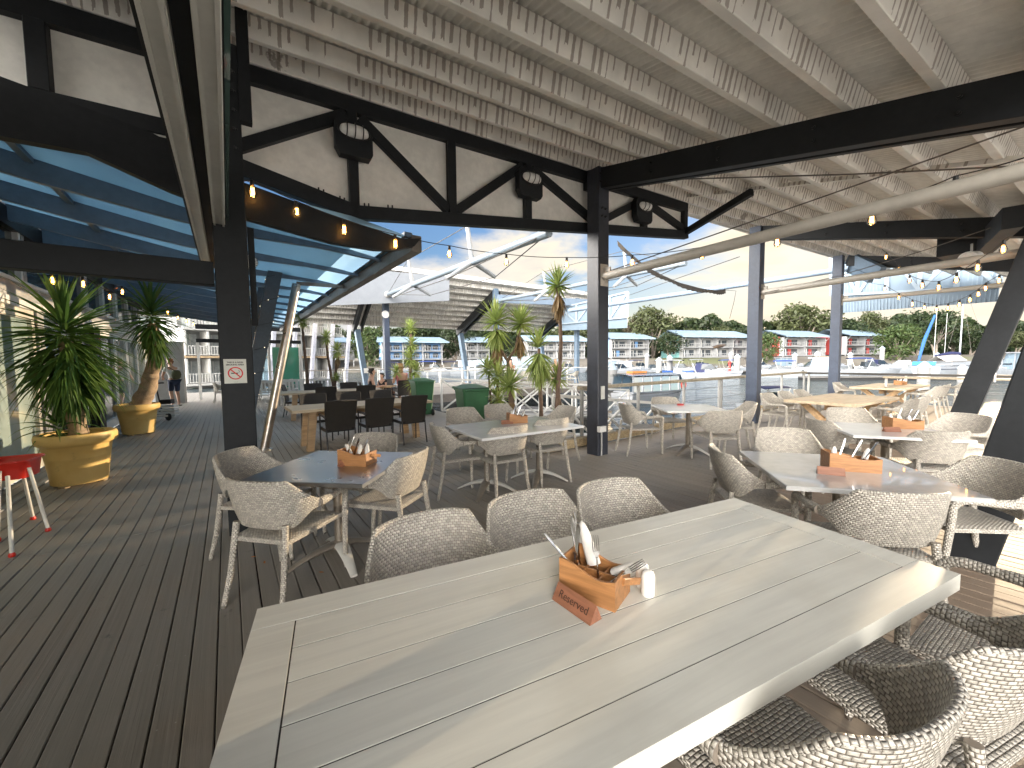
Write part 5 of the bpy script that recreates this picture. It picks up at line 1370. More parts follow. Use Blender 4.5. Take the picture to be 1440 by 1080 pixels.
# ------------------------------------------------------------------ red high chair at the left edge
hc = thing('high_chair', 'red plastic high chair with silver legs at the left edge', 'high chair', at(20, 765), world=True)
fa, fb = at(68, 747), at(17, 783); ld = az(-60); redp = M('red_plastic', (.62, .022, .012), .32, var=.06, coat=.3)
feet = [fa, fb, fa + ld*.56, fb + ld*.56]; ctr = sum(feet, V3())/4 + ld*.33
for p in feet:
    tp_ = p.lerp(V3((ctr.x, ctr.y, 0)), .42) + V3((0, 0, .60)); mb = MB(); mb.tube(p + V3((0, 0, .02)), tp_, .0135, .0135, 12); mb.build('leg', alu, hc, smooth=True)
    mb = MB(); mb.lathe([(.017, 0), (.021, .006), (.021, .02), (.015, .034)], p, 12); mb.build('foot_cap', redp, hc, smooth=True)
X_ = (fa - fb).normalized(); Y_ = V3((-X_.y, X_.x, 0));  mb = MB(); rows = []
for z, hx, hy in ((.50, .15, .15), (.58, .155, .16), (.655, .165, .17), (.675, .185, .185), (.66, .19, .19)):
    rows.append([ctr + X_*(hx*math.copysign(abs(math.cos(q))**.35, math.cos(q))) + Y_*(hy*math.copysign(abs(math.sin(q))**.35, math.sin(q))) + V3((0, 0, z)) for q in [2*math.pi*k/32 + .05 for k in range(32)]])
mb.grid(rows, wrap=True); mb.add(rows[0], [tuple(range(32))]); mb.build('tub_seat', redp, hc, smooth=True)
mb = MB(); mb.polytube([ctr + X_*.20 + Y_*.1 + V3((0, 0, .62)), ctr + X_*.22 + Y_*.12 + V3((0, 0, .54)), ctr + X_*.18 + Y_*.1 + V3((0, 0, .50))], .008, 6); mb.build('strap', blackp, hc)

leafo = M('fallen_leaf_orange', (.45, .16, .03), .7)
for i, (x, y) in enumerate(((1428, 1058), (357, 784), (372, 792), (452, 806))):
    c = at(x, y); t = thing('fallen_leaf', ('curled orange leaf on the deck in the lower right corner', 'small fallen leaf on the deck below the brushed steel table, leftmost', 'small fallen leaf on the deck right beside the leftmost one', 'small fallen leaf on the deck near the pedestal foot')[i], 'leaf', (c.x, c.y, .004), rnd.uniform(0, 6), 'fallen leaves on the deck')
    mb = MB(); k = 1.0 if i == 0 else .45; rows = []
    for a in range(7):
        q = a/6; w_ = .016*math.sin(math.pi*q)**.8 + .001; rows.append([V3(((q - .5)*.075, -w_, .006 + .012*q*q))*k, V3(((q - .5)*.075, 0, .001 + .008*q*q))*k, V3(((q - .5)*.075, w_, .007 + .01*q*q))*k])
    mb.grid(rows); o = mb.build('blade', leafo, t); o.modifiers.new('s', 'SOLIDIFY').thickness = .001
# ------------------------------------------------------------------ people
skinm = M('skin', (.50, .29, .20), .55, var=.08, ns=8)
def skin_mesh(name, nodes, edges, mat, parent, root, sub=2):
    idx = {k: i for i, k in enumerate(nodes)}
    me = bpy.data.meshes.new(name); me.from_pydata([n[0] for n in nodes.values()], [(idx[a], idx[b]) for a, b in edges], [])
    ob = bpy.data.objects.new(name, me); COL.objects.link(ob)
    sm_ = ob.modifiers.new('skin', 'SKIN'); sm_.use_smooth_shade = True
    lay = me.skin_vertices[0] if me.skin_vertices else None
    if lay is None: bpy.context.view_layer.objects.active = ob; bpy.context.view_layer.update(); lay = me.skin_vertices[0]
    for k, n in nodes.items():
        v = lay.data[idx[k]]; r = n[1]; v.radius = r if isinstance(r, tuple) else (r, r); v.use_root = (k == root)
    ss_ = ob.modifiers.new('sub', 'SUBSURF'); ss_.levels = sub; ss_.render_levels = sub
    bpy.context.view_layer.update()
    m2 = bpy.data.meshes.new_from_object(ob.evaluated_get(bpy.context.evaluated_depsgraph_get())); bpy.data.objects.remove(ob)
    m2.materials.clear(); m2.materials.append(mat)
    for p in m2.polygons: p.use_smooth = True
    m2.name = name; o = bpy.data.objects.new(name, m2); COL.objects.link(o); o.parent = parent; return o
def person(label, loc, a, pose, top, topc, bottom, hair, hairlen=0, scale=1.0, sleeve=.5, group=None):
    t = thing('person', label, 'person', loc, -R(a)); t.scale = (scale,)*3
    n = {}; e = []
    def J(k, p, r, par=None):
        n[k] = (V3(p), r)
        if par: e.append((par, k))
    sit = pose == 'sit'; hz = .52 if sit else .93; ln = .10 if pose == 'lean' else .0
    J('pelvis', (0, 0, hz), (.15, .11)); J('waist', (0, .02 + ln*.4, hz + .17), (.125, .095), 'pelvis'); J('chest', (0, .03 + ln*1.1, hz + .40), (.155, .105), 'waist')
    J('neck', (0, .05 + ln*1.7, hz + .56), (.055, .055), 'chest'); J('jaw', (0, .075 + ln*2, hz + .64), (.068, .080), 'neck'); J('skull', (0, .07 + ln*2.2, hz + .735), (.076, .092), 'jaw'); J('crown', (0, .065 + ln*2.2, hz + .80), (.045, .055), 'skull')
    for s, q in ((-1, 'l'), (1, 'r')):
        sh = (s*.185, .03 + ln*1.1, hz + .47); J('sh' + q, sh, .058, 'chest')
        if sit: el, wr = (s*.23, .10, hz + .20), (s*.12, .34, hz + .24)
        else: el, wr = (s*.25, .12 + ln, hz + .20), (s*.17, .33 + ln*1.2, hz + .10)
        J('el' + q, el, .040, 'sh' + q); J('wr' + q, wr, .026, 'el' + q)
        d = (V3(wr) - V3(el)).normalized(); sd_ = d.cross(V3((0, 0, 1))).normalized()
        J('pa' + q, V3(wr) + d*.07, (.036, .018), 'wr' + q)
        for f in range(4):
            b = V3(wr) + d*.09 + sd_*(f - 1.5)*.02; J('f%d%s' % (f, q), b + d*(.03, .04, .036, .025)[f] - V3((0, 0, .008)), .009, 'pa' + q); J('g%d%s' % (f, q), b + d*(.05, .065, .06, .042)[f] - V3((0, 0, .03)), .008, 'f%d%s' % (f, q))
        J('th' + q, V3(wr) + d*.05 - sd_*s*.045, .010, 'wr' + q); J('ti' + q, V3(wr) + d*.085 - sd_*s*.05, .009, 'th' + q)
        J('hip' + q, (s*.09, .0, hz - .03), .092, 'pelvis')
        if sit: kn, an = (s*.11, .42, hz + .0), (s*.11, .40, .09)
        else: kn, an = (s*.105, .03 + (.06 if s > 0 else -.02), .50), (s*.105, (-.02 if s > 0 else -.10), .09)
        J('kn' + q, kn, .062, 'hip' + q); J('ca' + q, V3(kn).lerp(V3(an), .35) + V3((0, -.015, 0)), .056, 'kn' + q); J('an' + q, an, .037, 'ca' + q); J('to' + q, V3(an) + V3((s*.015, .14, -.05)), (.04, .028), 'an' + q)
    skin_mesh('body', n, e, skinm, t, 'pelvis')
    # clothes follow the same joints
    up = {k: (n[k][0], tuple(x + .016 for x in (n[k][1] if isinstance(n[k][1], tuple) else (n[k][1],)*2))) for k in ('pelvis', 'waist', 'chest')}
    up['neckb'] = (n['chest'][0].lerp(n['neck'][0], .45), (.10, .075)); ee = [('pelvis', 'waist'), ('waist', 'chest'), ('chest', 'neckb')]
    for q in 'lr':
        up['sh' + q] = (n['sh' + q][0], .070); ee.append(('chest', 'sh' + q))
        if sleeve: up['sl' + q] = (n['sh' + q][0].lerp(n['el' + q][0], sleeve), .058); ee.append(('sh' + q, 'sl' + q))
    skin_mesh(top, up, ee, topc, t, 'pelvis')
    lo = {'pelvis': (n['pelvis'][0] + V3((0, 0, .02)), (.162, .125))}; ee = []
    for q in 'lr':
        lo['hip' + q] = (n['hip' + q][0], .108); lo['lg' + q] = (n['hip' + q][0].lerp(n['kn' + q][0], .95), .084); ee += [('pelvis', 'hip' + q), ('hip' + q, 'lg' + q)]
    skin_mesh('shorts', lo, ee, bottom, t, 'pelvis')
    sk = n['skull'][0]; hn = {'a': (sk + V3((0, -.012, .005)), (.086, .092)), 'b': (sk + V3((0, -.015, .055)), (.066, .074))}; ee = [('a', 'b')]
    hn['c'] = (sk + V3((0, -.055, -.05)), (.066, .045)); ee.append(('a', 'c')); pv_ = 'c'
    for i in range(hairlen): hn['d%d' % i] = (sk + V3((0, -.075, -.12 - .09*i)), (.075, .04)); ee.append((pv_, 'd%d' % i)); pv_ = 'd%d' % i
    skin_mesh('hair', hn, ee, hair, t, 'a')
    for s in (-1, 1):
        mb = MB(); mb.lathe([(0, -.009), (.009, 0), (0, .009)], sk + V3((s*.032, .088, -.02)), 8); mb.build('eye', M('eye_dark', (.03, .025, .02), .3), t)
        mb = MB(); mb.lathe([(0, -.028), (.012, -.015), (.014, .012), (0, .028)], sk + V3((s*.078, .0, -.03)), 8); mb.build('ear', skinm, t, smooth=True)
        mb = MB(); p = n['an' + ('l' if s < 0 else 'r')][0]; mb.box((p.x + s*.01, p.y + .05, p.z - .072), (.095, .27, .03)); mb.build('shoe', M('sandal_brown', (.12, .08, .06), .7), t)
    mb = MB(); mb.prism([sk + V3((-.013, .085, -.05)), sk + V3((.013, .085, -.05)), sk + V3((0, .082, -.005))], (0, .022, -.008)); mb.build('nose', skinm, t, smooth=True)
    mb = MB(); mb.box(sk + V3((0, .086, -.078)), (.045, .012, .009)); mb.build('mouth', M('lip', (.35, .12, .10), .5), t)
    return t
white_t = M('white_cotton', (.66, .67, .68), .85, var=.06); navy_c = M('navy_cotton', (.02, .03, .065), .85); black_c = M('black_cotton', (.015, .015, .018), .85); pink_c = M('pink_cotton', (.45, .16, .16), .85); pale_c = M('pale_grey_cotton', (.42, .43, .45), .85)
hair_r = M('reddish_hair', (.20, .06, .025), .5, var=.3); hair_d = M('dark_hair', (.02, .015, .012), .4, var=.3); hair_b = M('light_brown_hair', (.30, .16, .07), .5, var=.3); hair_l = M('blond_hair', (.45, .33, .18), .5)
pf = at(247, 571); sc_ = .96
P1 = person('person in white t-shirt and navy shorts with a shoulder bag, leaning towards the shop doors', pf, -60, 'lean', 'tshirt', white_t, navy_c, hair_r, 0, 1.0, .5)
d_ = az(-60); r_ = V3((d_.y, -d_.x, 0))
bg_ = thing('shoulder_bag', 'olive shoulder bag hanging behind the person in the white t-shirt', 'bag', pf + V3((0, 0, 1.15)), world=True)
c = pf - d_*.13 + V3((0, 0, 1.16)) + r_*.03
mb = MB(); rows = []
for i in range(7):
    ph = -math.pi/2 + math.pi*i/6; rows.append([c + r_*(.15*math.cos(ph)**.5*math.cos(q) if ph not in (0,) else .15*math.cos(q)) + d_*(.10*math.sin(q)*max(.05, math.cos(ph))**.5) + V3((0, 0, .17*math.sin(ph))) for q in [2*math.pi*k/14 for k in range(14)]]) if abs(ph) < 1.5 else rows.append([c + r_*.06*math.cos(q) + d_*.04*math.sin(q) + V3((0, 0, .17*math.sin(ph))) for q in [2*math.pi*k/14 for k in range(14)]])
mb.grid(rows, wrap=True); mb.build('pouch', M('olive_canvas', (.07, .075, .04), .85), bg_, smooth=True)
mb = MB(); mb.polytube([c + V3((0, 0, .12)), pf + d_*.02 - r_*.14 + V3((0, 0, 1.44)), pf + d_*.15 - r_*.05 + V3((0, 0, 1.38)), pf + d_*.14 + r_*.12 + V3((0, 0, 1.15)), c + r_*.15], .012, 6); mb.build('strap', black_c, bg_)
# push along trolley of folded things
tr = thing('push_trolley', 'small black wheeled trolley with a tall handle beside the person at the shop doors', 'trolley', at(226, 588), world=True)
c = at(226, 592)
for dx in (-.18, .2):
    mb = MB(); mb.lathe([(.03, -.02), (.10, -.02), (.11, 0), (.10, .02), (.03, .02)], c + V3((dx, .1*dx, .11)), 14, axis=(.3, 1, 0)); mb.build('wheel', blackp, tr, smooth=True)
mb = MB(); mb.polytube([c + V3((-.18, 0, .12)), c + V3((.0, .05, .30)), c + V3((-.10, .02, 1.02))], .018, 8); mb.build('pole', blackp, tr)
mb = MB(); mb.tube(c + V3((-.28, -.06, 1.02)), c + V3((.08, .08, 1.04)), .02); mb.build('handlebar', blackp, tr)
for k in range(4): mb = MB(); mb.box(c + V3((.12, .1, .14 + k*.085)), (.42, .26, .05), (.95, .3, 0)); mb.build('crate_slat', whitepaint, tr)
mb = MB(); mb.box(c + V3((.12, .1, .52)), (.25, .2, .12), (.95, .3, 0)); mb.build('pouch', blackp, tr)
# family at the little table
mt_ = atY(537, 530, 13.2)
tt = thing('side_table', 'small brown table between the seated man and the child', 'table', (mt_.x, mt_.y, 0), 0)
mb = MB(); mb.box((0, 0, .72), (.75, .7, .04)); mb.build('table_top', oakm, tt)
mb = MB(); mb.box((0, 0, .36), (.1, .1, .70)); mb.build('leg', oakm, tt)
mb = MB(); mb.box((0, 0, .03), (.45, .45, .04)); mb.build('base', oakm, tt)
x_ = atY(519, 520, 12.7); chair('brown', (x_.x, x_.y, 0), 62, 'dark wicker chair the seated man in black sits on')
person('seated man in a black sleeveless top with short dark hair, facing right', (x_.x + .02, x_.y + .02, 0), 62, 'sit', 'vest', black_c, navy_c, hair_d, 0, 1.0, 0)
x_ = atY(538, 520, 13.9); chair('brown', (x_.x, x_.y, 0), 200, 'dark wicker chair the small child sits on')
person('small child in a dark top sitting across from the man in black', (x_.x, x_.y, .10), 200, 'sit', 'tshirt', black_c, pink_c, hair_d, 0, .78, .4)
x_ = atY(564, 520, 13.6); chair('brown', (x_.x, x_.y, 0), -40, 'dark wicker chair the woman with long brown hair sits on')
person('woman with long light brown hair seen from behind, left of the stacked yucca', (x_.x, x_.y, .06), -40, 'sit', 'top', pink_c, pale_c, hair_b, 3, 1.06, .3)
x_ = atY(718, 516, 22.5); chair('pale', (x_.x, x_.y, .12), 170, 'pale chair on the far terrace the woman with dark hair sits on')
person('woman with dark tied up hair sitting on the far terrace behind the yuccas', (x_.x, x_.y, .22), 170, 'sit', 'top', pink_c, black_c, hair_d, 0, 1.05, 0)
x_ = atY(781, 516, 22.5); chair('pale', (x_.x, x_.y, .12), 190, 'pale chair on the far terrace the fair haired person sits on')
person('fair haired person in pale clothes sitting on the far terrace near the tall yucca', (x_.x, x_.y, .2), 190, 'sit', 'top', pale_c, pale_c, hair_l, 1, 1.05, .4)
# white slatted benches
def bench(label, p, a, l=1.5):
    t = thing('garden_bench', label, 'bench', (p.x, p.y, 0), -R(a), 'white slatted benches')
    mb = MB()
    for k in range(5): mb.box((0, -.16 + k*.09, .43), (l, .075, .025))
    mb.build('seat', whitepaint, t)
    mb = MB(); mb.box((0, -.23, .90), (l, .04, .07)); mb.box((0, -.23, .50), (l, .04, .05))
    for k in range(13): mb.box((-l/2 + .08 + (l - .16)*k/12, -.23, .69), (.05, .02, .36))
    mb.build('backrest', whitepaint, t)
    for s in (-1, 1):
        mb = MB(); mb.box((s*(l/2 - .04), -.23, .45), (.06, .06, .9)); mb.build('leg', whitepaint, t)
        mb = MB(); mb.box((s*(l/2 - .04), .22, .31), (.06, .06, .62)); mb.build('leg', whitepaint, t)
        mb = MB(); mb.box((s*(l/2 - .04), 0, .63), (.07, .48, .035)); mb.build('armrest', whitepaint, t)
p = atY(429, 530, 14.5); bench('white slatted bench behind the farther timber table, the right one', p, 170, 1.7)
p = atY(384, 532, 13.8); bench('white slatted bench seen past the leaning steel pole', p, 165, 1.5)
# ------------------------------------------------------------------ water, banks
WZ = -.95
wm = NT('marina_water'); _v = wm.coord(); wm.base((.035, .060, .070)); wm.rough(.06); wm.b.inputs['IOR'].default_value = 1.33
_n = wm.noise(wm.scale(_v, (.45, 1.1, 1)), 1.0, 5, .6, .6); _n2 = wm.noise(wm.scale(_v, (.12, .25, 1)), 1.0, 3)
wm.bump(wm.math('ADD', _n, wm.math('MULTIPLY', _n2, .8)), .45, .5)
mb = MB(); mb.quad((-900, -300, WZ), (900, -300, WZ), (900, 1500, WZ), (-900, 1500, WZ)); tag(mb.build('water', wm.m), kind='structure')
sm = NT('beach_sand'); _v = sm.coord()
_c = sm.mix(sm.step(sm.noise(_v, .12, 6), .35, .65), (.12, .105, .085), (.16, .145, .12)); _c = sm.mix(sm.step(sm.noise(_v, .03, 4), .55, .65), _c, (.12, .13, .06))
sm.base(_c); sm.rough(.9); sm.bump(sm.noise(_v, 1.5, 5), .5, .1)
mb = MB(); rows = []
for j in range(26):
    q = j/25; y = lerp(80, 460, q**1.8); row = []
    for i in range(60):
        x = lerp(-220, 330, i/59); yy = y + (9*math.sin(x*.03) + 5*math.sin(x*.11)) * (1 - q); s = max(0, yy - 90)
        z = WZ - .8 + 3.6*S(s/18) + .25*noise.noise(V3((x*.06, y*.06, 0)))*min(1, q*6) + 2.5*S((s - 40)/120)
        row.append(V3((x, yy, z)))
    rows.append(row)
mb.grid(rows); bank = mb.build('sand_bank', sm.m, smooth=True); bank['kind'] = 'structure'
def gz(x, y):
    s = max(0, y - 90); return WZ - .8 + 3.6*S(s/18) + 2.5*S((s - 40)/120)

# ------------------------------------------------------------------ trees
treemats = [leaf_material('gum_leaf_dark', (.012, .024, .010), (.030, .048, .017), (.045, .055, .022), .2), leaf_material('gum_leaf_olive', (.036, .047, .018), (.075, .088, .034), (.06, .065, .028), .25), leaf_material('gum_leaf_bright', (.028, .055, .015), (.066, .10, .03), (.085, .10, .035), .25), leaf_material('gum_leaf_brown', (.05, .042, .025), (.11, .085, .055), (.07, .065, .035), .2)]
trunkm = M('gum_trunk', (.20, .17, .14), .9, var=.3)
def tree_mesh(seed, hgt, wid, mi, nblob, nleaf, ls, trunk_h=.35):
    r = random.Random(seed); mb = MB()
    blobs = []
    for i in range(nblob):
        a = r.uniform(0, 2*math.pi); q = r.random()**.6; z = trunk_h + (1 - trunk_h)*r.random()**.8
        prof = math.sin(math.pi*min(1, max(.08, (z - trunk_h*.55)/(1.04 - trunk_h*.55))))**.6
        blobs.append((V3((math.cos(a)*q*wid/2*prof*.85, math.sin(a)*q*wid/2*prof*.85, z*hgt*.93)), wid*r.uniform(.11, .21)))
    for c, br in blobs:
        n = int(nleaf/nblob*r.uniform(.6, 1.4)); drop = r.random() < .2
        for k in range(n):
            d = V3((r.gauss(0, 1), r.gauss(0, 1), r.gauss(0, .75))).normalized(); p = c + d*(br*r.uniform(.45, 1.12)**.7)
            s = ls*r.uniform(.6, 1.4); u = V3((r.gauss(0, 1), r.gauss(0, 1), r.gauss(0, .6))).normalized(); w_ = (d + u*.8).normalized(); t = w_.orthogonal().normalized(); b = w_.cross(t)
            ang = r.uniform(0, 6.28); t2 = t*math.cos(ang) + b*math.sin(ang); b2 = w_.cross(t2)
            mb.add([p - t2*s, p - b2*s*.45, p + t2*s, p + b2*s*.45 + w_*s*.25], [(0, 1, 2, 3)])
    tk = MB(); h0 = hgt*trunk_h*1.3
    for i in range(r.choice((1, 2, 3))):
        a = r.uniform(0, 6.28); e = V3((math.cos(a)*wid*.15*i, math.sin(a)*wid*.15*i, h0)); tk.polytube([(0, 0, -.6), e*.5 + V3((0, 0, h0*.1)), e], [hgt*.022, hgt*.017, hgt*.010], 7)
    for c, br in blobs[::2]: tk.polytube([(0, 0, h0*.7), c*.55 + V3((0, 0, h0*.25)), c], [hgt*.011, hgt*.007, hgt*.003], 5)
    return mb, tk
TPROTO = {}
def tree(label, px, base_y, top_y, wpx, Y, kind, grp='trees behind the villas', seed=0):
    Y = max(Y, 101)
    b = atY(px, base_y, Y); tpz = atY(px, top_y, Y).z; Y = Y
    gz_ = gz(b.x, b.y); hgt = tpz - gz_; wid = wpx*Y/549
    key = (kind, seed)
    if key not in TPROTO:
        mb, tk = tree_mesh(seed*13 + kind, 10.0, 10.0, kind, 42, 2600, .36, (.30, .42, .12, .4)[kind])
        t = thing('tree', label, 'tree', (b.x, b.y, gz_), 0, grp)
        mb.build('crown', treemats[kind], t, fix=False); tk.build('trunk', trunkm, t)
        bpy.context.view_layer.update(); TPROTO[key] = (t, list(t.children))
    else:
        t = copy_tree(TPROTO[key][0], (b.x, b.y, gz_), 0, label, grp, TPROTO[key][1])
    t.scale = (wid/10, wid/10, hgt/10); t.rotation_euler = (0, 0, rnd.uniform(0, 6.28))
TL = [
 ('wide round olive gum tree above the blue villa right of the navy post', 918, 434, 74, 118, 1), ('brown tinged tree just right of the navy post', 893, 448, 44, 122, 3),
 ('low dense tree between the blue villa and the long teal villa', 940, 470, 46, 108, 0), ('feathery treetop behind the left half of the long teal villa', 975, 463, 56, 126, 1),
 ('flat topped treetop behind the right half of the long teal villa', 1012, 461, 50, 126, 1), ('dark treetop between the teal villa and the second kerb post', 1043, 462, 40, 122, 0),
 ('broad umbrella shaped gum tree left of the farthest kerb post', 1128, 430, 84, 130, 1), ('bushy orange green tree growing in front of the red shaded villa', 1078, 468, 40, 98, 2),
 ('dark tree behind the farthest kerb post', 1190, 452, 60, 126, 0), ('small rounded treetop right of the farthest kerb post', 1225, 440, 44, 130, 1),
 ('bright green round tree on the bank right of the last red villa', 1262, 457, 62, 100, 2), ('tall dark grove tree behind the bright green round one', 1290, 440, 72, 116, 0),
 ('dark spreading tree behind the tilted blue boom', 1316, 441, 64, 112, 0), ('olive tree behind the white yacht mast', 1338, 452, 52, 118, 1), ('low shaded tree left of the raking post', 1364, 466, 56, 112, 0), ('low tree showing past the raking post', 1392, 468, 50, 118, 1), ('distant tree at the far right edge beyond the raking posts', 1428, 468, 56, 122, 1),
 ('large dark tree between the pavilion back posts and the white villa', 668, 470, 66, 118, 0), ('tree behind the white villa, left part', 755, 462, 60, 124, 0), ('tree behind the white villa, right part', 800, 458, 62, 126, 1), ('tree in the gap right of the blue and white villa', 640, 462, 58, 112, 0),
 ('tree behind the blue and white villa', 590, 458, 66, 124, 0), ('big leafy tree left of the blue and white villa', 518, 458, 56, 100, 2), ('round grey green bush beneath the pavilion left bearer', 527, 488, 26, 92, 1), ('tree above the red villa at the left', 495, 466, 44, 112, 0), ('tree over the white balconies, left', 450, 472, 56, 96, 0),
 ('dark tree seen between the pavilion posts, centre', 704, 474, 48, 112, 0), ('small tree beside the white panelled gable', 860, 458, 40, 118, 0), ('low green tree in front of the white villa corner', 728, 486, 26, 96, 2), ('tree in shade left of the blue villa', 842, 470, 40, 116, 1)]
for i, (l, px, ty, wp, Y, kd) in enumerate(TL): tree(l, px, 505, ty, wp, Y, kd, seed=i % 3)

r = random.Random(5); mb = MB()
for i in range(26000):
    px = r.uniform(470, 1480); Y = r.uniform(132, 150); top = (461 if px < 830 else 453) - 4*math.sin(px*.021) - 4*math.sin(px*.07 + 1) - 3*math.sin(px*.19)
    y = lerp(top, 503, r.random()**1.3); p = atY(px, y, Y); s = r.uniform(.5, 1.2)
    u = V3((r.gauss(0, 1), r.gauss(0, 1), r.gauss(0, .8))).normalized(); b = u.orthogonal().normalized(); c = u.cross(b)
    mb.add([p - b*s, p - c*s*.6, p + b*s, p + c*s*.6], [(0, 1, 2, 3)])
o = mb.build('woodland', treemats[0], fix=False); tag(o, 'dark far off woodland closing the view behind the villas', 'woodland', kind='stuff')
# ------------------------------------------------------------------ villas
roofb = NT('pale_blue_metal_roof'); _v = roofb.coord(); roofb.base(roofb.mix(roofb.step(roofb.noise(_v, .6, 4), .35, .65), (.24, .33, .41), (.30, .40, .48))); roofb.rough(.35)
glassd = M('villa_glass', (.05, .06, .07), .1, var=.4, ns=.5)
wallw = M('villa_cream_wall', (.25, .25, .245), .7, var=.06); balw = M('villa_white_balustrade', (.30, .305, .31), .5, var=.05); slabm = M('villa_slab', (.24, .25, .26), .7)
cols = {'blue': M('villa_blue_wall', (.10, .22, .42), .6), 'teal': M('villa_teal_wall', (.20, .42, .42), .6), 'red': M('villa_red_wall', (.32, .045, .04), .6), 'white': wallw}
def villa(label, x0, x1, ytop, ybase, Y0, Y1, colour, bays, side=None):
    Y0 += 9; Y1 += 9
    # front runs between the two sight lines; sunk posts carry it over the bank
    a, b = atY(x0, ybase, Y0), atY(x1, ybase, Y1); zb = (a.z + b.z)/2; a.z = b.z = 0
    zt = (atY(x0, ytop, Y0).z + atY(x1, ytop, Y1).z)/2; hgt = zt - zb
    X = (b - a).normalized(); Yv = V3((-X.y, X.x, 0)); L = (b - a).length; D = 8.5
    t = thing('villa', label, 'villa', (a + b)/2 + V3((0, 0, zb)), world=True, group='two storey villas along the far bank')
    def pt(x, y, z): return a + X*x + Yv*y + V3((0, 0, zb + z))
    mat = cols[colour]; wh = hgt*.70
    def bxx(mb, x0_, x1_, y0, y1, z0, z1): mb.box((pt((x0_ + x1_)/2, (y0 + y1)/2, (z0 + z1)/2)), (abs(x1_ - x0_), abs(y1 - y0), z1 - z0), X, Yv)
    mb = MB(); bxx(mb, 0, L, 1.5, D, 0, wh); mb.build('wall', mat if (colour == 'blue' and bays == 3) else wallw, t)
    for s, x in ((0, -.06), (1, L + .06)):
        mb = MB(); bxx(mb, x - .07, x + .07, 1.2, D - .1, -.1, wh + .1); mb.build('end_wall', mat, t)
        for k in range(2):
            for yy in (3.2, 5.8):
                mb = MB(); bxx(mb, x + (-.12 if s == 0 else .12) - .05, x + (-.12 if s == 0 else .12) + .05, yy - .5, yy + .5, k*wh/2 + wh*.16, k*wh/2 + wh*.36); f = mb.build('window', whitepaint, t)
                mb = MB(); xx = x + (-.19 if s == 0 else .19); bxx(mb, xx - .015, xx + .015, yy - .4, yy + .4, k*wh/2 + wh*.175, k*wh/2 + wh*.345); mb.build('pane', glassd, f, origin=t.location)
    for k in range(2):
        z0 = k*wh/2
        mb = MB(); bxx(mb, -.2, L + .2, -.1, 1.6, z0 - .16, z0 + .02); mb.build('balcony_slab', slabm, t)
        bw_ = L/bays
        for i in range(bays):
            x = i*bw_
            mb = MB(); bxx(mb, x + bw_*.12, x + bw_*.48, 1.42, 1.5, z0 + .1, z0 + wh*.38); bxx(mb, x + bw_*.58, x + bw_*.86, 1.42, 1.5, z0 + wh*.1, z0 + wh*.37); mb.build('window', glassd, t)
            mb = MB(); bxx(mb, x + bw_*.13, x + bw_*.20, 1.36, 1.42, z0 + .1, z0 + wh*.38); bxx(mb, x + bw_*.30, x + bw_*.33, 1.36, 1.42, z0 + .1, z0 + wh*.38); bxx(mb, x + bw_*.13, x + bw_*.33, 1.36, 1.42, z0 + wh*.36, z0 + wh*.38); mb.build('window_frame', whitepaint, t)
            if side == 'red' or (i + k) % 2 == 0:
                mb = MB(); bxx(mb, x + bw_*.40, x + bw_*.56, 1.30, 1.36, z0 + .1, z0 + wh*.37); mb.build('shutter', cols['red'] if colour == 'red' else (cols['blue'] if colour in ('blue',) else slabm), t)
            mb = MB(); bxx(mb, x + .04, x + bw_ - .04, -.08, -.02, z0 + .95, z0 + 1.05); bxx(mb, x + .04, x + bw_ - .04, -.08, -.03, z0 + .1, z0 + .16)
            n = 9
            for q in range(n): xx = x + .1 + (bw_ - .2)*q/(n - 1); bxx(mb, xx - .05, xx + .05, -.075, -.035, z0 + .16, z0 + .95)
            mb.build('balustrade', balw, t)
        for i in range(bays + 1):
            mb = MB(); bxx(mb, i*bw_ - .09, i*bw_ + .09, -.06, 1.5, z0 + .02, z0 + wh/2 - .16); mb.build('party_wall', balw, t)
    for i in range(bays + 1):
        mb = MB(); mb.tube(pt(i*bw_, .2, -3.2), pt(i*bw_, .2, -.15), .16, .16, 8); mb.build('stilt', balw, t)
        mb = MB(); mb.tube(pt(i*bw_ + .1, 1.2, wh*.45), pt(i*bw_ + .5, -1.1, wh + hgt*.06), .07, .07, 6); mb.build('eave_prop', balw, t)
    mb = MB(); z1, z2 = wh + .05, hgt
    rowa = [pt(-1.4, -1.5, z1 + .12), pt(L + 1.6, -1.5, z1 + .12)]; rowb = [pt(-.6, D*.62, z2), pt(L + .8, D*.62, z2)]; rowc = [pt(-1.0, D + .8, z1 + .3), pt(L + 1.0, D + .8, z1 + .3)]
    mb.grid([rowa, rowb, rowc]); mb.grid([[p - V3((0, 0, .22)) for p in r] for r in (rowa, rowb, rowc)]); mb.grid([rowa, [p - V3((0, 0, .22)) for p in rowa]]); mb.build('roof', roofb.m, t)
    mb = MB(); bxx(mb, 0, L, 2.0, D - .5, -3.0, -.2); mb.build('undercroft', M('villa_dark_store', (.06, .065, .07), .8), t)  # plain dark grey block between the stilts
villa('two storey blue villa with pale roof, just right of the navy post', 860, 912, 466, 502, 98, 102, 'blue', 2)
villa('long teal ended villa with six balconies between the navy posts', 960, 1052, 463, 502, 98, 106, 'teal', 4)
villa('red villa with pale roof half hidden by an orange tinged bush', 1102, 1160, 463, 500, 100, 106, 'red', 2, 'red')
villa('last red villa along the bank, right of the farthest kerb post', 1190, 1240, 462, 498, 104, 110, 'red', 2, 'red')
villa('cream villa with many balconies behind the tall bare yucca', 742, 822, 470, 504, 100, 104, 'white', 4)
villa('small cream villa between the pavilion back posts', 656, 688, 472, 504, 98, 101, 'white', 2)
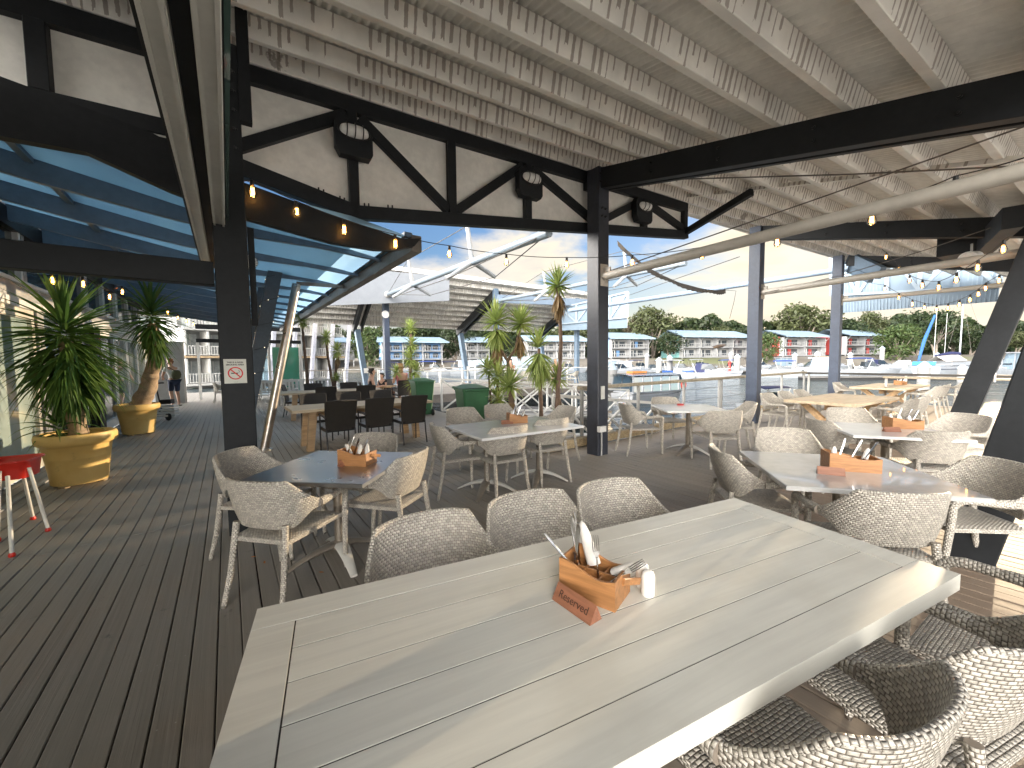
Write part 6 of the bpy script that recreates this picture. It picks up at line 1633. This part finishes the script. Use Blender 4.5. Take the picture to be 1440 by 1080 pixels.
villa('blue and white villa below the pavilion roof, behind the stacked yucca', 538, 622, 472, 505, 86, 92, 'blue', 3)
villa('red and white villa at the left beside the white balcony block', 474, 498, 472, 505, 88, 92, 'red', 2, 'red')
# white balcony block at the left, nearer
t = thing('apartment_block', 'long white three level block of balconies behind the slender yuccas', 'apartment block', atY(400, 540, 44), world=True)
a, b = atY(262, 520, 38), atY(482, 510, 52); a.z = b.z = 0; X = (b - a).normalized(); Yv = V3((-X.y, X.x, 0)); L = (b - a).length
def pt(x, y, z): return a + X*x + Yv*y + V3((0, 0, z))
zs = [-.4, 2.35, 5.1]
mb = MB(); mb.box(pt(L/2, 4.2, 3.2), (L, 5, 9.5), X, Yv); mb.build('wall', wallw, t)
cw = M('white_render', (.52, .51, .48), .6, var=.05)
for k, z in enumerate(zs):
    mb = MB(); mb.box(pt(L/2, .7, z - .12), (L + .3, 2.0, .22), X, Yv); mb.build('balcony_slab', M('timber_edge', (.42, .30, .18), .6) if k == 1 else cw, t)
    nb = 9
    for i in range(nb):
        x = L*(i + .5)/nb; w_ = L/nb
        mb = MB(); mb.box(pt(x, 1.68, z + 1.15), (w_*.62, .05, 2.1), X, Yv); wd = mb.build('window', M('curtained_glass', (.40, .43, .43), .2, var=.2), t)
        mb = MB(); mb.box(pt(x, 1.64, z + 1.15), (.06, .05, 2.1), X, Yv); mb.build('frame', whitepaint, wd, origin=t.location)
        mb = MB(); mb.box(pt(x, -.25, z + .95), (w_ - .3, .06, .08), X, Yv); mb.box(pt(x, -.25, z + .1), (w_ - .3, .06, .08), X, Yv)
        for q in range(7): mb.box(pt(x - (w_ - .4)/2 + (w_ - .4)*q/6, -.25, z + .52), (.07, .04, .78), X, Yv)
        mb.build('balustrade', cw, t)
        if k < 2: mb = MB(); mb.box(pt(L*i/nb, .7, z + 1.25), (.16, 1.9, 2.4), X, Yv); mb.build('party_wall', cw, t)
for i in range(5):
    x = L*(.42 + i*.14); mb = MB(); mb.beam(pt(x, -.9, -1.6), pt(x + 1.3, -.6, 8.0), .36, .36, up=Yv); mb.build('leaning_strut', M('lavender_white', (.42, .43, .49), .6), t)
mb = MB(); mb.box(pt(L/2, 3.2, 8.1), (L + 2, 8.5, .2), X, Yv); mb.build('roof', roofb.m, t)

# ------------------------------------------------------------------ jetties, piles
pilem = M('white_pile_sleeve', (.25, .25, .245), .5, var=.12); capm = M('pale_blue_pile_cap', (.33, .40, .46), .5)
def pile(label, px, ytop, Y, r=.22):
    p = atY(px, ytop, Y)
    t = thing('mooring_pile', label, 'pile', (p.x, p.y, WZ), 0, 'white capped mooring piles')
    h = p.z - WZ; mb = MB(); mb.lathe([(r, -1), (r, h - r*1.3)], (0, 0, 0), 16); mb.build('shaft', pilem, t, smooth=True)
    mb = MB(); mb.lathe([(r*1.12, h - r*1.3), (r*1.12, h - r*1.0), (r*.15, h), (0, h)], (0, 0, 0), 16); mb.build('cap', capm, t)
for i, (px, yt, Y) in enumerate(((860, 510, 24), (927, 502, 57), (942, 499, 60), (1037, 498, 60), (910, 497, 78), (1028, 495, 84), (1149, 494, 80), (1118, 496, 76), (1300, 508, 28), (1319, 496, 62), (1241, 487, 84), (1354, 512, 38), (1196, 495, 76))):
    pile(('white pile with conical cap standing between the navy post and the ferry', 'white pile left of the blue hulled cruiser', 'white pile close left of the blue hulled cruiser', 'white pile right of the sports cruiser', 'slim white pile near the bank above the small boats', 'slim white pile near the bank left of the second kerb post', 'slim white pile on the sand side right of the second kerb post', 'white pile among the boats right of the second kerb post', 'stout white pile with cone cap rising behind the farthest trestle table', 'white pile below the foot of the tilted blue boom', 'white pile near the last red villa', 'white pile at the stern of the sailing yacht', 'slim white pile beside the farthest kerb post')[i], px, yt, Y, .42 if Y > 50 else .34)
pontm = M('pontoon_grey', (.13, .125, .12), .8, var=.15)
def pontoon(label, a, b, w):
    t = thing('pontoon', label, 'pontoon', (a + b)/2, world=True, group='floating pontoons')
    mb = MB(); mb.beam(a + V3((0, 0, .35)), b + V3((0, 0, .35)), w, .12); mb.build('walkway', pontm, t)
    mb = MB(); mb.beam(a + V3((0, 0, .12)), b + V3((0, 0, .12)), w*.9, .34); mb.build('float', blackp, t)
def wp(px, Y, z=WZ): p = atY(px, 520, Y); return V3((p.x, p.y, z))
pontoon('long grey pontoon behind the sports cruiser', wp(840, 60), wp(1110, 66), 2.2)
pontoon('grey pontoon farther out near the sand bank', wp(800, 82), wp(1250, 86), 2.0)
pontoon('grey pontoon in front of the sailing yacht', wp(1130, 43), wp(1460, 41), 2.0)
pontoon('grey pontoon at the foot of the gangway behind the yuccas', wp(690, 17.5), wp(850, 15), 2.2)
pontoon('grey pontoon under the far terrace side', wp(600, 30), wp(860, 34), 2.2)

# ------------------------------------------------------------------ boats
hullw = M('white_gelcoat', (.255, .275, .30), .22, var=.08, coat=.4); hullb = M('blue_gelcoat', (.03, .09, .30), .2, var=.05, coat=.4); hulln = M('navy_gelcoat', (.02, .03, .07), .2, coat=.4)
wscreen = M('tinted_windscreen', (.02, .03, .04), .05, var=.3); canvb = M('blue_canvas', (.03, .07, .28), .8); canvw = M('white_canvas', (.30, .31, .33), .7); canvn = M('navy_canvas', (.015, .02, .07), .8)
def loft_hull(L, B, Hh, mat, t, stripe=None):
    rows = []; NS = 16
    for i in range(NS + 1):
        q = i/NS; x = (q - .5)*L; bw_ = B/2*(1 - max(0, (q - .45)/.55)**2.4) ; sh = Hh*(1 + .28*q**2); rake = L*.06*max(0, (q - .7)/.3)
        kz = -.25 + .35*max(0, (q - .75)/.25)**2
        rows.append([V3((x + rake*0 - .0, 0, kz)), V3((x, bw_*.78, .02 + kz*.2)), V3((x + rake*.5, bw_*.93, sh*.5)), V3((x + rake, bw_, sh)), V3((x + rake, bw_*.88, sh + .04)), V3((x + rake, 0, sh + .10)), V3((x + rake, -bw_*.88, sh + .04)), V3((x + rake, -bw_, sh)), V3((x + rake*.5, -bw_*.93, sh*.5)), V3((x, -bw_*.78, .02 + kz*.2))])
    mb = MB(); mb.grid(rows, wrap=True); mb.add(rows[0], [tuple(range(10))]); o = mb.build('hull', mat, t, smooth=True, sharp=35)
    if stripe:
        mb = MB()
        for s in (3, 7):
            mb.grid([[rows[i][s] + V3((0, (.02 if s == 3 else -.02), -.10 - Hh*.12)) for i in range(NS + 1)], [rows[i][s].lerp(rows[i][2 if s == 3 else 8], .55) + V3((0, (.025 if s == 3 else -.025), 0)) for i in range(NS + 1)]])
        mb.build('stripe', stripe, t)
    return rows
def cruiser(label, px, Y, az_, L, hull=None, stripe=None, top='bimini', canv=None, B=None, dark=True, z=None, cat='boat'):
    p = wp(px, Y); t = thing('motor_boat', label, cat, p, R(90 - az_), 'boats moored in the marina')
    B = B or L*.32; Hh = L*.085 + .14; rows = loft_hull(L, B, Hh, hull or hullw, t, stripe)
    # deck house
    def house(x0, x1, z0, z1, w0, w1, mat, name, rk0=.0, rk1=.3):
        mb = MB(); lo = [V3((x0, -w0, z0)), V3((x1, -w0*.8, z0)), V3((x1, w0*.8, z0)), V3((x0, w0, z0))]; hi = [V3((x0 + rk0, -w1, z1)), V3((x1 - rk1, -w1*.75, z1)), V3((x1 - rk1, w1*.75, z1)), V3((x0 + rk0, w1, z1))]
        mb.add(lo + hi, [(0, 1, 5, 4), (1, 2, 6, 5), (2, 3, 7, 6), (3, 0, 4, 7), (4, 5, 6, 7)]); return mb.build(name, mat, t)
    house(-L*.05, L*.34, Hh + .02, Hh + L*.06 + .1, B*.36, B*.30, hullw, 'cabin', 0, L*.12)
    house(-L*.12, L*.14, Hh + L*.05 + .1, Hh + L*.115 + .35, B*.36, B*.27, wscreen if dark else M('pale_windscreen', (.35, .42, .48), .1), 'windscreen', .1, L*.09)
    mb = MB()
    for s in (-1, 1):
        mb.polytube([V3((L*.05, s*B*.36, Hh + .05)), V3((L*.05, s*B*.38, Hh + .5)), V3((L*.40, s*B*.18, Hh + .55)), V3((L*.53, 0, Hh + .5))], .02, 6)
    mb.build('bow_rail', steel, t)
    cm_ = canv or canvw; ht = Hh + L*.12 + .75
    if top == 'bimini':
        rr = [[V3((x, y*B*.38, ht + .12*(1 - y*y) + .05*math.sin(math.pi*(x + L*.38)/(L*.42)))) for y in (-1, -.5, 0, .5, 1)] for x in [lerp(-L*.38, L*.04, k/6) for k in range(7)]]
        mb = MB(); mb.grid(rr); mb.grid([[q - V3((0, 0, .05)) for q in r] for r in rr]); mb.build('canopy', cm_, t, smooth=True)
        for s in (-1, 1):
            for x in (-L*.36, .0):
                mb = MB(); mb.tube((x*.6 - L*.08, s*B*.42, Hh + .05), (x, s*B*.38, ht), .02, .02, 6); mb.build('canopy_leg', steel, t)
    elif top == 'hard':
        house(-L*.34, L*.06, Hh + .05, ht, B*.40, B*.36, M('cabin_glass_blue', (.16, .22, .27), .1, var=.2), 'saloon', .05, L*.05)
        mb = MB(); mb.box((-L*.15, 0, ht + .06), (L*.46, B*.84, .12)); mb.build('hard_top', hullw, t)
        for x in (-L*.33, -L*.18, 0):
            mb = MB()
            for s in (-1, 1): mb.beam((x, s*B*.41, Hh + .05), (x, s*B*.38, ht), .12, .05, up=V3((0, 1, 0)))
            mb.build('pillar', hullw, t)
        mb = MB(); mb.tube((-L*.1, 0, ht), (-L*.14, 0, ht + 1.6), .03, .015, 6); mb.build('aerial', hullw, t)
    elif top == 'arch':
        mb = MB(); mb.polytube([V3((-L*.2, s*B*.40, Hh)) if k in (0, 3) else V3((-L*.27, s*B*.34, Hh + L*.17)) for k, s in ((0, -1), (1, -1), (2, 1), (3, 1))], .09, 8); mb.build('radar_arch', hullw, t)
        house(-L*.25, L*.10, Hh + .1, Hh + L*.15 + .2, B*.38, B*.30, canvn, 'cockpit_cover', .3, L*.12)
    mb = MB(); mb.lathe([(.0, .95), (.12, .92), (.17, .75), (.16, .55), (.08, .45), (.06, -.2)], (-L*.51, 0, 0), 12); mb.build('outboard', blackp if L < 6.5 else hullw, t, smooth=True)
    return t
cruiser('white sports cruiser with dark cover and black stripe in the open water', 997, 49, 128, 6.6, stripe=hulln, top='arch')
cruiser('blue hulled cabin boat with white canopy left of the sports cruiser', 958, 58, 130, 6.5, hull=hullb, canv=canvw)
cruiser('small runabout under the stern of the blue hulled cabin boat', 953, 50, 120, 4.0, top='none', dark=False)
cruiser('white flybridge cruiser beyond the railing, left of the farthest kerb post', 1142, 52, -60, 7.2, top='hard')
cruiser('open bow cruiser with blue canopy right of the second kerb post', 1090, 50, -55, 5.6, canv=canvb)
cruiser('white cruiser with blue canvas just right of the farthest kerb post', 1222, 56, 110, 6.6, canv=canvb)
cruiser('white sports boat with pale cover right of the blue canvas cruiser', 1268, 60, -65, 7.0, top='none', dark=False)
cruiser('low white boat with bimini moored close under the kerb', 1098, 19.0, 72, 4.6, canv=canvn).scale = (.9, .9, .58)
cruiser('large white motor yacht beyond the raking posts at the right edge', 1428, 44, 20, 9.0, top='hard')
cruiser('cabin cruiser between the raking posts and the sailing yacht', 1392, 54, 50, 6.0, canv=canvw)
small = [(872, 62, 80, 6.5, 'bimini', 'small white boat nearest the white pile by the navy post', canvw), (886, 71, 100, 6.0, 'hard', 'small hard topped boat among those right of the navy post', None), (901, 80, 85, 6.5, 'bimini', 'small boat with dark canopy in front of the blue villa', canvn), (918, 67, 95, 5.5, 'none', 'open dinghy left of the paired white piles', None),
         (866, 82, 90, 7.0, 'hard', 'hard topped boat farthest left beside the navy post', None), (935, 84, 75, 6.0, 'bimini', 'white boat moored near the sand in front of the tree gap', canvw), (1030, 71, 95, 6.0, 'bimini', 'small boat close to the right hand white pile and red buoy', canvb),
         (1068, 75, 85, 7.0, 'bimini', 'boat with dark canopy right beside the second kerb post', canvn), (1168, 69, 80, 8.0, 'bimini', 'cruiser with tan cover just left of the farthest kerb post', M('tan_canvas', (.35, .28, .2), .8)), (1112, 80, 95, 7.5, 'hard', 'white boat behind the open bow cruiser', None),
         (1236, 71, 90, 7.0, 'arch', 'sports boat on the sand side right of the farthest kerb post', None), (640, 80, 85, 7.0, 'bimini', 'boat with dark cover seen between the pavilion back posts', canvn), (612, 69, 90, 7.5, 'bimini', 'boat with blue cover seen under the pavilion roof', canvb), (560, 77, 80, 7.0, 'bimini', 'boat with navy cover behind the blue post with the badge', canvn), (740, 75, 90, 6.5, 'hard', 'white boat behind the forked yucca', None), (800, 78, 90, 6.5, 'bimini', 'white boat just left of the tall bare yucca stem', canvw), (985, 82, 90, 6.5, 'bimini', 'white boat behind the sports cruiser near the bank', canvw), (668, 66, 90, 8.0, 'hard', 'white boat behind the white railing under the far pavilion', None)]
for px, Y, a, Ls, top, l, cv in small: cruiser(l, px, Y, a, Ls, top=top, canv=cv)
# round sided ferry close by
p = wp(917, 23.5); t = thing('ferry_boat', 'white and blue passenger ferry with slanted window frames near the railing', 'ferry', p, R(90 - 62), 'boats moored in the marina')
t.scale = (.74, .74, .68)
L, B = 6.6, 2.4
loft_hull(L, B, .75, hullw, t, hulln)
mb = MB(); mb.box((-.3, 0, .90), (L*.86, B*.92, .12)); mb.build('gunwale', hullw, t)
for s in (-1, 1):
    for i in range(6):
        x = -3.3 + i*1.0; mb = MB(); mb.beam((x, s*1.24, .95), (x + .18, s*1.05, 2.25), .11, .05, up=V3((0, 1, 0))); mb.build('window_pillar', hullw, t)
    mb = MB(); rows = [[V3((-3.3, s*1.22, .97)), V3((2.0, s*1.22, .97))], [V3((-3.15, s*1.06, 2.2)), V3((1.9, s*1.06, 2.2))]]; mb.grid(rows); mb.build('side_glass', glass_material('ferry_glass', (.35, .5, .62), .3), t)
rr = [[V3((x, y*1.15, 2.3 + .16*(1 - y*y))) for y in (-1, -.6, 0, .6, 1)] for x in (-3.5, -1.5, .5, 2.1)]
mb = MB(); mb.grid(rr); mb.grid([[q - V3((0, 0, .1)) for q in r] for r in rr]); mb.build('roof', hullw, t, smooth=True)
mb = MB(); mb.prism([(2.1, -1.0, 2.28), (3.0, -.85, .95), (3.0, .85, .95), (2.1, 1.0, 2.28)], (.05, 0, .03)); mb.build('windscreen', M('ferry_windscreen', (.10, .15, .2), .08), t)
mb = MB(); mb.box((-1.6, .1, 2.56), (1.5, .7, .16)); mb.build('life_raft', M('orange_raft', (.62, .22, .05), .5), t)
mb = MB(); mb.lathe([(.28, -.05), (.36, 0), (.28, .05)], (2.4, -1.12, 1.35), 16, axis=(0, 1, 0)); mb.build('life_ring', M('ring_red', (.55, .07, .05), .5), t)
# sailing yacht
p = wp(1350, 50); t = thing('sailing_yacht', 'white sailing yacht with blue sail covers and a tall mast behind the end railing', 'yacht', p, R(90 - 82), 'boats moored in the marina')
L = 10.5; loft_hull(L, 3.2, 1.15, hullw, t, hulln)
mb = MB(); mb.prism([(-2.8, -1.0, 1.3), (2.2, -.7, 1.35), (1.7, -.6, 1.75), (-2.4, -.85, 1.85)], (0, 1.7, 0)); mb.build('coachroof', hullw, t)
mp_ = (-.2, 0); mb = MB(); mb.tube((mp_[0], 0, 1.5), (mp_[0] + .15, 0, 11.5), .09, .06, 10); mb.build('mast', hullw, t, smooth=True)
mb = MB(); mb.polytube([V3((-.3, 0, 2.75)), V3((-1.6, 0, 2.85)), V3((-3.9, 0, 2.55))], [.24, .22, .10], 10); mb.build('boom_cover', canvn, t, smooth=True)
mb = MB(); mb.grid([[V3((-.6, y, 2.75 - abs(y)*.75)) for y in (-1.1, -.5, 0, .5, 1.1)], [V3((-3.8, y, 2.5 - abs(y)*.65)) for y in (-1.1, -.5, 0, .5, 1.1)]]); mb.build('awning', M('tan_awning', (.45, .42, .38), .8), t)
for x1_, z1_ in ((4.9, 1.7), (-5.0, 1.6)): mb = MB(); mb.tube((mp_[0] + .15, 0, 11.3), (x1_, 0, z1_), .012, .012, 5); mb.build('stay', wirem, t)
for s in (-1, 1): mb = MB(); mb.tube((mp_[0] + .1, 0, 10.0), (mp_[0] - .2, s*1.5, 1.4), .010, .010, 5); mb.build('shroud', wirem, t)
p = wp(1312, 60); t = thing('sailing_yacht', 'yacht hidden low behind the piles with a steeply tilted blue furled sail', 'yacht', p, R(90 - 100), 'boats moored in the marina')
loft_hull(9.5, 2.9, 1.0, hullw, t, hullb)
mb = MB(); mb.polytube([atY(1292, 507, 60) - p, atY(1300, 478, 60) - p, atY(1315, 443, 60) - p], [.16, .21, .14], 8); o = mb.build('furled_sail', M('bright_blue_canvas', (.014, .085, .27), .7), t); o.matrix_parent_inverse = t.matrix_world.inverted() if False else Matrix.Rotation(-R(90 - 100), 4, 'Z')
mb = MB(); mb.tube((0, 0, 1.0), (.1, 0, 10.5), .05, .04, 8); mb.build('mast', grapt, t)
mb = MB(); mb.tube((1.6, .3, 1.0), (1.7, .3, 9.0), .04, .03, 8); mb.build('mizzen_mast', grapt, t)
mb = MB(); mb.prism([(-2.6, -.9, 1.15), (2.0, -.6, 1.2), (1.5, -.5, 1.6), (-2.2, -.8, 1.7)], (0, 1.5, 0)); mb.build('coachroof', M('teal_canvas', (.05, .25, .45), .7), t)
# red marker buoys, parasol roof and the white tent over the water side
t = thing('marker_buoy', 'red channel marker beside the sports cruiser', 'buoy', wp(1026, 62), world=True); c = wp(1026, 62)
mb = MB(); mb.lathe([(.5, -.1), (.5, .4), (.16, .5), (.16, 1.7), (.3, 1.75), (.0, 2.2)], c, 12); mb.build('float', M('marker_red', (.55, .05, .04), .5), t)
t = thing('marquee', 'pale blue tent roof over the pontoon behind the forked yucca', 'tent', atY(700, 505, 27), world=True)
ap = atY(702, 502, 30); cs = [atY(650, 514, 27), atY(775, 512, 26), atY(790, 506, 33), atY(668, 507, 34)]
mb = MB(); mb.add(cs + [ap, ap + V3((3, 0, 0))], [(0, 1, 5, 4), (1, 2, 5), (2, 3, 4, 5), (3, 0, 4)]); mb.build('roof', M('tent_fabric', (.50, .62, .70), .6, var=.05), t)
for q in cs: mb = MB(); mb.tube((q.x, q.y, -1.2), q, .05, .05, 8); mb.build('leg', whitepaint, t)
# bird
bc_ = atY(1012, 487, 14); t = thing('bird', 'brown bird in flight low over the water between the navy posts', 'bird', bc_, world=True)
X = V3((.93, -.2, .22)).normalized(); mb = MB()
mb.polytube([bc_ - X*.22, bc_ - X*.1, bc_ + X*.06, bc_ + X*.15, bc_ + X*.2], [.015, .05, .055, .035, .008], 8); mb.build('body', M('bird_brown', (.12, .08, .05), .8), t, smooth=True)
for s in (-1, 1):
    mb = MB(); sY = V3((.2, s, .1)).normalized(); mb.add([bc_ + X*.07, bc_ + sY*.24 + X*.02 + V3((0, 0, .04)), bc_ + sY*.42 - X*.14, bc_ + sY*.2 - X*.12, bc_ - X*.1], [(0, 1, 2, 3, 4)]); o = mb.build('wing', M('wing_brown', (.07, .05, .04), .8), t)
    mo = o.modifiers.new('s', 'SOLIDIFY'); mo.thickness = .008
mb = MB(); mb.add([bc_ - X*.2, bc_ - X*.36 + V3((0, .05, 0)), bc_ - X*.36 - V3((0, .05, 0))], [(0, 1, 2)]); o = mb.build('tail', M('tail_brown', (.08, .06, .05), .8), t); o.modifiers.new('s', 'SOLIDIFY').thickness = .008
# ------------------------------------------------------------------ sky, clouds and sun
SUN_AZ, SUN_EL = 53.0, 4.3
w = bpy.data.worlds.new('World'); scene.world = w; w.use_nodes = True
nt = w.node_tree; bg = nt.nodes['Background']; L = nt.links.new
sky = nt.nodes.new('ShaderNodeTexSky'); sky.sky_type = 'NISHITA'; sky.sun_disc = False
sky.sun_elevation = R(SUN_EL); sky.sun_rotation = R(SUN_AZ); sky.air_density = 1.1; sky.dust_density = .8; sky.ozone_density = 2.0
def nd(t, **k):
    n_ = nt.nodes.new('ShaderNode' + t)
    for a, b in k.items(): setattr(n_, a, b)
    return n_
def mth(op, a, b=0.0):
    n_ = nd('Math', operation=op)
    for i, q in enumerate((a, b)):
        if isinstance(q, bpy.types.NodeSocket): L(q, n_.inputs[i])
        else: n_.inputs[i].default_value = q
    return n_.outputs[0]
def sstep(x, a, b):
    n_ = nd('MapRange'); n_.interpolation_type = 'SMOOTHSTEP'; L(x, n_.inputs[0]); n_.inputs[1].default_value = a; n_.inputs[2].default_value = b; return n_.outputs[0]
tc = nd('TexCoord'); sp = nd('SeparateXYZ'); L(tc.outputs['Generated'], sp.inputs[0])
zc_ = mth('ADD', mth('MAXIMUM', sp.outputs[2], 0.0), .16)
cb = nd('CombineXYZ'); L(mth('DIVIDE', sp.outputs[0], zc_), cb.inputs[0]); L(mth('DIVIDE', sp.outputs[1], zc_), cb.inputs[1])
n1 = nd('TexNoise'); L(cb.outputs[0], n1.inputs['Vector']); n1.inputs['Scale'].default_value = .95; n1.inputs['Detail'].default_value = 9; n1.inputs['Roughness'].default_value = .55; n1.inputs['Distortion'].default_value = .2
mp = nd('Mapping'); mp.inputs['Location'].default_value = (3.7, 1.9, 0); L(cb.outputs[0], mp.inputs[0]); L(mp.outputs[0], n1.inputs['Vector'])
cov = sstep(n1.outputs[0], .46, .60); thick = sstep(n1.outputs[0], .55, .78)
sd = V3((math.sin(R(SUN_AZ)), math.cos(R(SUN_AZ)), math.sin(R(SUN_EL)))).normalized()
dp = nd('VectorMath', operation='DOT_PRODUCT'); L(tc.outputs['Generated'], dp.inputs[0]); dp.inputs[1].default_value = sd
near = sstep(dp.outputs['Value'], .1, .99)
def mixc(f, a, b, bt='MIX'):
    n_ = nd('Mix'); n_.data_type = 'RGBA'; n_.blend_type = bt
    for i, q in ((0, f), (6, a), (7, b)):
        if isinstance(q, bpy.types.NodeSocket): L(q, n_.inputs[i])
        else: n_.inputs[i].default_value = q if i == 0 else (*q, 1)
    return n_.outputs[2]
CK = 1.0
lit = mixc(near, (3.0, 2.9, 2.9), (4.0, 3.5, 2.6)); dark_ = mixc(near, (1.9, 2.2, 2.7), (2.7, 2.5, 2.2))
cl = mixc(thick, lit, dark_)
# bright low cloud band, added opposite the sun as unseen fill light
back = mth('MULTIPLY', sstep(dp.outputs['Value'], .05, -.5), sstep(sp.outputs[2], .82, .5))
cl = mixc(back, cl, (62.0, 59.0, 55.0))
cov2 = mth('MAXIMUM', cov, mth('MULTIPLY', back, sstep(n1.outputs[0], .30, .45)))
bwn = nd('RGBToBW'); L(sky.outputs[0], bwn.inputs[0])
hz = nd('VectorMath', operation='SCALE'); L(sky.outputs[0], hz.inputs[0]); L(mth('DIVIDE', 1.05, mth('ADD', 1.0, mth('MULTIPLY', bwn.outputs[0], .14))), hz.inputs['Scale'])
tint = mixc(1.0, hz.outputs[0], (.95, 1.12, 1.55), 'MULTIPLY')
hz2 = mixc(sstep(bwn.outputs[0], 1.6, 6.0), tint, (3.7, 3.35, 2.8))
L(mixc(cov2, hz2, cl), bg.inputs[0])
bg.inputs[1].default_value = .10
sl = bpy.data.lights.new('sun', 'SUN'); so = bpy.data.objects.new('sun', sl); COL.objects.link(so)
sl.energy = 2.0; sl.angle = R(.5); sl.color = (1.0, .78, .52)
so.rotation_euler = (-sd).to_track_quat('-Z', 'Y').to_euler(); so.location = sd*60
scene.view_settings.view_transform = 'Standard'; scene.view_settings.look = 'None'
scene.view_settings.exposure = 1.62; scene.view_settings.gamma = 1.0

for o in scene.objects:
    if o.get('label') and not (4 <= len(o['label'].split()) <= 16): print('LABEL', o.name, len(o['label'].split()), o['label'])
_c = {}
for o in scene.objects:
    if o.get('label'): _c.setdefault(o['label'], []).append(o.name)
for k, v in _c.items():
    if len(v) > 1: print('SAME', k, v)
